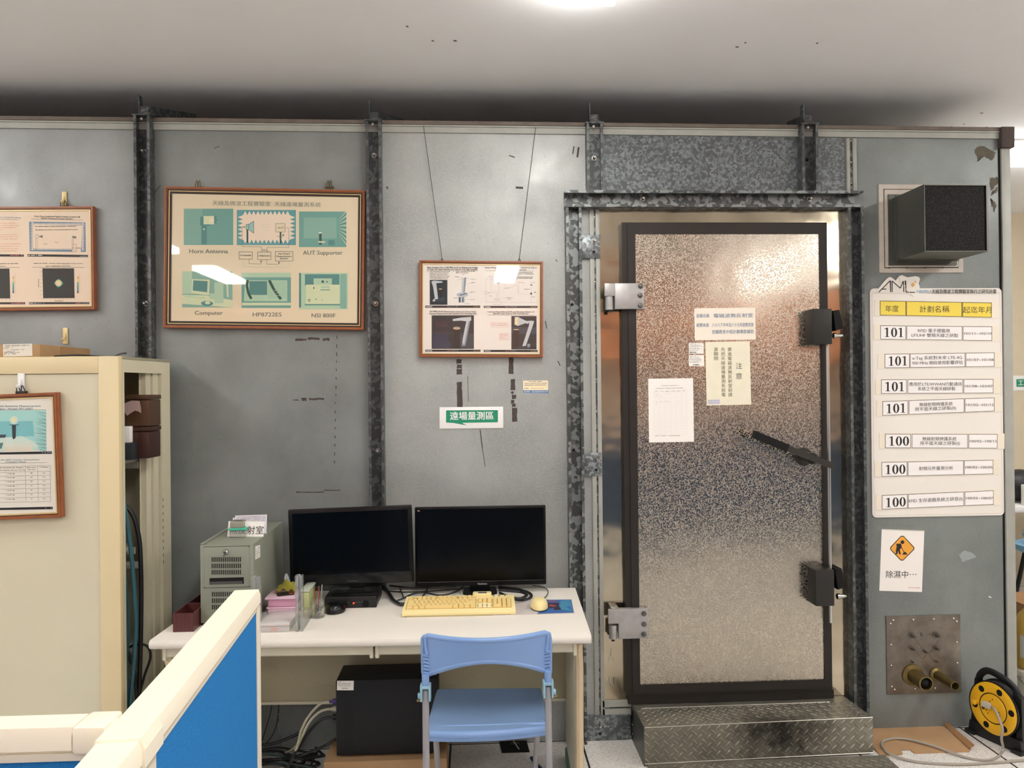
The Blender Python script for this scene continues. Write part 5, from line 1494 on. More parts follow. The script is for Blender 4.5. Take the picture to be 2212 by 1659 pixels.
o = MB().ball((bg.x + 0.04, 1.78, bz + 0.12), 0.16, 0.13, 0.115, mat('black_bag', '#1a1a1d', 0.5, bump=0.4, bscale=18)).build('equipment_bag', loc=(bg.x + 0.04, 1.78, bz)); props(o, 'black soft bag on the lab bench beyond the chamber corner', 'bag')
mt = P(2209, 1060, 1.62)
o = thing('bench_meter', 'white meter standing before the black bag on the far bench', 'meter', (mt.x + 0.04, 1.62, bz)); MB().box((mt.x, 1.60, bz), (mt.x + 0.1, 1.64, bz + 0.145), M_hookw, 0.006).build('body', o)
MB().box((mt.x + 0.012, 1.598, bz + 0.1), (mt.x + 0.085, 1.6, bz + 0.13), mat('display_grey', '#8b9188', 0.3)).build('display', o)
q = MB()
for i in range(3):
    for j in range(4): q.box((mt.x + 0.014 + i * 0.025, 1.5965, bz + 0.02 + j * 0.019), (mt.x + 0.03 + i * 0.025, 1.6, bz + 0.032 + j * 0.019), mat('key_grey', '#9a9a98', 0.5))
q.build('keypad', o)
s = P(2205, 1178, 1.3)
o = thing('work_stool', 'light blue stool in front of the far lab bench', 'stool', (s.x + 0.18, 1.3, 0))
MB().lathe((s.x + 0.18, 1.3, s.z - 0.045), (0, 0, 1), [(0.17, 0), (0.19, 0.015), (0.19, 0.045), (0.17, 0.055), (0.001, 0.05)], mat('stool_blue', '#7fb0cf', 0.4), 28).build('seat', o)
for k in range(4):
    a_ = PI / 4 + k * PI / 2; MB().tube([(s.x + 0.18 + 0.12 * math.cos(a_), 1.3 + 0.12 * math.sin(a_), s.z - 0.045), (s.x + 0.18 + 0.22 * math.cos(a_), 1.3 + 0.22 * math.sin(a_), 0)], 0.014, M_black, 8, 1).build('leg', o)
b_ = MB().ball((s.x + 0.12, 1.28, s.z + 0.075), 0.11, 0.09, 0.06, clear_mat('clear_bag', '#cfe0ea', 0.3, 0.2)).build('plastic_bag', loc=(s.x + 0.12, 1.28, s.z + 0.01)); props(b_, 'clear plastic bag lying on the light blue stool', 'bag')
bk = G(2216, 1548, 0.0)
bx_, by_ = bk.x + 0.07, bk.y
o = thing('paint_bucket', 'white plastic bucket on the floor beside the chamber corner', 'bucket', (bx_, by_, 0))
MB().lathe((bx_, by_, 0), (0, 0, 1), [(0.10, 0), (0.118, 0.215), (0.124, 0.215), (0.124, 0.235), (0.11, 0.24), (0.001, 0.24)], mat('bucket_white', '#cfc9bb', 0.5), 28).build('tub', o)
MB().tube([(bx_ - 0.122, by_, 0.21), (bx_ - 0.08, by_ - 0.12, 0.14), (bx_ + 0.08, by_ - 0.12, 0.14), (bx_ + 0.122, by_, 0.21)], 0.003, M_steel, 6).build('bail', o)
o = thing('chemical_jug', 'yellow plastic jug standing on the white bucket', 'jug', (bx_, by_, 0.24))
MB().lathe((bx_, by_, 0.2405), (0, 0, 1), [(0.10, 0), (0.108, 0.02), (0.108, 0.19), (0.085, 0.25), (0.045, 0.30), (0.04, 0.33)], mat('jug_yellow', '#c9a64f', 0.4), 28).build('bottle', o)
MB().lathe((bx_, by_, 0.5715), (0, 0, 1), [(0.042, 0), (0.042, 0.03), (0.03, 0.034), (0.001, 0.034)], M_black, 18).build('cap', o)
q = MB(); q.grid(lambda u, v: V(bx_ + 0.1085 * math.cos(PI * (1.05 + 0.8 * u)), by_ + 0.1085 * math.sin(PI * (1.05 + 0.8 * u)), 0.30 + 0.11 * v), 14, 1, mat('jug_label', '#c8c9c4', 0.5)); q.build('label_band', o)
cx = P(2204, 1310, 0.75)
o = thing('carton', 'opened brown carton behind the yellow jug', 'box', (cx.x + 0.15, 0.8, 0)); zt_c = cx.z + 0.02
q = MB(); q.box((cx.x, 0.66, 0.0), (cx.x + 0.36, 0.98, zt_c), M_card_d); q.build('carton_body', o)
q = MB(); q.prism([(cx.x, 0.66, zt_c), (cx.x + 0.36, 0.66, zt_c), (cx.x + 0.34, 0.56, zt_c + 0.07), (cx.x + 0.02, 0.56, zt_c + 0.07)], (0, 0.004, 0.002), M_card_d); q.build('flap', o)
def hitp(px, py, o, n):
    d = _ray(px, py); return CAM + d * ((Vector(o) - CAM).dot(n) / d.dot(n))
# ------------------------------------------------------------------ the cream rack
RA = math.radians(-2)
RC = V(-1.368, -0.54, 0)
RH = 1.786
rack = thing('equipment_rack', 'tall cream metal equipment rack with an open side, before the grey wall', 'rack', RC, (0, 0, RA))
MK = WM[rack]
kx, ky = (MK.to_3x3() @ V(1, 0, 0)), (MK.to_3x3() @ V(0, 1, 0))
WD, DP = 0.80, 0.46
def RB(name, boxes, m, parent=rack, bev=0.0):
    mb = MB(MK)
    for a, b in boxes: mb.box(a, b, m, bev)
    return mb.build(name, parent)
st = 0.078
RB('front_frame', [((-st, 0, 0), (0, 0.03, RH)), ((-WD, 0, RH - 0.066), (-st, 0.03, RH)), ((-WD, 0, 0), (-WD + st, 0.03, RH - 0.066)), ((-WD + st, 0, 0), (-st, 0.03, 0.07))], M_cream_warm, bev=0.002)
RB('front_panel', [((-WD + st, 0.006, 0.07), (-st - 0.0015, 0.012, RH - 0.068))], M_cream)
RB('top_cover', [((-WD, 0.03, RH - 0.012), (0, DP, RH - 0.001))], M_cream)
RB('side_beam', [((-0.02, 0.03, RH - 0.062), (0, DP, RH))], M_cream)
RB('front_post', [((-0.03, 0.03, 0), (0, 0.045, RH - 0.062))], M_cream)
RB('rear_post', [((-0.02, DP - 0.085, 0), (0, DP, RH - 0.062)), ((-0.03, DP - 0.145, 0), (-0.010, DP - 0.098, RH - 0.062)), ((-0.04, DP - 0.20, 0), (-0.016, DP - 0.155, RH - 0.062)), ((-0.042, DP - 0.205, 0), (-0.04, DP, RH - 0.06))], M_cream)
RB('back_panel', [((-WD, DP - 0.012, 0), (-0.05, DP, RH))], M_cream)
RB('far_side', [((-WD, 0.03, 0), (-WD + 0.012, DP, RH))], M_cream)
mb = MB(MK)
for z in [0.9 + k * 0.03 for k in range(10)]: mb.box((-0.0005, DP - 0.082, z), (0.0006, DP - 0.078, z + 0.012), M_black_matt)
mb.build('slot_row', rack)
PL = lambda ly: (MK @ V(0, ly, 0), ky)       # plane parallel to the front of the rack
def rk(px, py, ly):
    return MK.inverted() @ hitp(px, py, *PL(ly))
def rbox(name, x0, y0, x1, y1, ly, dep, m, parent, bev=0.0):
    a, b = rk(x0, y0, ly), rk(x1, y1, ly)
    mb = MB(MK); mb.box((a.x, ly, b.z), (b.x, ly + dep, a.z), m, bev); return mb.build(name, parent)
# shelves and brackets in the rack
M_shelf = mat('shelf_grey', '#b6b3a4', 0.45, 0.2)
shz = rk(300, 992, 0.14).z
RB('shelf', [((-0.62, 0.10, shz - 0.018), (-0.05, DP - 0.03, shz))], M_shelf)
sh2 = rk(300, 1186, 0.2).z
RB('shelf', [((-0.62, 0.10, sh2 - 0.02), (-0.09, DP - 0.13, sh2))], M_shelf)
sh3 = rk(300, 1402, 0.2).z
RB('shelf', [((-0.62, 0.10, sh3 - 0.02), (-0.09, DP - 0.13, sh3))], M_shelf)
for z, x1 in ((shz - 0.018, -0.045), (sh2 + 0.0, -0.06), (sh2 - 0.06, -0.045), (sh3, -0.06)):
    RB('shelf_bracket', [((-0.16, DP - 0.215, z - 0.03), (x1, DP - 0.207, z - 0.002)), ((x1 - 0.05, DP - 0.217, z - 0.022), (x1 - 0.012, DP - 0.215, z - 0.012))], M_shelf)
RB('vertical_rail', [((-0.125, DP - 0.06, 0), (-0.105, DP - 0.045, RH - 0.02)), ((-0.09, DP - 0.06, 0), (-0.07, DP - 0.045, RH - 0.02))], M_cream)
# things on the shelves
M_tin = mat('tin_brown', '#5a3f2c', 0.4, 0.2, var=0.15); M_tind = mat('tin_maroon', '#41251f', 0.4, 0.2)
def tin(px0, py0, px1, py1, m, label):
    ly = 0.14
    a, b = rk(px0, py0, ly), rk(px1, py1, ly)
    c = MK @ V((a.x + b.x) / 2, ly + 0.05, b.z)
    o = thing('storage_tin', label, 'tin', c, (0, 0, RA))
    mb = MB(MK); mb.box((a.x - 0.05, ly, b.z), (b.x, ly + 0.11, a.z - 0.02), m, 0.006); mb.build('tin_body', o)
    mb = MB(MK); mb.box((a.x - 0.052, ly - 0.003, a.z - 0.019), (b.x + 0.002, ly + 0.113, a.z), m, 0.005); mb.build('lid', o)
    return o, a, b, ly
o, a, b, ly = tin(287, 922, 322, 990.5, M_tind, 'dark maroon tin standing on the upper rack shelf')
o2, a, b, ly = tin(287, 853, 322, 921, M_tin, 'brown tin with a pale patch, stacked on the maroon tin')
mb = MB(MK); 
P2 = lambda x, y: (rk(x, y, ly - 0.002).x, rk(x, y, ly - 0.002).z)
for pts in ([(268, 872), (285, 865), (302, 866), (305, 880), (306, 893), (300, 889), (292, 887), (284, 892), (275, 898), (268, 888)],):
    q = [P2(*c) for c in pts]
    if sum(q[i][0] * q[(i + 1) % len(q)][1] - q[(i + 1) % len(q)][0] * q[i][1] for i in range(len(q))) < 0: q = q[::-1]
    mb.add([(x, ly - 0.004, z) for x, z in q], [tuple(range(len(q)))], mat('tin_pink', '#b69a94', 0.5))
mb.build('printed_patch', o2)
a, b = rk(262, 957, 0.10), rk(288, 1002, 0.10)
zb0 = shz + 0.0005
o = MB(MK).box((a.x - 0.15, 0.10, zb0), (b.x, 0.136, a.z), mat('carton_black', '#22272b', 0.6), 0.002).build('black_carton', loc=MK @ V(b.x - 0.1, 0.14, zb0)); props(o, 'black carton on the upper rack shelf beside the maroon tin', 'box')
a2, b2 = rk(262, 921, 0.12), rk(283, 955, 0.12)
o = MB(MK).box((a2.x - 0.12, 0.11, a.z + 0.0005), (b2.x, 0.136, a2.z), M_paper, 0.001).build('white_carton', loc=MK @ V(b2.x - 0.08, 0.14, a.z)); props(o, 'small white carton lying on the black carton in the rack', 'box')
M_teal = mat('teal_cable', '#2f5b66', 0.4); M_blkc = mat('black_cable', '#17181a', 0.45); M_whtc = mat('cream_cable', '#b6b09a', 0.5)
def rpts(cs, ly): return [MK @ rk(x, y, ly + 0.004 * i) for i, (x, y) in enumerate(cs)]
cord('hanging_cable', rpts([(262, 1030), (266, 1075), (276, 1140), (285, 1210), (291, 1290), (294, 1350), (290, 1420), (284, 1490), (280, 1560)], 0.055), 0.0085, M_teal, 'thick teal cable hanging inside the rack, nearest its open side')
cord('hanging_cable', rpts([(258, 1060), (264, 1150), (268, 1230), (274, 1300), (276, 1380), (272, 1440), (278, 1530)], 0.10), 0.008, M_teal, 'teal cable hanging behind the thick one inside the rack')
cord('hanging_cable', rpts([(262, 1092), (275, 1096), (288, 1115), (297, 1145), (303, 1190), (305, 1290), (303, 1420), (298, 1540)], 0.16), 0.009, M_blkc, 'thick black cable bowing out inside the rack')
cord('hanging_cable', rpts([(266, 1250), (270, 1330), (275, 1400), (290, 1450), (296, 1520), (300, 1560)], 0.135), 0.006, M_blkc, 'thin black cable low down inside the rack')
cord('hanging_cable', rpts([(272, 1402), (295, 1392), (318, 1396), (325, 1420), (312, 1460), (302, 1500), (296, 1550)], 0.215), 0.005, M_blkc, 'thin black cable looping over the lowest rack shelf')
# on top of the rack
TZ = RH
def topbox():
    a = G(86, 770, TZ); b = G(208, 770, TZ)
    fr_ = MK.inverted() @ a
    o = thing('cardboard_box', 'flat cardboard box with a printed label on top of the cream rack', 'box', a, (0, 0, RA))
    L0 = MK @ V(-0.78, 0.05, TZ)
    mb = MB(MK); mb.box((-0.80, 0.06, TZ), (-0.335, 0.43, TZ + 0.052), M_card, 0.002); mb.build('carton_body', o)
    return o
o = topbox()
lp = MK @ V(0, 0.0595, 0)
frb = Flat((7, 744), (69, 742), (71, 769), (7, 770), plane=(lp, ky))
mb = frb.mb(); w, h = frb.w / 2, frb.h / 2
mb.rect(-w, -h, w, h, mat('label_pale', '#e3dccf', 0.6), 0.0006)
for k, (q, m) in enumerate(((0.9, M_ink), (0.35, M_grey_ink), (0.3, M_grey_ink), (0.75, M_grey_ink), (0.4, M_grey_ink), (0.55, M_ink), (0.45, M_ink))):
    z = h - 0.006 - k * (2 * h - 0.01) / 7; mb.scrib(-w + 0.003 + (0.03 if k == 3 else 0), -w + 2 * w * q, z, 0.0048, m, 0.0009)
mb.build('printed_label', o)
mb = MB(MK); mb.box((-0.80, 0.0592, TZ + 0.022), (-0.285, 0.0598, TZ + 0.03), M_card_d) if False else mb.box((-0.3348, 0.20, TZ), (-0.3342, 0.30, TZ + 0.0515), mat('packing_tape', '#a9855c', 0.35)); mb.build('packing_tape', o)
cord('loose_lead', [G(118, 770, TZ + 0.006), G(160, 767, TZ + 0.008), G(200, 769, TZ + 0.006), G(240, 771, TZ + 0.008), G(262, 764, TZ + 0.012), G(272, 763, TZ + 0.012)], 0.0035, M_blkc, 'black lead lying along the top of the rack with its end turned up')
cord('loose_lead', [G(215, 774, TZ + 0.005), G(250, 774, TZ + 0.005), G(290, 772, TZ + 0.006), G(306, 769.5, TZ + 0.006)], 0.003, M_blkc, 'short black lead with a pale tip at the rack top corner')
# poster on the rack front, hung by a white hook
fp = MK @ V(0, 0.006, 0)
fr, o, mb = framed('framed_poster', ((-90, 853), (126, 850), (129, 1115), (-88, 1130)), 'upright framed poster of a turquoise chamber photo, on the cream rack', plane=(fp - ky * 0.03, ky), mould=0.0165, paperm=mat('poster_white', '#f3ece4', 0.65), depth=0.029)
fr.crop(0, 830, 5.533); p = Pr(fr, mb); p.up()
Bt = mat('print_title_blue', '#5a8296', 0.6)
p.t('Far-Field Antenna Measurement', -130, 475, 264, 30, Bt, 0.035, 259).t('Chamber - Model: FFC-600T', -110, 385, 297, 30, Bt, 0.035, 293).line([(-300, 312), (540, 306)], 3, M_grey_ink)
Cy = mat('print_cyan', '#7cc4cc', 0.6); Cp = mat('print_cyan_pale', '#a9dcda', 0.6); Cw = mat('print_cyan_white', '#d3e6de', 0.6)
p.poly([(-300, 318), (540, 310), (546, 795), (-300, 808)], Cp).up().poly([(-300, 450), (380, 440), (400, 620), (-300, 650)], Cy)
p.up().poly([(-300, 690), (40, 640), (250, 620), (420, 700), (470, 797), (-300, 806)], Cw)
for i in range(22):
    y = 325 + i * 21; x = 395 + (8 if i < 9 else -5) + (i % 3) * 14
    p.poly([(x, y), (540, y + 22 + (i % 2) * 8), (540, y + 28 + (i % 2) * 8), (x + 60, y + 14)], Kd if i % 3 == 0 else T3)
p.up()
for i in range(7): p.poly([(40 + i * 50, 800), (80 + i * 50, 800), (62 + i * 46, 660 + (i % 2) * 25)], Pc)
p.oval(157, 430, 50, 50, Cw).up().oval(155, 430, 24, 26, mat('print_glow', '#efe6ae', 0.6)).poly([(-60, 604), (65, 602), (50, 640), (-60, 642)], N2).poly([(-60, 702), (30, 700), (10, 770), (-60, 775)], mat('print_mid_teal', '#5f8788', 0.6))
p.line([(102, 490), (118, 484), (135, 489), (155, 484), (180, 489), (200, 484), (218, 489)], 6, N1).poly([(132, 490), (181, 490), (178, 640), (150, 662), (138, 640)], N1)
p.d = fr.d0 + 0.00012
p.poly([(-300, 822), (610, 803), (610, 834), (-300, 845)], Bar).poly([(-300, 1487), (620, 1466), (620, 1496), (-300, 1512)], Bar).up().sc(492, 606, 819, 24, Sd).sc(505, 610, 1482, 24, Sd)
p.t('FFC-600T Chamber Characteristics', 0, 462, 908, 22, Bt, 0.02, 901).t('Compliance Matrix', 52, 300, 934, 22, Bt, 0.02, 930).line([(-300, 950), (552, 938)], 3, M_grey_ink)
xs = (-250, 294, 440, 590)
for k, y in enumerate((982, 1050, 1098, 1150, 1202, 1252, 1306, 1358, 1412)): p.line([(-250, y + 10), (590 + k * 0.7, y - 8 )], 2.5, M_grey_ink)
for x in (292, 440, 590): p.line([(x, 980 - (x - 292) * 0.03), (x + 6, 1402)], 2.5, M_grey_ink)
p.t('Peak-to-Peak Amplitude Ripple', -170, 270, 1002, 16, M_ink, 0.02, 998).t('(in specified Quiet Zone Area)', -150, 290, 1034, 16, M_ink, 0.02, 1028).t('Quiet Zone', 308, 424, 997, 16, M_ink, 0.02).t('Size (cm)', 320, 413, 1023, 16, M_ink, 0.02).t('Compliant', 463, 570, 993, 16, M_ink, 0.02)
for y, a_, b_ in ((1070, '< 1.20 dB', '80'), (1118, '< 0.20 dB', '60'), (1168, '< 0.30 dB', '58'), (1220, '< 0.30 dB', '37'), (1271, '< 0.20 dB', '30'), (1325, '< 0.30 dB', '30'), (1378, '< 0.20 dB', '25')):
    p.t(a_, 58, 165, y, 18, Dk, 0.0).t(b_, 356, 378, y - 6, 18, Dk, 0.0).t('Yes', 498, 535, y - 9, 18, Dk, 0.0)
mb.build('printed_sheet', o)
c = hitp(47, 848, fp - ky * 0.012, ky)
q = MB(MK); cl = MK.inverted() @ c
q.box((cl.x - 0.02, cl.y - 0.008, cl.z - 0.01), (cl.x + 0.02, cl.y + 0.006, cl.z + 0.006), M_black, 0.002)
for k in (-0.009, 0.009): q.tube([(cl.x + k - 0.008, cl.y - 0.004, cl.z), (cl.x + k - 0.003, cl.y - 0.012, cl.z + 0.024), (cl.x + k + 0.003, cl.y - 0.012, cl.z + 0.024), (cl.x + k + 0.008, cl.y - 0.004, cl.z)], 0.0018, M_black, 6, 3)
q.build('bulldog_clip', o)
wall_hook(47, 806, 846, 'white plastic hook holding the upright poster on the cream rack', M_hookw, (fp, ky), 0.0135)

# ------------------------------------------------------------------ blue partition screens
t = NT('blue_fabric'); wv = t.noise(420.0, 2, 0.6)
t.l(t.mix(t.ramp(wv, [(0.3, 0.0), (0.7, 1.0)]), lin('#1f6aa8'), lin('#2c7fc0')), t.b.inputs['Base Color']); t.set(Roughness=0.9); t.b.inputs['Specular IOR Level'].default_value = 0.15; t.bump(wv, 0.15, 0.001); M_blue = t.m
M_cap = mat('cap_cream', '#f4ead4', 0.4); M_cap2 = mat('cap_lip', '#d9cfbc', 0.45)
PZ = 1.2
far, near = (G(507, 1272, PZ) + G(560, 1275, PZ)) / 2, (G(145, 1659, PZ) + G(270, 1659, PZ)) / 2
dv = (near - far); dv.z = 0; ang = math.atan2(dv.x, -dv.y)       # runs towards the camera
part = thing('partition_screen', 'blue fabric partition running from the desk towards the viewer', 'partition', (far.x, far.y, 0), (0, 0, ang))
MP = WM[part]
pj = MP.inverted() @ G(352, 1552, PZ); yj = MP.inverted() @ G(312, 1598, PZ)
ya_, yb_ = pj.y, yj.y          # junction span (negative y = nearer)
HW = 0.030
def caprail(name, parent, M, y0, y1, axis='y', hw=HW, zt=PZ, m=M_cap):
    mb = MB(M)
    prof = [(-hw, zt - 0.03), (-hw, zt - 0.012), (-hw + 0.004, zt), (hw - 0.004, zt), (hw, zt - 0.012), (hw, zt - 0.03), (hw - 0.004, zt - 0.03), (hw - 0.004, zt - 0.034), (-hw + 0.004, zt - 0.034), (-hw + 0.004, zt - 0.03)]
    if axis == 'y': mb.prism([(u, y0, z) for u, z in prof], (0, y1 - y0, 0), m)
    else: mb.prism([(y0, u, z) for u, z in prof], (y1 - y0, 0, 0), m)
    return mb.build(name, parent)
def pbox(name, parent, M, a, b, m, bev=0.0): return MB(M).box(a, b, m, bev).build(name, parent)
NE = -1.4
caprail('cap_rail', part, MP, -0.002, ya_)
caprail('cap_rail', part, MP, yb_, NE)
mb = MB(MP)            # junction cap, a little fuller, with mitred ends
hw = HW + 0.0035
mb.prism([(-hw, ya_ + 0.004, PZ - 0.036), (hw, ya_ + 0.004, PZ - 0.036), (hw, yb_ - 0.004, PZ - 0.036), (-hw, yb_ - 0.004, PZ - 0.036)], (0, 0, 0.024), M_cap)
mb.hexa([V(-hw, yb_ - 0.004, PZ - 0.012), V(hw, yb_ - 0.004, PZ - 0.012), V(hw, ya_ + 0.004, PZ - 0.012), V(-hw, ya_ + 0.004, PZ - 0.012), V(-hw + 0.006, yb_ - 0.002, PZ + 0.003), V(hw - 0.006, yb_ - 0.002, PZ + 0.003), V(hw - 0.006, ya_ + 0.002, PZ + 0.003), V(-hw + 0.006, ya_ + 0.002, PZ + 0.003)], M_cap)
mb.build('junction_cap', part)
pbox('fabric_panel', part, MP, (-0.021, -0.03, 0.08), (0.0255, ya_ - 0.004, PZ - 0.036), M_blue)
pbox('fabric_panel', part, MP, (-0.021, yb_ + 0.004, 0.08), (0.0255, NE, PZ - 0.036), M_blue)
pbox('junction_post', part, MP, (-0.024, yb_ + 0.006, 0), (0.0275, ya_ - 0.006, PZ - 0.036), M_cap2, 0.001)
pbox('end_post', part, MP, (-0.029, -0.03, 0), (0.029, 0.003, PZ - 0.033), M_cap2, 0.004)
pbox('end_cap', part, MP, (-0.0295, -0.012, PZ - 0.034), (0.0295, 0.0035, PZ - 0.001), M_cap, 0.009)
pbox('lip', part, MP, (0.0245, ya_, PZ - 0.042), (0.0275, -0.03, PZ - 0.034), M_cap2)
pbox('lip', part, MP, (0.0245, NE, PZ - 0.042), (0.0275, yb_, PZ - 0.034), M_cap2)
pbox('foot_rail', part, MP, (-0.024, NE, 0.0), (0.024, -0.03, 0.08), M_cap2)
# the second screen, meeting it from the left
f0, f1 = G(0, 1580, PZ), G(199, 1572, PZ)
b0, b1 = G(0, 1543, PZ), G(225, 1538, PZ)
dx = ((f1 - f0) + (b1 - b0)); an2 = math.atan2(dx.y, dx.x)
jc = MP @ V(-HW - 0.004, (ya_ + yb_) / 2, 0)
part2 = thing('partition_screen', 'blue fabric partition meeting the other screen at the lower left corner', 'partition', (jc.x, jc.y, 0), (0, 0, an2))
MQ = WM[part2]
i2 = MQ.inverted()
yF, yBk = (i2 @ f1).y, (i2 @ b1).y
oy = (yF + yBk) / 2; hw2 = (yBk - yF) / 2
MQ2 = MQ @ Matrix.Translation((0, oy, 0))
caprail('cap_rail', part2, MQ2, -1.2, -0.045, 'x', hw2)
mb = MB(MQ2); mb.box((-0.045, -hw2 - 0.003, PZ - 0.036), (0.0, hw2 + 0.003, PZ + 0.002), M_cap, 0.006); mb.build('joint_cap', part2)
pbox('fabric_panel', part2, MQ2, (-1.2, -0.021, 0.08), (-0.02, 0.021, PZ - 0.038), M_blue)
pbox('lip', part2, MQ2, (-1.2, -0.0245, PZ - 0.044), (-0.02, -0.021, PZ - 0.034), M_cap2)
pbox('foot_rail', part2, MQ2, (-1.2, -0.02, 0.0), (-0.01, 0.02, 0.08), M_cap2)
# ------------------------------------------------------------------ the desk
DZ = 0.74
DA = -0.0435
desk = thing('office_desk', 'long white topped desk with cream drawers against the grey wall', 'desk', (-1.19, -0.716, 0), (0, 0, DA))
MD = WM[desk]
M_top = mat('desk_laminate', '#e6dfd4', 0.42, var=0.03, vscale=5)
M_bull = mat('desk_edge', '#efe8e0', 0.3)
DW, DD = 1.612, 0.67
mb = MB(MD)
pr_ = [(0.0, DZ - 0.012), (0.004, DZ - 0.004), (0.014, DZ), (DD - 0.003, DZ), (DD, DZ - 0.003), (DD, DZ - 0.034), (0.012, DZ - 0.034), (0.003, DZ - 0.028), (0.0, DZ - 0.02)]
mb.prism([(0, y, z) for y, z in pr_], (DW, 0, 0), M_top); mb.build('tabletop', desk)
def dbox(name, a, b, m, bev=0.0, parent=None): return MB(MD).box(a, b, m, bev).build(name, parent or desk)
IM = MD.inverted()
dxp = lambda px, py, z, y: (IM @ hitp(px, py, MD @ V(0, y, 0), MD.to_3x3() @ V(0, 1, 0)))
M_drawer = mat('drawer_cream', '#d5cfb8', 0.45)
def drawer(px0, px1):
    a, b = dxp(px0, 1410, 0, 0.055), dxp(px1, 1410, 0, 0.055)
    zt, zb = DZ - 0.038, DZ - 0.082
    mb = MB(MD); pr = [(0.055, zb + 0.006), (0.062, zb), (0.40, zb), (0.40, zt), (0.06, zt), (0.055, zt - 0.006)]
    mb.prism([(a.x + 0.012, y, z) for y, z in pr], (b.x - a.x - 0.024, 0, 0), M_drawer); d = mb.build('drawer', desk)
    for x in (a.x, b.x - 0.012):
        mb = MB(MD); mb.prism([(x, 0.05, zb - 0.006), (x, 0.058, zb - 0.012), (x, 0.40, zb - 0.004), (x, 0.40, zt + 0.002), (x, 0.05, zt + 0.002)], (0.012, 0, 0), M_drawer); mb.build('drawer_rail', d)
drawer(352, 806); drawer(811, 1246)
# side frames, modesty panel, feet
for sx, s in ((0.02, 1), (DW - 0.055, -1)):
    x0 = sx
    dbox('side_panel', (x0 + (0.0 if s > 0 else 0.0), 0.12, 0.08), (x0 + 0.03, DD - 0.08, DZ - 0.036), M_drawer, 0.003)
    mb = MB(MD); mb.tube([(x0 + 0.015, 0.085, DZ - 0.058), (x0 + 0.015, 0.085, DZ - 0.10), (x0 + 0.018, 0.10, DZ - 0.14), (x0 + 0.018, 0.10, DZ - 0.2), (x0 + 0.016, 0.10, 0.3), (x0 + 0.015, 0.08, 0.057)], 0.016, mat('leg_tan', '#cdb997', 0.45), 8); mb.build('leg', desk)
    dbox('foot', (x0 - 0.004, 0.06, 0.0), (x0 + 0.036, DD - 0.06, 0.055), mat('foot_green', '#4e7d6c', 0.5), 0.01)
    dbox('top_bracket', (x0 - 0.01, 0.10, DZ - 0.055), (x0 + 0.045, DD - 0.06, DZ - 0.034), M_drawer, 0.002)
zm0 = dxp(900, 1513, 0, DD - 0.09).z
dbox('modesty_panel', (0.05, DD - 0.10, zm0), (DW - 0.055, DD - 0.085, DZ - 0.036), mat('modesty_beige', '#b5ad92', 0.5), 0.002)
dbox('modesty_rim', (0.05, DD - 0.108, zm0 - 0.004), (DW - 0.055, DD - 0.085, zm0 + 0.008), M_drawer)

# ------------------------------------------------------------------ workstation tower
TW = thing('workstation_tower', 'grey green lockable computer tower standing on the desk', 'computer', (-0.96, -0.31, DZ), (0, 0, 0.0))
TF = -0.556
ta, tb = P(432, 1177, TF), P(547, 1177, TF)
tx0, tx1, tz = ta.x, tb.x, 1.052
M_tow = mat('tower_grey_green', '#8a8d7e', 0.5, var=0.04)
MT = Matrix.Translation((tx0, TF, 0)) @ Matrix.Rotation(math.radians(1.2), 4, 'Z')
tw = tx1 - tx0
mb = MB(MT); mb.box((0, 0.0, DZ + 0.012), (tw, 0.50, tz), M_tow, 0.002); mb.box((0.0, 0.004, tz), (0.012, 0.49, tz + 0.006), M_tow, 0.001); mb.build('case', TW)
for x in (0.02, tw - 0.04):
    for y in (0.03, 0.44): MB(MT).box((x, y, DZ), (x + 0.02, y + 0.02, DZ + 0.012), M_black).build('rubber_foot', TW)
TFr = Flat((432, 1177), (547, 1177), (547, 1290), (432, 1290), y=TF); TFr.crop(400, 1060, 4.609)
tl = lambda x, y: (lambda q: (q.x - tx0, q.z))(P(x / 4.609 + 400, y / 4.609 + 1060, TF))
mb = MB(MT); a, b = tl(190, 562), tl(636, 955)
mb.box((a[0], -0.004, b[1]), (b[0], 0, a[1]), M_tow, 0.0015)
fd = mb.build('front_door', TW)
mb = MB(MT)
def rct(mb, x0, y0, x1, y1, d, m): 
    a, b = tl(x0, y0), tl(x1, y1); mb.rect(a[0], b[1], b[0], a[1], m, d)
for j, y0 in enumerate((660, 724, 787)):
    for i in range(16): rct(mb, 266 + i * 18.6, y0, 277 + i * 18.6, y0 + 47, 0.0043, M_black_matt)
rct(mb, 245, 868, 585, 926, 0.0043, M_black_matt)
mb.build('vent_slots', fd)
mb = MB(MT)
for j, y0 in enumerate((1008, 1072, 1136)):
    for i in range(16): rct(mb, 266 + i * 18.6, y0, 277 + i * 18.6, y0 + 47, 0.0004, M_black_matt)
mb.build('lower_slots', TW)
mb = MB(MT); rct(mb, 186, 558, 640, 561, 0.0004, M_black_matt); mb.build('door_gap', TW); mb = MB(MT); rct(mb, 186, 956, 640, 960, 0.0004, M_black_matt); mb.build('door_gap', TW)
a, b = tl(250, 905), tl(570, 924); MB(MT).box((a[0], -0.0049, b[1]), (b[0], -0.0044, a[1]), mat('drive_dark', '#4a4b48', 0.4)).build('drive_bay', fd)
c = tl(408, 610)
mb = MB(MT); mb.lathe((c[0], -0.004, c[1]), (0, -1, 0), [(0.0115, 0), (0.0115, 0.004), (0.008, 0.009), (0.006, 0.011)], M_steel, 18); lk = mb.build('lock', fd)
mb = MB(MT); mb.box((c[0] - 0.0012, -0.03, c[1] - 0.006), (c[0] + 0.0012, -0.012, c[1] + 0.006), M_steel); mb.lathe((c[0] - 0.0012, -0.036, c[1] - 0.004), (1, 0, 0), [(0.011, 0), (0.011, 0.0024)], M_steel, 14); mb.build('key', lk)
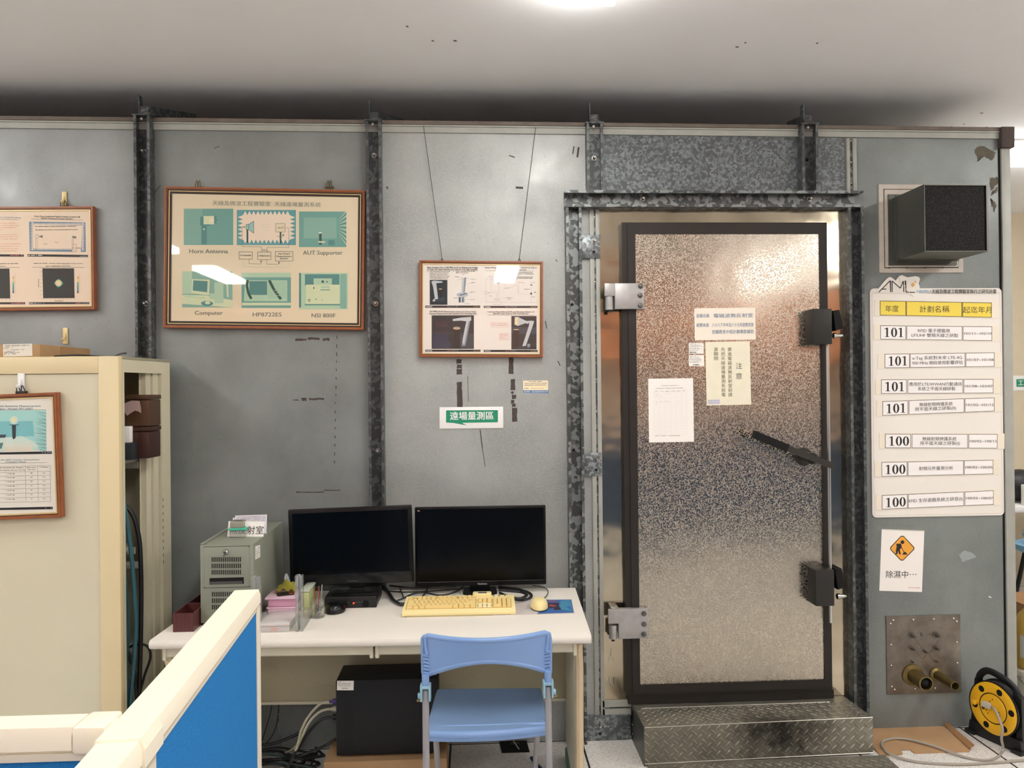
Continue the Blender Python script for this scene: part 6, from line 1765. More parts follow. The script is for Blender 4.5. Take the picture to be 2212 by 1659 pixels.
sp = lambda px, py: MT.inverted() @ hitp(px, py, MT @ V(tw, 0, 0), MT.to_3x3() @ V(1, 0, 0))
q = [sp(*c_) for c_ in ((551, 1180), (561.5, 1177), (562, 1203), (551, 1209))]
mb = MB(MT); mb.add([(tw + 0.0006, v.y, v.z) for v in q][::-1], [(0, 1, 2, 3)], M_paper)
for k in range(6):
    f = 0.12 + k * 0.14; v0 = q[0].lerp(q[3], f); v1 = q[1].lerp(q[2], f)
    for j in range(7):
        if rnd.random() < 0.75:
            g0, g1 = v0.lerp(v1, 0.1 + j * 0.115), v0.lerp(v1, 0.17 + j * 0.115); d_ = (q[3] - q[0]).normalized() * 0.003
            mb.add([(tw + 0.001, v.y, v.z) for v in (g0, g1, g1 + d_, g0 + d_)][::-1], [(0, 1, 2, 3)], M_grey_ink)
mb.build('side_sticker', TW)
# papers and little box on the tower
TZP = tz
fr = Flat((492, 1117), (570, 1114), (567, 1148), (489, 1149), y=-0.40)
o = thing('room_card', 'white card with large Chinese characters leaning on top of the tower', 'card', (fr.c.x, -0.40, TZP))
Mc = frame_matrix((fr.c.x, -0.40, TZP + 0.001), (-0.25, 0.02, 0))
w, h = fr.w / 2, fr.h
mb = MB(Mc); mb.box((-w, 0, 0), (w, 0.002, h), M_paper); mb.build('card', o)
mb = MB(Mc); mb.text('無反射室', w * 0.05, h * 0.42, 0.036, M_ink, 0.0005, w=w * 1.86, bold=0.004); mb.build('lettering', o)
fr2_ = Flat((513, 1103), (580, 1102), (579, 1135), (513, 1137), y=-0.30)
o = thing('folded_leaflet', 'folded printed leaflet standing behind the white card on the tower', 'paper', (fr2_.c.x, -0.3, TZP))
Ml = frame_matrix((fr2_.c.x, -0.335, TZP), (-0.2, 0, 0.1)); w, h = fr2_.w / 2, fr2_.h + 0.012
M_lil = mat('leaflet_paper', '#e9e4ee', 0.6)
mb = MB(Ml); mb.box((-w, 0, 0), (w, 0.0015, h), M_lil); mb.box((-w - 0.012, 0.012, 0), (w - 0.03, 0.0135, h * 0.9), M_lil); mb.build('leaf', o)
mb = MB(Ml)
for k in range(4): mb.scrib(-w + 0.004, w - 0.004, h - 0.006 - k * 0.006, 0.0045, M_grey_ink, 0.0005, 0.95)
mb.build('print', o)
cb_ = G(516, 1160, TZP)
o = thing('sample_box', 'small clear sample box with a turquoise lid, before the white card', 'box', (cb_.x, cb_.y, TZP))
M_clr = clear_mat('clear_plastic', '#e6e8e4', 0.22, 0.15); M_turq = clear_mat('turquoise_plastic', '#4fd0b2', 0.75, 0.2)
x, y = cb_.x, cb_.y
MB().box((x - 0.032, y - 0.02, TZP), (x + 0.032, y + 0.035, TZP + 0.03), M_clr, 0.003).build('clear_base', o)
MB().box((x - 0.036, y - 0.024, TZP + 0.0302), (x + 0.036, y + 0.039, TZP + 0.039), M_turq, 0.003).build('turquoise_lid', o)
o2 = thing('sample_case', 'little grey clear case stacked on the turquoise lid', 'box', (x, y, TZP + 0.04))
MB().box((x - 0.03, y - 0.018, TZP + 0.0395), (x + 0.022, y + 0.03, TZP + 0.066), clear_mat('smoky_plastic', '#b9b5a6', 0.65, 0.2), 0.003).build('case', o2)
MB().box((x - 0.022, y - 0.012, TZP + 0.0665), (x + 0.016, y + 0.022, TZP + 0.0675), mat('case_label', '#6f6c66', 0.6)).build('top_label', o2)

# ------------------------------------------------------------------ screens
M_bez = mat('bezel_black', '#0b0b0c', 0.33, spec=0.22); M_scr = mat('screen_black', '#050606', 0.2, spec=0.2)
def monitor(corners, y, label, bez, chin, brand, glossy):
    fr = Flat(*corners, y=y)
    o = thing('monitor', label, 'monitor', fr.c, fr.rot)
    w, h = fr.w / 2, fr.h / 2
    mb = fr.mb(); mb.box((-w, 0, -h), (w, 0.022, h), M_bez, 0.004); mb.box((-w * 0.6, 0.022, -h * 0.7), (w * 0.6, 0.05, h * 0.6), M_black, 0.01); mb.build('housing', o)
    mb = fr.mb(); mb.box((-w + bez, -0.0006, -h + chin), (w - bez, 0.002, h - bez), M_scr); mb.build('screen', o)
    return fr, o, w, h
fr, o, w, h = monitor(((622, 1101), (890, 1092), (893, 1256), (627, 1270)), -0.27, 'left black monitor with a wide glossy bezel, standing on the small black computer', 0.017, 0.034, None, 1)
mb = fr.mb(); mb.text('ViewSonic', 0.0, -h + 0.015, 0.010, mat('logo_dim', '#55555a', 0.4), 0.0005, w=0.045, bold=0.01); mb.build('brand_mark', o)
M_film = clear_mat('loose_film', '#f4f5f6', 0.012, 0.12, 0.05)
mb = fr.mb()
mb.grid(lambda u, v: V(-w + 0.01 + (2 * w - 0.02) * u, -0.003 - 0.006 * abs(math.sin(u * 9 + v * 2)) * (0.3 + v), -h + 0.005 + 0.045 * v), 26, 5, M_film); mb.build('protective_film', o)
mbot = (fr.M @ V(0, 0, -h)).z - 0.0005
dk0, dk1 = G(700, 1313, DZ), G(813, 1314, DZ)
fr, o, w, h = monitor(((893, 1097), (1178, 1091), (1181, 1263), (900, 1268)), -0.185, 'right black monitor with a thin bezel, standing behind the keyboard', 0.010, 0.021, None, 0)
mb = fr.mb(); mb.text('ViewSonic', 0.005, -h + 0.0095, 0.011, mat('logo_pale', '#b9b9bb', 0.4), 0.0005, w=0.042, bold=0.012); mb.rect(-w + 0.010, -h + 0.0205, w - 0.010, -h + 0.0217, mat('seam_grey', '#6a6a6c', 0.3), 0.0008); mb.build('brand_mark', o)
mb = fr.mb(); mb.rect(-w + 0.012, h - 0.018, -w + 0.022, h - 0.012, mat('logo_warm', '#9c8478', 0.4), 0.001); mb.build('corner_badge', o)
bt = (fr.M @ V(0, 0, -h)).z
sx_ = G(1037, 1284, DZ).x
mb = MB(); mb.box((sx_ - 0.045, -0.175, DZ + 0.012), (sx_ + 0.045, -0.15, bt + 0.05), M_bez, 0.004); mb.build('stand_neck', o)
mb = MB(); mb.prism([(sx_ + x_, y_, DZ) for x_, y_ in ((-0.075, -0.19), (-0.055, -0.21), (0.055, -0.21), (0.075, -0.19), (0.07, -0.11), (-0.07, -0.11))], (0, 0, 0.012), M_bez); mb.build('stand_base', o)
# the thin client under the left monitor
a, b = G(702, 1314, DZ), G(813, 1314, DZ)
bh = DZ + 0.048
tc = thing('small_computer', 'flat black computer with a red light under the left monitor', 'computer', ((a.x + b.x) / 2, -0.25, DZ))
yf = (a.y + b.y) / 2
cx0, cx1 = a.x, b.x
mb = MB(); mb.box((cx0, yf, DZ), (cx1, yf + 0.19, bh), M_black, 0.004); mb.build('case', tc)
mb = MB(); lx = P(764, 1303, yf); mb.lathe((lx.x, yf, lx.z), (0, -1, 0), [(0.0035, 0), (0.0035, 0.001), (0.002, 0.0018)], mat('red_led', '#ff2a1a', 0.4, emit=6.0), 10); mb.build('power_light', tc)
mb = MB()
for px in (754, 770, 776, 782): 
    q = P(px, 1301, yf); mb.rect(q.x - 0.003, q.z - 0.001, q.x + 0.002, q.z + 0.001, mat('port_grey', '#7c7c80', 0.4), -yf + 0.0006)
q = P(790, 1304, yf); mb.lathe((q.x, yf, q.z), (0, -1, 0), [(0.0145, 0), (0.0145, 0.0012), (0.0125, 0.0012)], M_bez, 20); mb.build('front_ports', tc)
stb = thing('monitor_stand', 'black swivel base of the left monitor on top of the small computer', 'stand', ((cx0 + cx1) / 2, yf + 0.1, bh))
fcx = (cx0 + cx1) / 2 + 0.01
mb = MB(); mb.prism([(fcx + x_, yf + y_, bh) for x_, y_ in ((-0.09, 0.02), (-0.06, 0.006), (0.08, 0.006), (0.105, 0.02), (0.085, 0.16), (-0.08, 0.16))], (0, 0, 0.012), M_bez); mb.build('base', stb)
mb = MB(); mb.box((fcx - 0.032, -0.262, bh + 0.012), (fcx + 0.032, -0.24, mbot), M_bez, 0.004); mb.build('neck', stb)
mb = MB(); mb.grid(lambda u, v: V(fcx - 0.1 + 0.21 * u, yf + 0.004 + 0.1 * v, bh + 0.0135 + 0.006 * abs(math.sin(u * 14 + v * 5)) * (1 - v)), 26, 6, M_film); mb.build('loose_film', stb)

# ------------------------------------------------------------------ keyboard
kb0, kb1 = G(868, 1334, DZ), G(1114, 1329, DZ)
kw = (kb1 - kb0).length; ka = math.atan2(kb1.y - kb0.y, kb1.x - kb0.x)
kt = P(990, 1287, kb0.y + 0.185).z
tilt = math.atan2(kt - DZ - 0.022, 0.185)
kb = thing('keyboard', 'yellowed cream computer keyboard on the desk', 'keyboard', (kb0.x, kb0.y, DZ), (0, 0, ka))
M_kb = mat('keyboard_cream', '#eedd9f', 0.5); M_key = mat('key_yellowed', '#ecd08b', 0.5); M_key2 = mat('key_pale', '#f0e6bd', 0.5)
MKb = WM[kb]
kd = 0.19
mb = MB(MKb); mb.prism([(0, 0, 0.004), (0, 0, 0.014), (0, 0.012, 0.022), (0, kd, 0.022 + kd * math.tan(tilt)), (0, kd, 0.004 + kd * math.tan(tilt))], (kw, 0, 0), M_kb)
mb.box((0.02, 0.0, 0), (kw - 0.02, 0.02, 0.006), mat('keyboard_under', '#b9a878', 0.6))
for x in (0.03, kw - 0.05): mb.box((x, kd - 0.03, 0), (x + 0.02, kd - 0.022, 0.02 + (kd - 0.03) * math.tan(tilt)), M_kb)
mb.build('keyboard_body', kb)
MKt = MKb @ Matrix.Translation((0, 0, 0.022)) @ Matrix.Rotation(tilt, 4, 'X')
U = (kw - 0.03) / 22.6; x0k = 0.013; y0k = 0.032; V_ = 0.0212
wells = MB(MKt)
for a, b in (((x0k - 0.002, y0k - 0.002), (x0k + 15 * U + 0.001, y0k + 5 * V_ + 0.001)), ((x0k - 0.002, y0k + 5.55 * V_ - 0.002), (x0k + 15 * U, y0k + 6.5 * V_)), ((x0k + 15.35 * U, y0k - 0.002), (x0k + 18.4 * U, y0k + 2 * V_)), ((x0k + 15.35 * U, y0k + 3 * V_ - 0.002), (x0k + 18.4 * U, y0k + 5 * V_)), ((x0k + 18.6 * U, y0k - 0.002), (x0k + 22.7 * U, y0k + 5 * V_))):
    wells.box((a[0], a[1], -0.001), (b[0], b[1], 0.0006), mat('key_well', '#b98f4e', 0.7))
wells.build('key_well', kb)
protos = {}
def keyp(wu, hu, m):
    k_ = (round(wu, 2), hu, m.name)
    if k_ not in protos:
        w_, d_ = wu * U - 0.0016, hu * V_ - 0.0018
        q = MB(); q.hexa([V(0, 0, 0), V(w_, 0, 0), V(w_, d_, 0), V(0, d_, 0), V(0.0022, 0.0012, 0.008), V(w_ - 0.0022, 0.0012, 0.008), V(w_ - 0.0022, d_ - 0.004, 0.0095), V(0.0022, d_ - 0.004, 0.0095)], m)
        protos[k_] = q
    return k_
kmesh = {}
L2 = MKb.inverted() @ MKt
def key(cu, rv, wu=1.0, hu=1.0, m=M_key):
    k_ = keyp(wu, hu, m)
    loc = L2 @ Matrix.Translation((x0k + cu * U + 0.0008, y0k + rv * V_ + 0.0008, 0))
    if k_ not in kmesh:
        q = protos[k_]; o_ = MB(); o_.v, o_.f, o_.mi, o_.mats = q.v, q.f, q.mi, q.mats
        ob = o_.build('key'); me_ob = ob; ob.parent = kb; ob.matrix_local = loc; kmesh[k_] = ob
    else:
        dup(kmesh[k_], kb, loc)
for i in range(12):                                                 # function row in groups of four
    key(2 + i + (0.5 if i > 3 else 0) + (0.5 if i > 7 else 0), 5.5)
key(0, 5.5)
for i in range(13): key(i, 4)
key(13, 4, 2.0)
key(0, 3, 1.5)
for i in range(12): key(1.5 + i, 3)
key(13.5, 3, 1.5)
key(0, 2, 1.75)
for i in range(11): key(1.75 + i, 2)
key(12.75, 2, 2.25)
key(0, 1, 2.25)
for i in range(10): key(2.25 + i, 1)
key(12.25, 1, 2.75)
for c_, w_ in ((0, 1.5), (1.5, 1.25), (2.75, 1.25), (4, 6), (10, 1.25), (11.25, 1.25), (12.5, 1.25), (13.75, 1.25)): key(c_, 0, w_)
for i in range(3):
    for r_ in (3, 4): key(15.4 + i, r_)
    key(15.4 + i, 0, m=M_key2)
key(16.4, 1, m=M_key2)
for i in range(3):
    for r_ in (1, 2, 3, 4): key(18.65 + i, r_)
key(18.65, 0, 2); key(20.65, 0); key(21.65, 4); key(21.65, 2, 1, 2); key(21.65, 0, 1, 2)
mb = MB(MKt); mb.box((kw * 0.615, 0.172, -0.004), (kw * 0.79, 0.21, 0.012), M_kb, 0.006); pod = mb.build('control_pod', kb)
mb = MB(MKt); mb.box((kw * 0.665, 0.178, 0.0118), (kw * 0.745, 0.195, 0.0128), mat('pod_window', '#5a5560', 0.3)); mb.build('window', pod)
mb = MB(MKt)
for k in range(3): mb.lathe((kw * (0.81 + k * 0.052), 0.176, 0), (0, 0, 1), [(0.0045, 0), (0.0045, 0.002)], mat('button_grey', '#77787c', 0.4), 10)
mb.add([(kw * 0.475, 0.172, 0.0004), (kw * 0.488, 0.172, 0.0004), (kw * 0.484, 0.178, 0.0004), (kw * 0.476, 0.178, 0.0004)], [(0, 1, 2, 3)], M_ink)
mb.build('buttons', kb)

# ------------------------------------------------------------------ mouse pad and mice
q = [G(*c_, DZ) for c_ in ((1113, 1329), (1241, 1326), (1235, 1296), (1113, 1298))]
pad = thing('mouse_pad', 'mouse pad, half pale grey and half blue picture, right of the keyboard', 'mouse pad', (q[1] + q[3]) / 2)
pad_u = lambda u, v: q[0].lerp(q[1], u).lerp(q[3].lerp(q[2], u), v)
mb = MB(); mb.prism([v for v in (q[0] - V(0.09, 0, 0), q[1], q[2], q[3] - V(0.09, 0, 0))], (0, 0, 0.003), mat('pad_grey', '#c9c0bc', 0.6)); mb.build('pad', pad)
mb = MB()
def pq(pts, m, dz): mb.add([pad_u(*p_) + V(0, 0, dz) for p_ in pts], [tuple(range(len(pts)))], m)
pq([(0.36, 0.0), (0.99, 0.03), (0.99, 0.97), (0.50, 1.0), (0.55, 0.6)], mat('pad_blue', '#2f5f9e', 0.5), 0.0032)
pq([(0.75, 0.3), (0.99, 0.1), (0.97, 0.95), (0.80, 0.9)], mat('pad_teal', '#3e86a6', 0.5), 0.0034)
pq([(0.86, 0.45), (0.99, 0.15), (0.95, 0.5)], mat('pad_blue', '#2f5f9e', 0.5), 0.0036)
pq([(0.55, 0.38), (0.76, 0.4), (0.76, 0.74), (0.55, 0.74)], mat('pad_dark', '#2b2238', 0.5), 0.0036)
pq([(0.58, 0.5), (0.68, 0.45), (0.72, 0.55), (0.60, 0.66)], mat('pad_red', '#9a4550', 0.5), 0.0038)
pq([(0.66, 0.22), (0.78, 0.24), (0.78, 0.42), (0.66, 0.4)], mat('pad_dark', '#2b2238', 0.5), 0.0040)
pq([(0.57, 0.82), (0.74, 0.84), (0.74, 0.9), (0.57, 0.88)], mat('pad_red', '#9a4550', 0.5), 0.0036)
for k in range(4): pq([(0.18 + k * 0.01, 0.36 + k * 0.1), (0.30, 0.36 + k * 0.1), (0.30, 0.38 + k * 0.1), (0.18 + k * 0.01, 0.38 + k * 0.1)], M_grey_ink, 0.0034)
mb.build('printed_picture', pad)
def mouse(c, rx, ry, rz, m, label, under, yaw=0.0):
    o = thing('computer_mouse', label, 'mouse', c, (0, 0, yaw))
    mb = MB(WM[o])
    def fn(u, v):
        a_ = 2 * PI * u; k = v
        r = math.sin(min(1, k * 1.0) * PI / 2) if False else math.cos(k * PI / 2) ** 0.55 if k < 1 else 0.0
        s_ = 1.0 + 0.08 * math.sin(a_)
        return V(rx * r * math.cos(a_) * s_, ry * r * math.sin(a_), 0.004 + rz * math.sin(k * PI / 2) * (1 - 0.12 * math.sin(a_) * (1 - k)))
    mb.grid(fn, 28, 8, m); mb.build('shell', o)
    mb = MB(WM[o]); mb.lathe((0, 0, 0), (0, 0, 1), [(rx * 0.9, 0), (rx * 1.0, 0.004)], under, 24)
    mb.v = [V(v.x, v.y * ry / rx, v.z) for v in mb.v]; mb.build('base', o)
    mb = MB(WM[o]); mb.tube([(0, ry * 0.95, 0.012), (0, ry * 0.5, rz * 0.93), (0, ry * 0.15, rz * 1.02)], 0.0011, M_grey_ink, 6); mb.build('button_seam', o)
    return o
mc_ = G(1165, 1313, DZ + 0.004)
mouse(mc_, 0.036, 0.058, 0.036, M_kb, 'round cream computer mouse on the mouse pad', M_black)
mb_ = G(724, 1321, DZ)
mouse(mb_, 0.042, 0.052, 0.034, mat('mouse_black', '#0c0c0d', 0.25), 'black computer mouse in front of the small black computer', M_black)

# ------------------------------------------------------------------ cables on the desk
def dl(*cs, z=0.006): return [G(x, y, DZ + z + 0.002 * (i % 2)) for i, (x, y) in enumerate(cs)]
cg = 'loose black cables behind the keyboard'
cord('desk_cable', dl((1150, 1303), (1170, 1296), (1182, 1285), (1183, 1275), (1172, 1268), (1150, 1265)), 0.002, M_blkc, 'thin cord of the cream mouse curling back past the right monitor')
cord('desk_cable', dl((1078, 1268), (1095, 1270), (1120, 1273), (1145, 1282), (1146, 1291), (1128, 1296), (1095, 1292), (1080, 1287)), 0.006, M_blkc, 'thick black cable loop right of the monitor base')
cord('desk_cable', dl((1078, 1274), (1095, 1276), (1125, 1279), (1138, 1286), (1120, 1293), (1095, 1287), (1080, 1281), z=0.022), 0.006, M_blkc, 'second black cable loop lying inside the thick one right of the monitor base')
cord('desk_cable', dl((808, 1262), (828, 1268), (842, 1284), (850, 1296), (866, 1305), (885, 1302), z=0.01), 0.007, M_blkc, 'thick black cable dropping from the left monitor to the keyboard corner')
cord('desk_cable', dl((842, 1265), (870, 1268), (900, 1269), (950, 1266), (985, 1266), z=0.022), 0.004, M_blkc, 'black cable running along the back under both monitors')
cord('desk_cable', dl((1000, 1268), (980, 1280), (950, 1286), (915, 1280), (890, 1284), (868, 1294), (858, 1297), z=0.012), 0.004, M_blkc, 'black cable curving behind the keyboard top edge')
cord('desk_cable', dl((925, 1266), (920, 1278), (912, 1290), z=0.01), 0.004, M_blkc, 'short black cable slanting down behind the keyboard')
cord('desk_cable', dl((862, 1266), (868, 1280), (872, 1292), z=0.01), 0.003, M_blkc, 'thin black cable near the left end of the keyboard')
cord('desk_cable', dl((995, 1270), (996, 1280), (998, 1290), z=0.006), 0.0025, M_whtc, 'thin pale keyboard lead rising behind the keyboard')
cord('desk_cable', dl((830, 1276), (880, 1279), (940, 1276), (1000, 1272), z=0.003), 0.0025, M_blkc, 'thin black cable lying flat behind the keyboard')

# ------------------------------------------------------------------ boxes, jar and trays on the desk
o_ = thing('parts_case', 'flat clear plastic parts case at the front of the desk', 'case', G(595, 1362, DZ))
a, b = G(560, 1367, DZ), G(622, 1369, DZ)
M_frost = clear_mat('frosted_plastic', '#f6efec', 0.6, 0.25)
MB().box((a.x, a.y, DZ), (b.x, a.y + 0.165, DZ + 0.022), M_frost, 0.003).build('tray', o_)
MB().box((a.x - 0.002, a.y - 0.002, DZ + 0.0225), (b.x + 0.002, a.y + 0.167, DZ + 0.034), M_frost, 0.003).build('lid', o_)
MB().box(((a.x + b.x) / 2 - 0.012, a.y - 0.0025, DZ + 0.006), ((a.x + b.x) / 2 + 0.012, a.y + 0.02, DZ + 0.018), mat('parts_pink', '#caa79d', 0.6)).build('contents', o_)
# card box, pink boxes stacked
yk = a.y + 0.172
cbx0, cbx1 = P(576, 1335, yk).x, P(668, 1335, yk).x
zc1 = P(600, 1329, yk).z
o_ = thing('card_carton', 'cream card box at the bottom of the pink box stack', 'box', ((cbx0 + cbx1) / 2, yk + 0.07, DZ))
MB().box((cbx0, yk, DZ), (cbx1, yk + 0.2, zc1), mat('card_cream', '#d8c299', 0.7), 0.002).build('carton_body', o_)
yp = yk - 0.004
M_pink = clear_mat('pink_plastic', '#eeb2cf', 0.8, 0.25); M_pinkp = clear_mat('pale_pink_plastic', '#f3cede', 0.8, 0.25)
px0, px1 = P(577, 1310, yp).x, P(640, 1310, yp).x
zp1 = zc1 + 0.0005
o_ = thing('pink_box', 'lower pink plastic box of the stack on the desk', 'box', ((px0 + px1) / 2, yp + 0.06, zp1))
MB().box((px0, yp, zp1), (px1, yp + 0.13, zp1 + 0.03), M_pinkp, 0.008).build('tub', o_)
MB().box((px0 - 0.003, yp - 0.003, zp1 + 0.0265), (px1 + 0.003, yp + 0.133, zp1 + 0.032), M_pinkp, 0.002).build('rim', o_)
z2 = zp1 + 0.0325
o_ = thing('pink_box', 'upper pink plastic box with an overhanging lid on the desk', 'box', ((px0 + px1) / 2, yp + 0.06, z2))
MB().box((px0 + 0.002, yp + 0.002, z2), (px1 - 0.002, yp + 0.128, z2 + 0.030), M_pink, 0.005).build('tub', o_)
MB().box((px0 - 0.008, yp - 0.006, z2 + 0.0305), (px1 + 0.004, yp + 0.135, z2 + 0.039), M_pinkp, 0.003).build('lid', o_)
z3 = z2 + 0.0395
o_ = thing('circuit_board', 'small dark circuit board lying on the upper pink box', 'circuit board', ((px0 + px1) / 2, yp + 0.05, z3))
MB(frame_matrix(((px0 + px1) / 2 + 0.006, yp + 0.045, z3), (0, 0, 0.35))).box((-0.035, -0.025, 0), (0.03, 0.025, 0.003), mat('board_dark', '#2a2018', 0.4)).box((-0.015, -0.012, 0.003), (0.006, 0.01, 0.006), M_black).box((0.012, -0.02, 0.003), (0.026, 0.012, 0.006), mat('copper', '#b7722f', 0.35, 0.8)).build('board', o_)
o_ = MB().grid(lambda u, v: V(px0 + 0.01 + 0.09 * u, yp + 0.05 + 0.06 * v, z3 + 0.008 + 0.022 * math.sin(PI * u) * (0.4 + v) + 0.006 * math.sin(u * 17 + v * 7)), 18, 8, clear_mat('yellow_film', '#b7ad45', 0.6, 0.2)).build('plastic_sleeve', loc=((px0 + px1) / 2, yp + 0.08, z3)); props(o_, 'crumpled yellowish plastic sleeve lying over the circuit board', 'plastic bag')
o_ = MB().grid(lambda u, v: V(px0 + 0.04 + 0.07 * u, yp + 0.10 + 0.012 * math.sin(u * 9) + 0.02 * v, z3 + 0.01 + 0.05 * v * (0.6 + 0.4 * math.sin(u * 8 + 1)) + 0.004 * math.sin(u * 19)), 18, 8, clear_mat('clear_film', '#dfe3e4', 0.35, 0.15)).build('plastic_bag', loc=((px0 + px1) / 2 + 0.02, yp + 0.1, z3)); props(o_, 'crumpled clear plastic bag at the top of the pink box stack', 'plastic bag')
gx0, gx1 = P(649, 1290, yk + 0.05).x, P(668, 1290, yk + 0.05).x
o_ = thing('green_box', 'yellow green plastic box right of the pink boxes', 'box', (gx1 - 0.03, yk + 0.1, zc1))
MB().box((px1 + 0.006, yk + 0.05, zc1 + 0.0005), (gx1, yk + 0.17, zc1 + 0.075), clear_mat('lime_plastic', '#dbe3a6', 0.75, 0.25), 0.006).build('tub', o_)
MB().box((px1 + 0.004, yk + 0.047, zc1 + 0.0755), (gx1 + 0.003, yk + 0.173, zc1 + 0.086), clear_mat('pale_lime_plastic', '#e6ebd8', 0.7, 0.25), 0.004).build('lid', o_)
# acrylic stand
M_acr = clear_mat('acrylic', '#eef0ee', 0.16, 0.05, 0.2)
ua = G(646, 1365, DZ); zu = P(646, 1244, ua.y).z
o_ = thing('acrylic_stand', 'clear acrylic stand with an upright bar beside the pink boxes', 'stand', ua)
MB().box((ua.x - 0.014, ua.y, DZ), (ua.x - 0.004, ua.y + 0.03, zu), M_acr, 0.001).box((ua.x + 0.002, ua.y + 0.004, DZ), (ua.x + 0.012, ua.y + 0.034, zu - 0.002), M_acr, 0.001).build('upright', o_)
MB().box((ua.x - 0.014, ua.y + 0.0355, DZ), (ua.x + 0.012, ua.y + 0.17, DZ + 0.045), M_acr, 0.001).build('rail', o_)
ub = P(551, 1246, ua.y)
o_ = thing('acrylic_stand', 'clear acrylic upright rising just behind the end of the blue partition', 'stand', (ub.x, ua.y, DZ))
MB().box((ub.x - 0.014, ua.y, DZ), (ub.x + 0.0, ua.y + 0.03, ub.z), M_acr, 0.001).box((ub.x + 0.002, ua.y + 0.006, DZ), (ub.x + 0.014, ua.y + 0.036, ub.z - 0.004), M_acr, 0.001).build('upright', o_)
MB().box((ub.x - 0.014, ua.y + 0.037, DZ), (ub.x + 0.012, ua.y + 0.12, DZ + 0.045), M_acr, 0.001).build('rail', o_)
# jar with little tools
jc_ = G(687, 1333, DZ)
jar = thing('glass_jar', 'small glass jar of metal bits on the desk before the black mouse', 'jar', jc_)
M_jar = clear_mat('jar_glass', '#f8faf8', 0.02, 0.04, 0.2)
MB().lathe(jc_, (0, 0, 1), [(0.026, 0), (0.0285, 0.004), (0.0285, 0.06), (0.025, 0.068), (0.026, 0.075), (0.027, 0.078), (0.0245, 0.078), (0.023, 0.068), (0.0265, 0.058), (0.0265, 0.006), (0.001, 0.005)], M_jar, 24).build('glass', jar)
for k in range(16):
    a_ = rnd.uniform(0, 2 * PI); r_ = rnd.uniform(0, 0.014); t_ = rnd.uniform(0, 2 * PI)
    s_ = jc_ + V(r_ * math.cos(a_), r_ * math.sin(a_), 0.008 + k * 0.001)
    MB().cyl(s_, s_ + V(0.011 * math.cos(t_), 0.011 * math.sin(t_), rnd.uniform(0.012, 0.03)), 0.0016, M_steel if k % 3 else mat('rod_dark', '#3a3836', 0.4, 0.6), 6).build('metal_bit', loc=tuple(s_)).__setitem__('group', 'metal bits in the glass jar')
for k, (dx_, ht, m) in enumerate(((-0.012, 0.105, mat('copper', '#b7722f', 0.35, 0.8)), (0.0, 0.112, mat('handle_red', '#8c4038', 0.4)), (0.008, 0.118, M_steel))):
    s_ = jc_ + V(dx_, 0.008, 0.008)
    o_ = MB().cyl(s_, s_ + V(dx_ * 0.6 + 0.002, 0.006, ht), 0.0024, m, 8).build('slim_tool', loc=tuple(s_)); props(o_, ['copper coloured slim tool standing in the glass jar', 'red handled slim tool standing in the glass jar', 'steel slim tool standing tallest in the glass jar'][k], 'tool', 'tools standing in the jar')
for ob in list(bpy.data.objects):
    if ob.name.startswith('metal_bit'): props(ob, 'little metal bit lying in the glass jar on the desk', 'metal bit')
# maroon trays
M_mar = mat('tray_maroon', '#572b2a', 0.4, var=0.1)
a, b = G(371, 1368, DZ), G(412, 1368, DZ)
for k in range(3):
    y0_, x0_ = a.y + 0.012 + k * 0.142, a.x + k * 0.004
    wd_ = 0.155 if k < 2 else 0.15
    o_ = thing('parts_tray', ('maroon open parts tray at the front corner of the desk', 'maroon parts tray in the middle of the row beside the tower', 'maroon parts tray at the back beside the tower')[k], 'tray', (x0_ + 0.05, y0_ + 0.07, DZ), group='maroon trays beside the tower')
    mb = MB(); w_ = min(wd_, tx0 - 0.004 - x0_); d_ = 0.138; hh = 0.07; th = 0.004
    if k == 0: w_ = 0.125 if False else w_
    mb.box((x0_, y0_, DZ), (x0_ + w_, y0_ + d_, DZ + 0.004), M_mar)
    for q_ in (((x0_, y0_), (x0_ + w_, y0_ + th)), ((x0_, y0_ + d_ - th), (x0_ + w_, y0_ + d_)), ((x0_, y0_ + th), (x0_ + th, y0_ + d_ - th)), ((x0_ + w_ - th, y0_ + th), (x0_ + w_, y0_ + d_ - th))): mb.box((q_[0][0], q_[0][1], DZ + 0.004), (q_[1][0], q_[1][1], DZ + hh), M_mar)
    mb.build('tray', o_)
    mb = MB()
    for i in range(5): mb.box((x0_ + 0.008 + i * (w_ - 0.016) / 4 - 0.001, y0_ - 0.0015, DZ + 0.004), (x0_ + 0.008 + i * (w_ - 0.016) / 4 + 0.001, y0_, DZ + hh - 0.004), mat('tray_rib', '#6b3a37', 0.4))
    mb.build('ribs', o_)
cpb = P(424, 1285, -0.2)
o_ = MB().ball((-1.125, -0.15, DZ + 0.125), 0.05, 0.05, 0.055, clear_mat('bluish_bag', '#9fb6c6', 0.45, 0.2), 18, 10).build('plastic_bag', loc=(-1.125, -0.15, DZ + 0.075)); props(o_, 'bluish plastic bag heaped on the back maroon tray beside the tower', 'plastic bag')

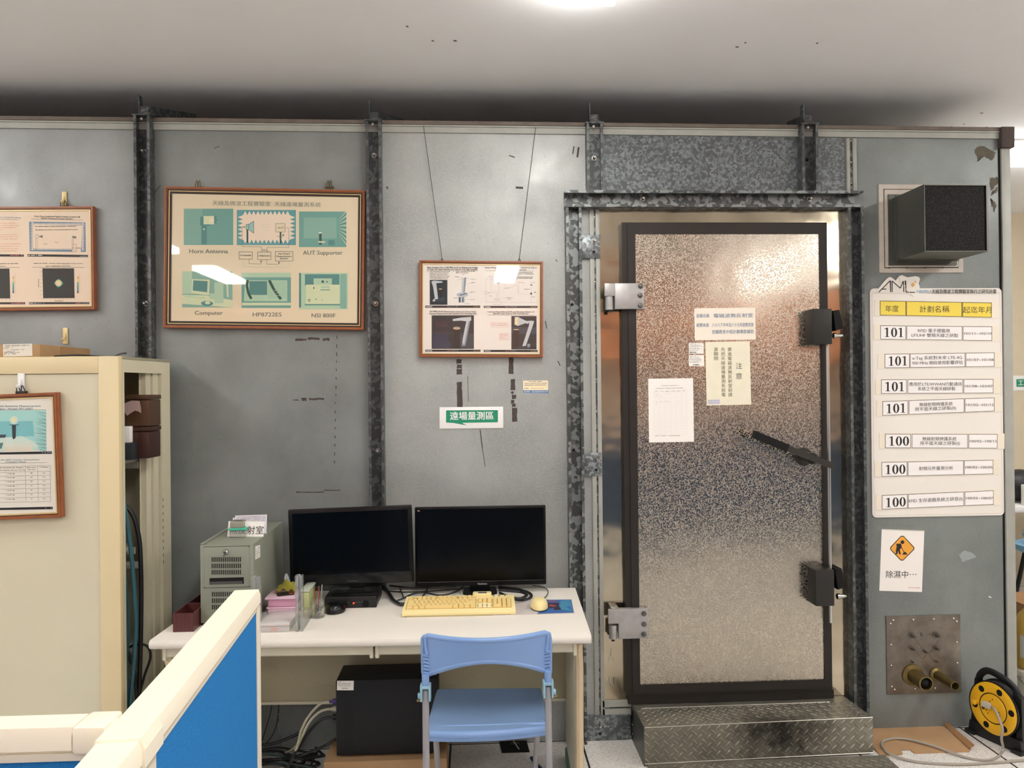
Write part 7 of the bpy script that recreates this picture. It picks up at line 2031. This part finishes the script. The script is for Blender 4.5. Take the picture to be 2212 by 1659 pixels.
# ------------------------------------------------------------------ below the desk
yb = -0.40
pb = P(727, 1633, yb); pt = P(727, 1471, yb); pr_x = P(946, 1640, yb).x
M_pc = mat('case_black', '#17181a', 0.5, spec=0.3)
ch0 = pb.z - 0.01
pc = thing('black_cabinet', 'large black metal case standing on a carton under the desk', 'computer', ((pb.x + pr_x) / 2, yb + 0.1, ch0))
mb = MB(); mb.box((pb.x, yb, ch0 + 0.01), (pr_x, yb + 0.18, pt.z), M_pc, 0.003); mb.build('case', pc)
for x in (pb.x + 0.02, pr_x - 0.05): MB().cyl((x + 0.015, yb + 0.04, ch0), (x + 0.015, yb + 0.04, ch0 + 0.01), 0.014, M_black, 12).build('rubber_foot', pc); 
mb = MB(); 
for j in range(34):
    for i in range(6):
        q = P(745 + i * 3.6, 1496 + j * 3.35, yb); mb.rect(q.x - 0.0012, q.z - 0.0012, q.x + 0.0012, q.z + 0.0012, mat('vent_hole', '#050505', 0.8), -yb + 0.0005)
mb.build('vent_holes', pc)
lf = Flat((728, 1470.5), (764, 1470.5), (764, 1491), (728, 1491), y=yb - 0.0004); mb = lf.mb(); w, h = lf.w / 2, lf.h / 2
mb.rect(-w, -h, w, h, M_paper, 0.0003); 
mb.scrib(-w + 0.004, -w + 0.016, h - 0.004, 0.004, M_ink, 0.0006, 1.0)
for k in range(3): mb.scrib(-w + 0.004, w - 0.012, h - 0.011 - k * 0.005, 0.0035, M_grey_ink, 0.0006, 0.8)
for k in range(16): mb.rect(-w + 0.02 + k * 0.0016, -h + 0.006, -w + 0.0208 + k * 0.0016, -h + 0.010, M_ink, 0.0006)
mb.build('white_label', pc)
cbx = thing('carton', 'brown carton on the floor carrying the black case', 'box', ((pb.x + pr_x) / 2, yb + 0.06, 0))
mb = MB(); mb.box((P(700, 1645, yb - 0.02).x, yb - 0.03, 0.0), (P(965, 1645, yb - 0.02).x, yb + 0.2, ch0 - 0.0005), M_card, 0.003); mb.build('carton_body', cbx)
mb = MB(); mb.box((P(702, 1645, yb - 0.02).x, yb - 0.0308, ch0 - 0.03), (P(800, 1645, yb - 0.02).x, yb - 0.0302, ch0 - 0.006), mat('packing_tape', '#a9855c', 0.35)); mb.build('packing_tape', cbx)
sx0 = G(1112, 1612, 0)
o_ = thing('floor_socket', 'black floor outlet plate under the chair', 'floor outlet', (sx0.x, sx0.y, 0))
q = [G(*c_, 0.0) for c_ in ((1084, 1627), (1144, 1625), (1137, 1600), (1079, 1603))]
MB().prism([v for v in q], (0, 0, 0.004), M_black_matt).build('plate', o_)
MB().box((sx0.x - 0.02, sx0.y - 0.01, 0.004), (sx0.x + 0.02, sx0.y + 0.015, 0.012), M_black).build('socket', o_)
cord('floor_cable', [G(1121, 1618, 0.012), G(1113, 1606, 0.05), G(1109, 1594, 0.1), V(sx0.x - 0.02, -0.12, 0.24), V(sx0.x - 0.03, -0.12, 0.33)], 0.003, M_whtc, 'thin pale cable rising from the floor outlet')
cord('pen', [G(1148, 1637, 0.008), G(1158, 1650, 0.008), G(1175, 1668, 0.008)], 0.008, mat('pen_blue', '#1c2a63', 0.35), 'dark blue pen lying on the floor beneath the chair', 'pen', sub=3)
cord('hanging_cable', [P(575, 1420, -0.28), P(610, 1445, -0.28), P(650, 1466, -0.28), P(690, 1478, -0.28), P(724, 1483, -0.28)], 0.0014, M_whtc, 'thin pale wire sagging under the desk to the black case')
cord('hanging_cable', [P(1063, 1428, -0.28), P(1052, 1444, -0.28), P(1030, 1460, -0.28), P(1000, 1472, -0.28), P(960, 1476, -0.28)], 0.0014, M_whtc, 'thin pale wire sagging behind the chair back')
# plugs and cables left of the black case
yc = -0.30
xl_ = pb.x
def pl_(px, py, m, label):
    c_ = P(px, py, yc); o_ = thing('cable_plug', label, 'plug', (xl_ - 0.03, yc, c_.z))
    MB().cyl((xl_ - 0.001, yc, c_.z), (xl_ - 0.03, yc, c_.z), 0.012, m, 10).build('shell', o_); MB().cyl((xl_ - 0.0305, yc, c_.z), (xl_ - 0.045, yc, c_.z - 0.002), 0.008, m, 10, 0.005).build('strain_relief', o_); return V(xl_ - 0.046, yc, c_.z)
p0 = pl_(720, 1515, mat('plug_purple', '#4b3a7c', 0.45), 'purple plug in the side of the black case')
p1_ = pl_(720, 1531, M_whtc, 'pale metal plug below the purple one on the black case')
p2_ = pl_(720, 1549, M_blkc, 'black plug lowest in the side of the black case')
B_ = lambda px, py, y: P(px, py, y)
cord('floor_cable', [p0, B_(690, 1522, yc), B_(665, 1550, yc), B_(650, 1580, yc - 0.02), B_(640, 1612, yc - 0.05), G(610, 1628, 0.02), G(560, 1636, 0.02)], 0.0055, M_whtc, 'pale cable bowing down from the purple plug')
cord('floor_cable', [p1_, B_(690, 1538, yc), B_(668, 1560, yc - 0.01), B_(652, 1592, yc - 0.03), B_(638, 1622, yc - 0.05), G(625, 1650, 0.03), G(590, 1662, 0.02)], 0.0055, M_whtc, 'pale cable bowing down from the pale metal plug')
cord('floor_cable', [p2_, B_(692, 1556, yc), B_(668, 1580, yc), B_(650, 1608, yc - 0.03), B_(635, 1630, yc - 0.05), G(620, 1662, 0.03)], 0.006, M_blkc, 'black cable bowing down from the black plug')
cord('floor_cable', [B_(726, 1596, yc + 0.02), B_(700, 1612, yc), B_(670, 1624, yc), B_(640, 1634, yc), G(600, 1640, 0.04), G(565, 1642, 0.04)], 0.006, M_blkc, 'black cable slanting from the foot of the black case to the partition')
cord('floor_cable', [B_(648, 1583, -0.2), B_(610, 1600, -0.2), B_(580, 1608, -0.2), B_(540, 1612, -0.2)], 0.007, M_blkc, 'thick black cable low against the wall under the desk')
for k in range(9):
    cy_, cx_ = 1622 + k * 4.5, 570 + rnd.uniform(0, 30)
    cord('floor_cable', [G(cx_ - 40, cy_, 0.03), G(cx_ + 10, cy_ - 6 + rnd.uniform(-6, 6), 0.035 + 0.01 * (k % 3)), G(cx_ + 50, cy_ + rnd.uniform(-8, 8), 0.03), G(cx_ + 80 + rnd.uniform(-20, 20), cy_ + rnd.uniform(0, 14), 0.02), G(cx_ + 40, cy_ + 18, 0.015)], rnd.uniform(0.004, 0.007), [M_blkc, M_blkc, mat('green_grey_cable', '#3d5150', 0.45), M_blkc, mat('grey_cable', '#7d7f7c', 0.5)][k % 5], 'cable in the tangle on the floor between partition and black case', 'cable', 'tangle of floor cables under the desk')
for cs, lab in (([(588, 1515), (583, 1545), (574, 1575), (566, 1600)], 'thin wire hanging against the wall, nearest the partition'), ([(602, 1515), (600, 1550), (590, 1585), (570, 1612)], 'thin wire hanging against the wall, middle of the three'), ([(604, 1515), (602, 1560), (606, 1600), (608, 1625)], 'thin pale wire hanging straight down against the wall')):
    cord('hanging_wire', [P(x, y, -0.06) for x, y in cs], 0.002, M_zinc_pale if 'pale' in lab else M_blkc, lab, 'wire')
mb = MB(); q = [G(*c_, 0.05) for c_ in ((655, 1640), (700, 1632), (682, 1616))]
o_ = mb.tube([q[0], q[1], q[2]], 0.007, M_blkc, 8, 1).build('cable_bracket', loc=tuple(q[0])); props(o_, 'bent black bracket on the floor left of the brown carton', 'bracket')

# ------------------------------------------------------------------ blue folding chair
M_ch = mat('chair_blue', '#7f9fcf', 0.38, var=0.04, vscale=5); M_chs = mat('chair_seat_blue', '#748fb4', 0.45, var=0.08, vscale=4)
M_tube = mat('chair_tube_grey', '#9c9a9c', 0.4, 0.2); M_teal_p = mat('chair_joint', '#8fb4c4', 0.4)
ch = thing('folding_chair', 'light blue plastic folding chair pushed up to the desk', 'chair', (0.03, -0.85, 0))
YBK = -1.0
cl_, cr_ = P(912, 1366, YBK + 0.03), P(1189, 1364, YBK + 0.03)
cxm, chw = (cl_.x + cr_.x) / 2, (cr_.x - cl_.x) / 2
ztc = (cl_.z + cr_.z) / 2; ztm = P(1050, 1381, YBK - 0.03).z
zbm = P(1052, 1431, YBK - 0.03).z; zbc = P(926, 1469, YBK + 0.02).z
def bk(u, v, off=0.0):
    x = cxm + chw * u * (1 - 0.035 * (1 - v) * 0)
    yy = YBK - 0.03 + 0.07 * u * u - off
    zt = ztm + (ztc - ztm) * (abs(u) ** 2.2)
    zb = zbm + (zbc - zbm) * (abs(u) ** 1.9)
    t_ = min(1.0, max(0.0, (abs(u) - 0.88) / 0.11)); zt -= 0.022 * (1 - math.sqrt(max(0.0, 1 - t_ * t_)))
    return V(x, yy - 0.012 * (v - 0.5), zb + (zt - zb) * v)
NU, NV = 28, 10
mb = MB()
th = 0.007
mb.grid(lambda a_, b_: bk(a_ * 1.96 - 0.98, 0.03 + b_ * 0.94, th), NU, NV, M_ch)
mb.grid(lambda a_, b_: bk(a_ * 1.96 - 0.98, 0.03 + b_ * 0.94, -th), NU, NV, M_ch, flip=True)
ol = [bk(-0.97 + 1.94 * k / 28, 0.97) for k in range(29)] + [bk(0.985, 0.97 - 0.94 * k / 10) for k in range(1, 11)] + [bk(0.97 - 1.94 * k / 28, 0.03) for k in range(29)] + [bk(-0.985, 0.03 + 0.94 * k / 10) for k in range(1, 11)]
mb.tube(ol + ol[:1], 0.0095, M_ch, 10, 1)
back = mb.build('backrest', ch)
mb = MB()
for s in (-1, 1):
    for k in range(6):
        mb = MB()
        c_ = bk(s * 0.93, 0.50 - k * 0.085, th + 0.003)
        mb.tube([c_ + V(s * 0.012, 0, 0.004), c_ + V(-s * 0.012, 0.002, -0.002), c_ + V(-s * 0.03, 0.008, -0.006)], [0.0055, 0.002], M_ch, 6, 3)
        mb.build('side_rib', back)
    mb = MB()
    c_ = bk(s * 0.95, 0.78, th + 0.004)
    mb.tube([c_ + V(0, 0, 0.03), c_, c_ + V(-s * 0.006, 0.002, -0.03)], [0.004, 0.007], M_ch, 8, 3)
    mb.build('side_boss', back)
def legt(name, pts, r, m, par=ch, flat=0): 
    return MB().tube(pts, r, m, 10, 1).build(name, par)
zj = P(920, 1490, YBK + 0.02).z
for s in (-1, 1):
    xj = P(919.5 if s < 0 else 1184, 1495, YBK + 0.02).x
    yj = YBK + 0.02
    legt('upper_tube', [(xj, yj, zbc - 0.016), (xj, yj, zj + 0.012)], 0.009, mat('tube_dark', '#5b5f66', 0.4, 0.4))
    legt('sleeve', [(xj, yj, zbc + 0.02), (xj, yj, zbc - 0.018)], 0.0125, M_ch)
    leg = legt('leg', [(xj, yj, zj), (xj - s * 0.002, yj - 0.05, 0.012)], 0.0115, M_tube)
    MB().cyl((xj - s * 0.002, yj - 0.05, 0.0), (xj - s * 0.002, yj - 0.05, 0.03), 0.014, M_black, 12).build('rubber_tip', leg)
    xf = xj - s * 0.02
    leg = legt('leg', [(xf, yj + 0.20, 0.43), (xf - s * 0.004, yj + 0.42, 0.012)], 0.011, M_tube)
    MB().cyl((xf - s * 0.004, yj + 0.42, 0.0), (xf - s * 0.004, yj + 0.42, 0.03), 0.014, M_black, 12).build('rubber_tip', leg)
    mb = MB(); mb.box((xj - 0.018, yj - 0.018, zj - 0.035), (xj - 0.010, yj + 0.018, zj + 0.02), M_teal_p, 0.003); mb.box((xj + 0.010, yj - 0.018, zj - 0.035), (xj + 0.018, yj + 0.018, zj + 0.02), M_teal_p, 0.003); mb.box((xj - 0.018, yj - 0.016, zj + 0.006), (xj + 0.018, yj + 0.016, zj + 0.016), M_teal_p, 0.003)
    mb.cyl((xj + s * 0.018, yj, zj - 0.02), (xj + s * 0.026, yj, zj - 0.02), 0.010, M_teal_p, 12); mb.build('joint', ch)
    mb = MB(); mb.cyl((xj + s * 0.02, yj, zj - 0.035), (xj + s * 0.03, yj, zj - 0.035), 0.005, M_brass, 8); mb.build('pivot_bolt', ch)
# seat
SZ = 0.452
sA, sB, sC, sD = G(926, 1574, SZ), G(1178, 1562, SZ), G(1163, 1487, SZ), G(949, 1489, SZ)
def seat(u, v):
    p_ = sA.lerp(sB, u).lerp(sD.lerp(sC, u), v)
    r_ = 0.012
    e = 4 * (u - 0.5) ** 2
    z = SZ - 0.010 * math.sin(PI * min(max(v, 0), 1)) * (1 - e) - (0.012 * ((0.12 - v) / 0.12) ** 2 if v < 0.12 else 0)
    y = p_.y - 0.022 * (1 - e) * (1 - v) * (1 - v)
    return V(p_.x, y, z)
mb = MB()
mb.grid(lambda u, v: seat(u, v), 20, 14, M_chs)
mb.grid(lambda u, v: seat(u, v) - V(0, 0, 0.024), 20, 14, M_chs, flip=True)
mb.build('seat', ch)
ol = [seat(k / 20, 0) for k in range(21)]
sd = [seat(1, k / 10) for k in range(1, 11)] + [seat(1 - k / 20, 1) for k in range(1, 21)] + [seat(0, 1 - k / 10) for k in range(1, 11)]
mb = MB(); mb.tube([p_ - V(0, 0, 0.012) for p_ in sd], 0.0125, M_chs, 10, 1); mb.build('seat_edge', ch)
mb = MB(); mb.tube([p_ - V(0, 0, 0.008) for p_ in ol], 0.0145, M_ch, 10, 1)
mb.tube([p_ - V(0, 0, 0.02) for p_ in ol[:21]], 0.012, M_ch, 10, 1); mb.build('seat_rim', ch)
mb = MB(); yy = (sA.y + sB.y) / 2 + 0.02
mb.cyl((sA.x - 0.014, yy, SZ - 0.01), (sB.x + 0.014, yy, SZ - 0.01), 0.008, M_ch, 10); mb.build('pivot_rod', ch)
bpy.context.view_layer.update()
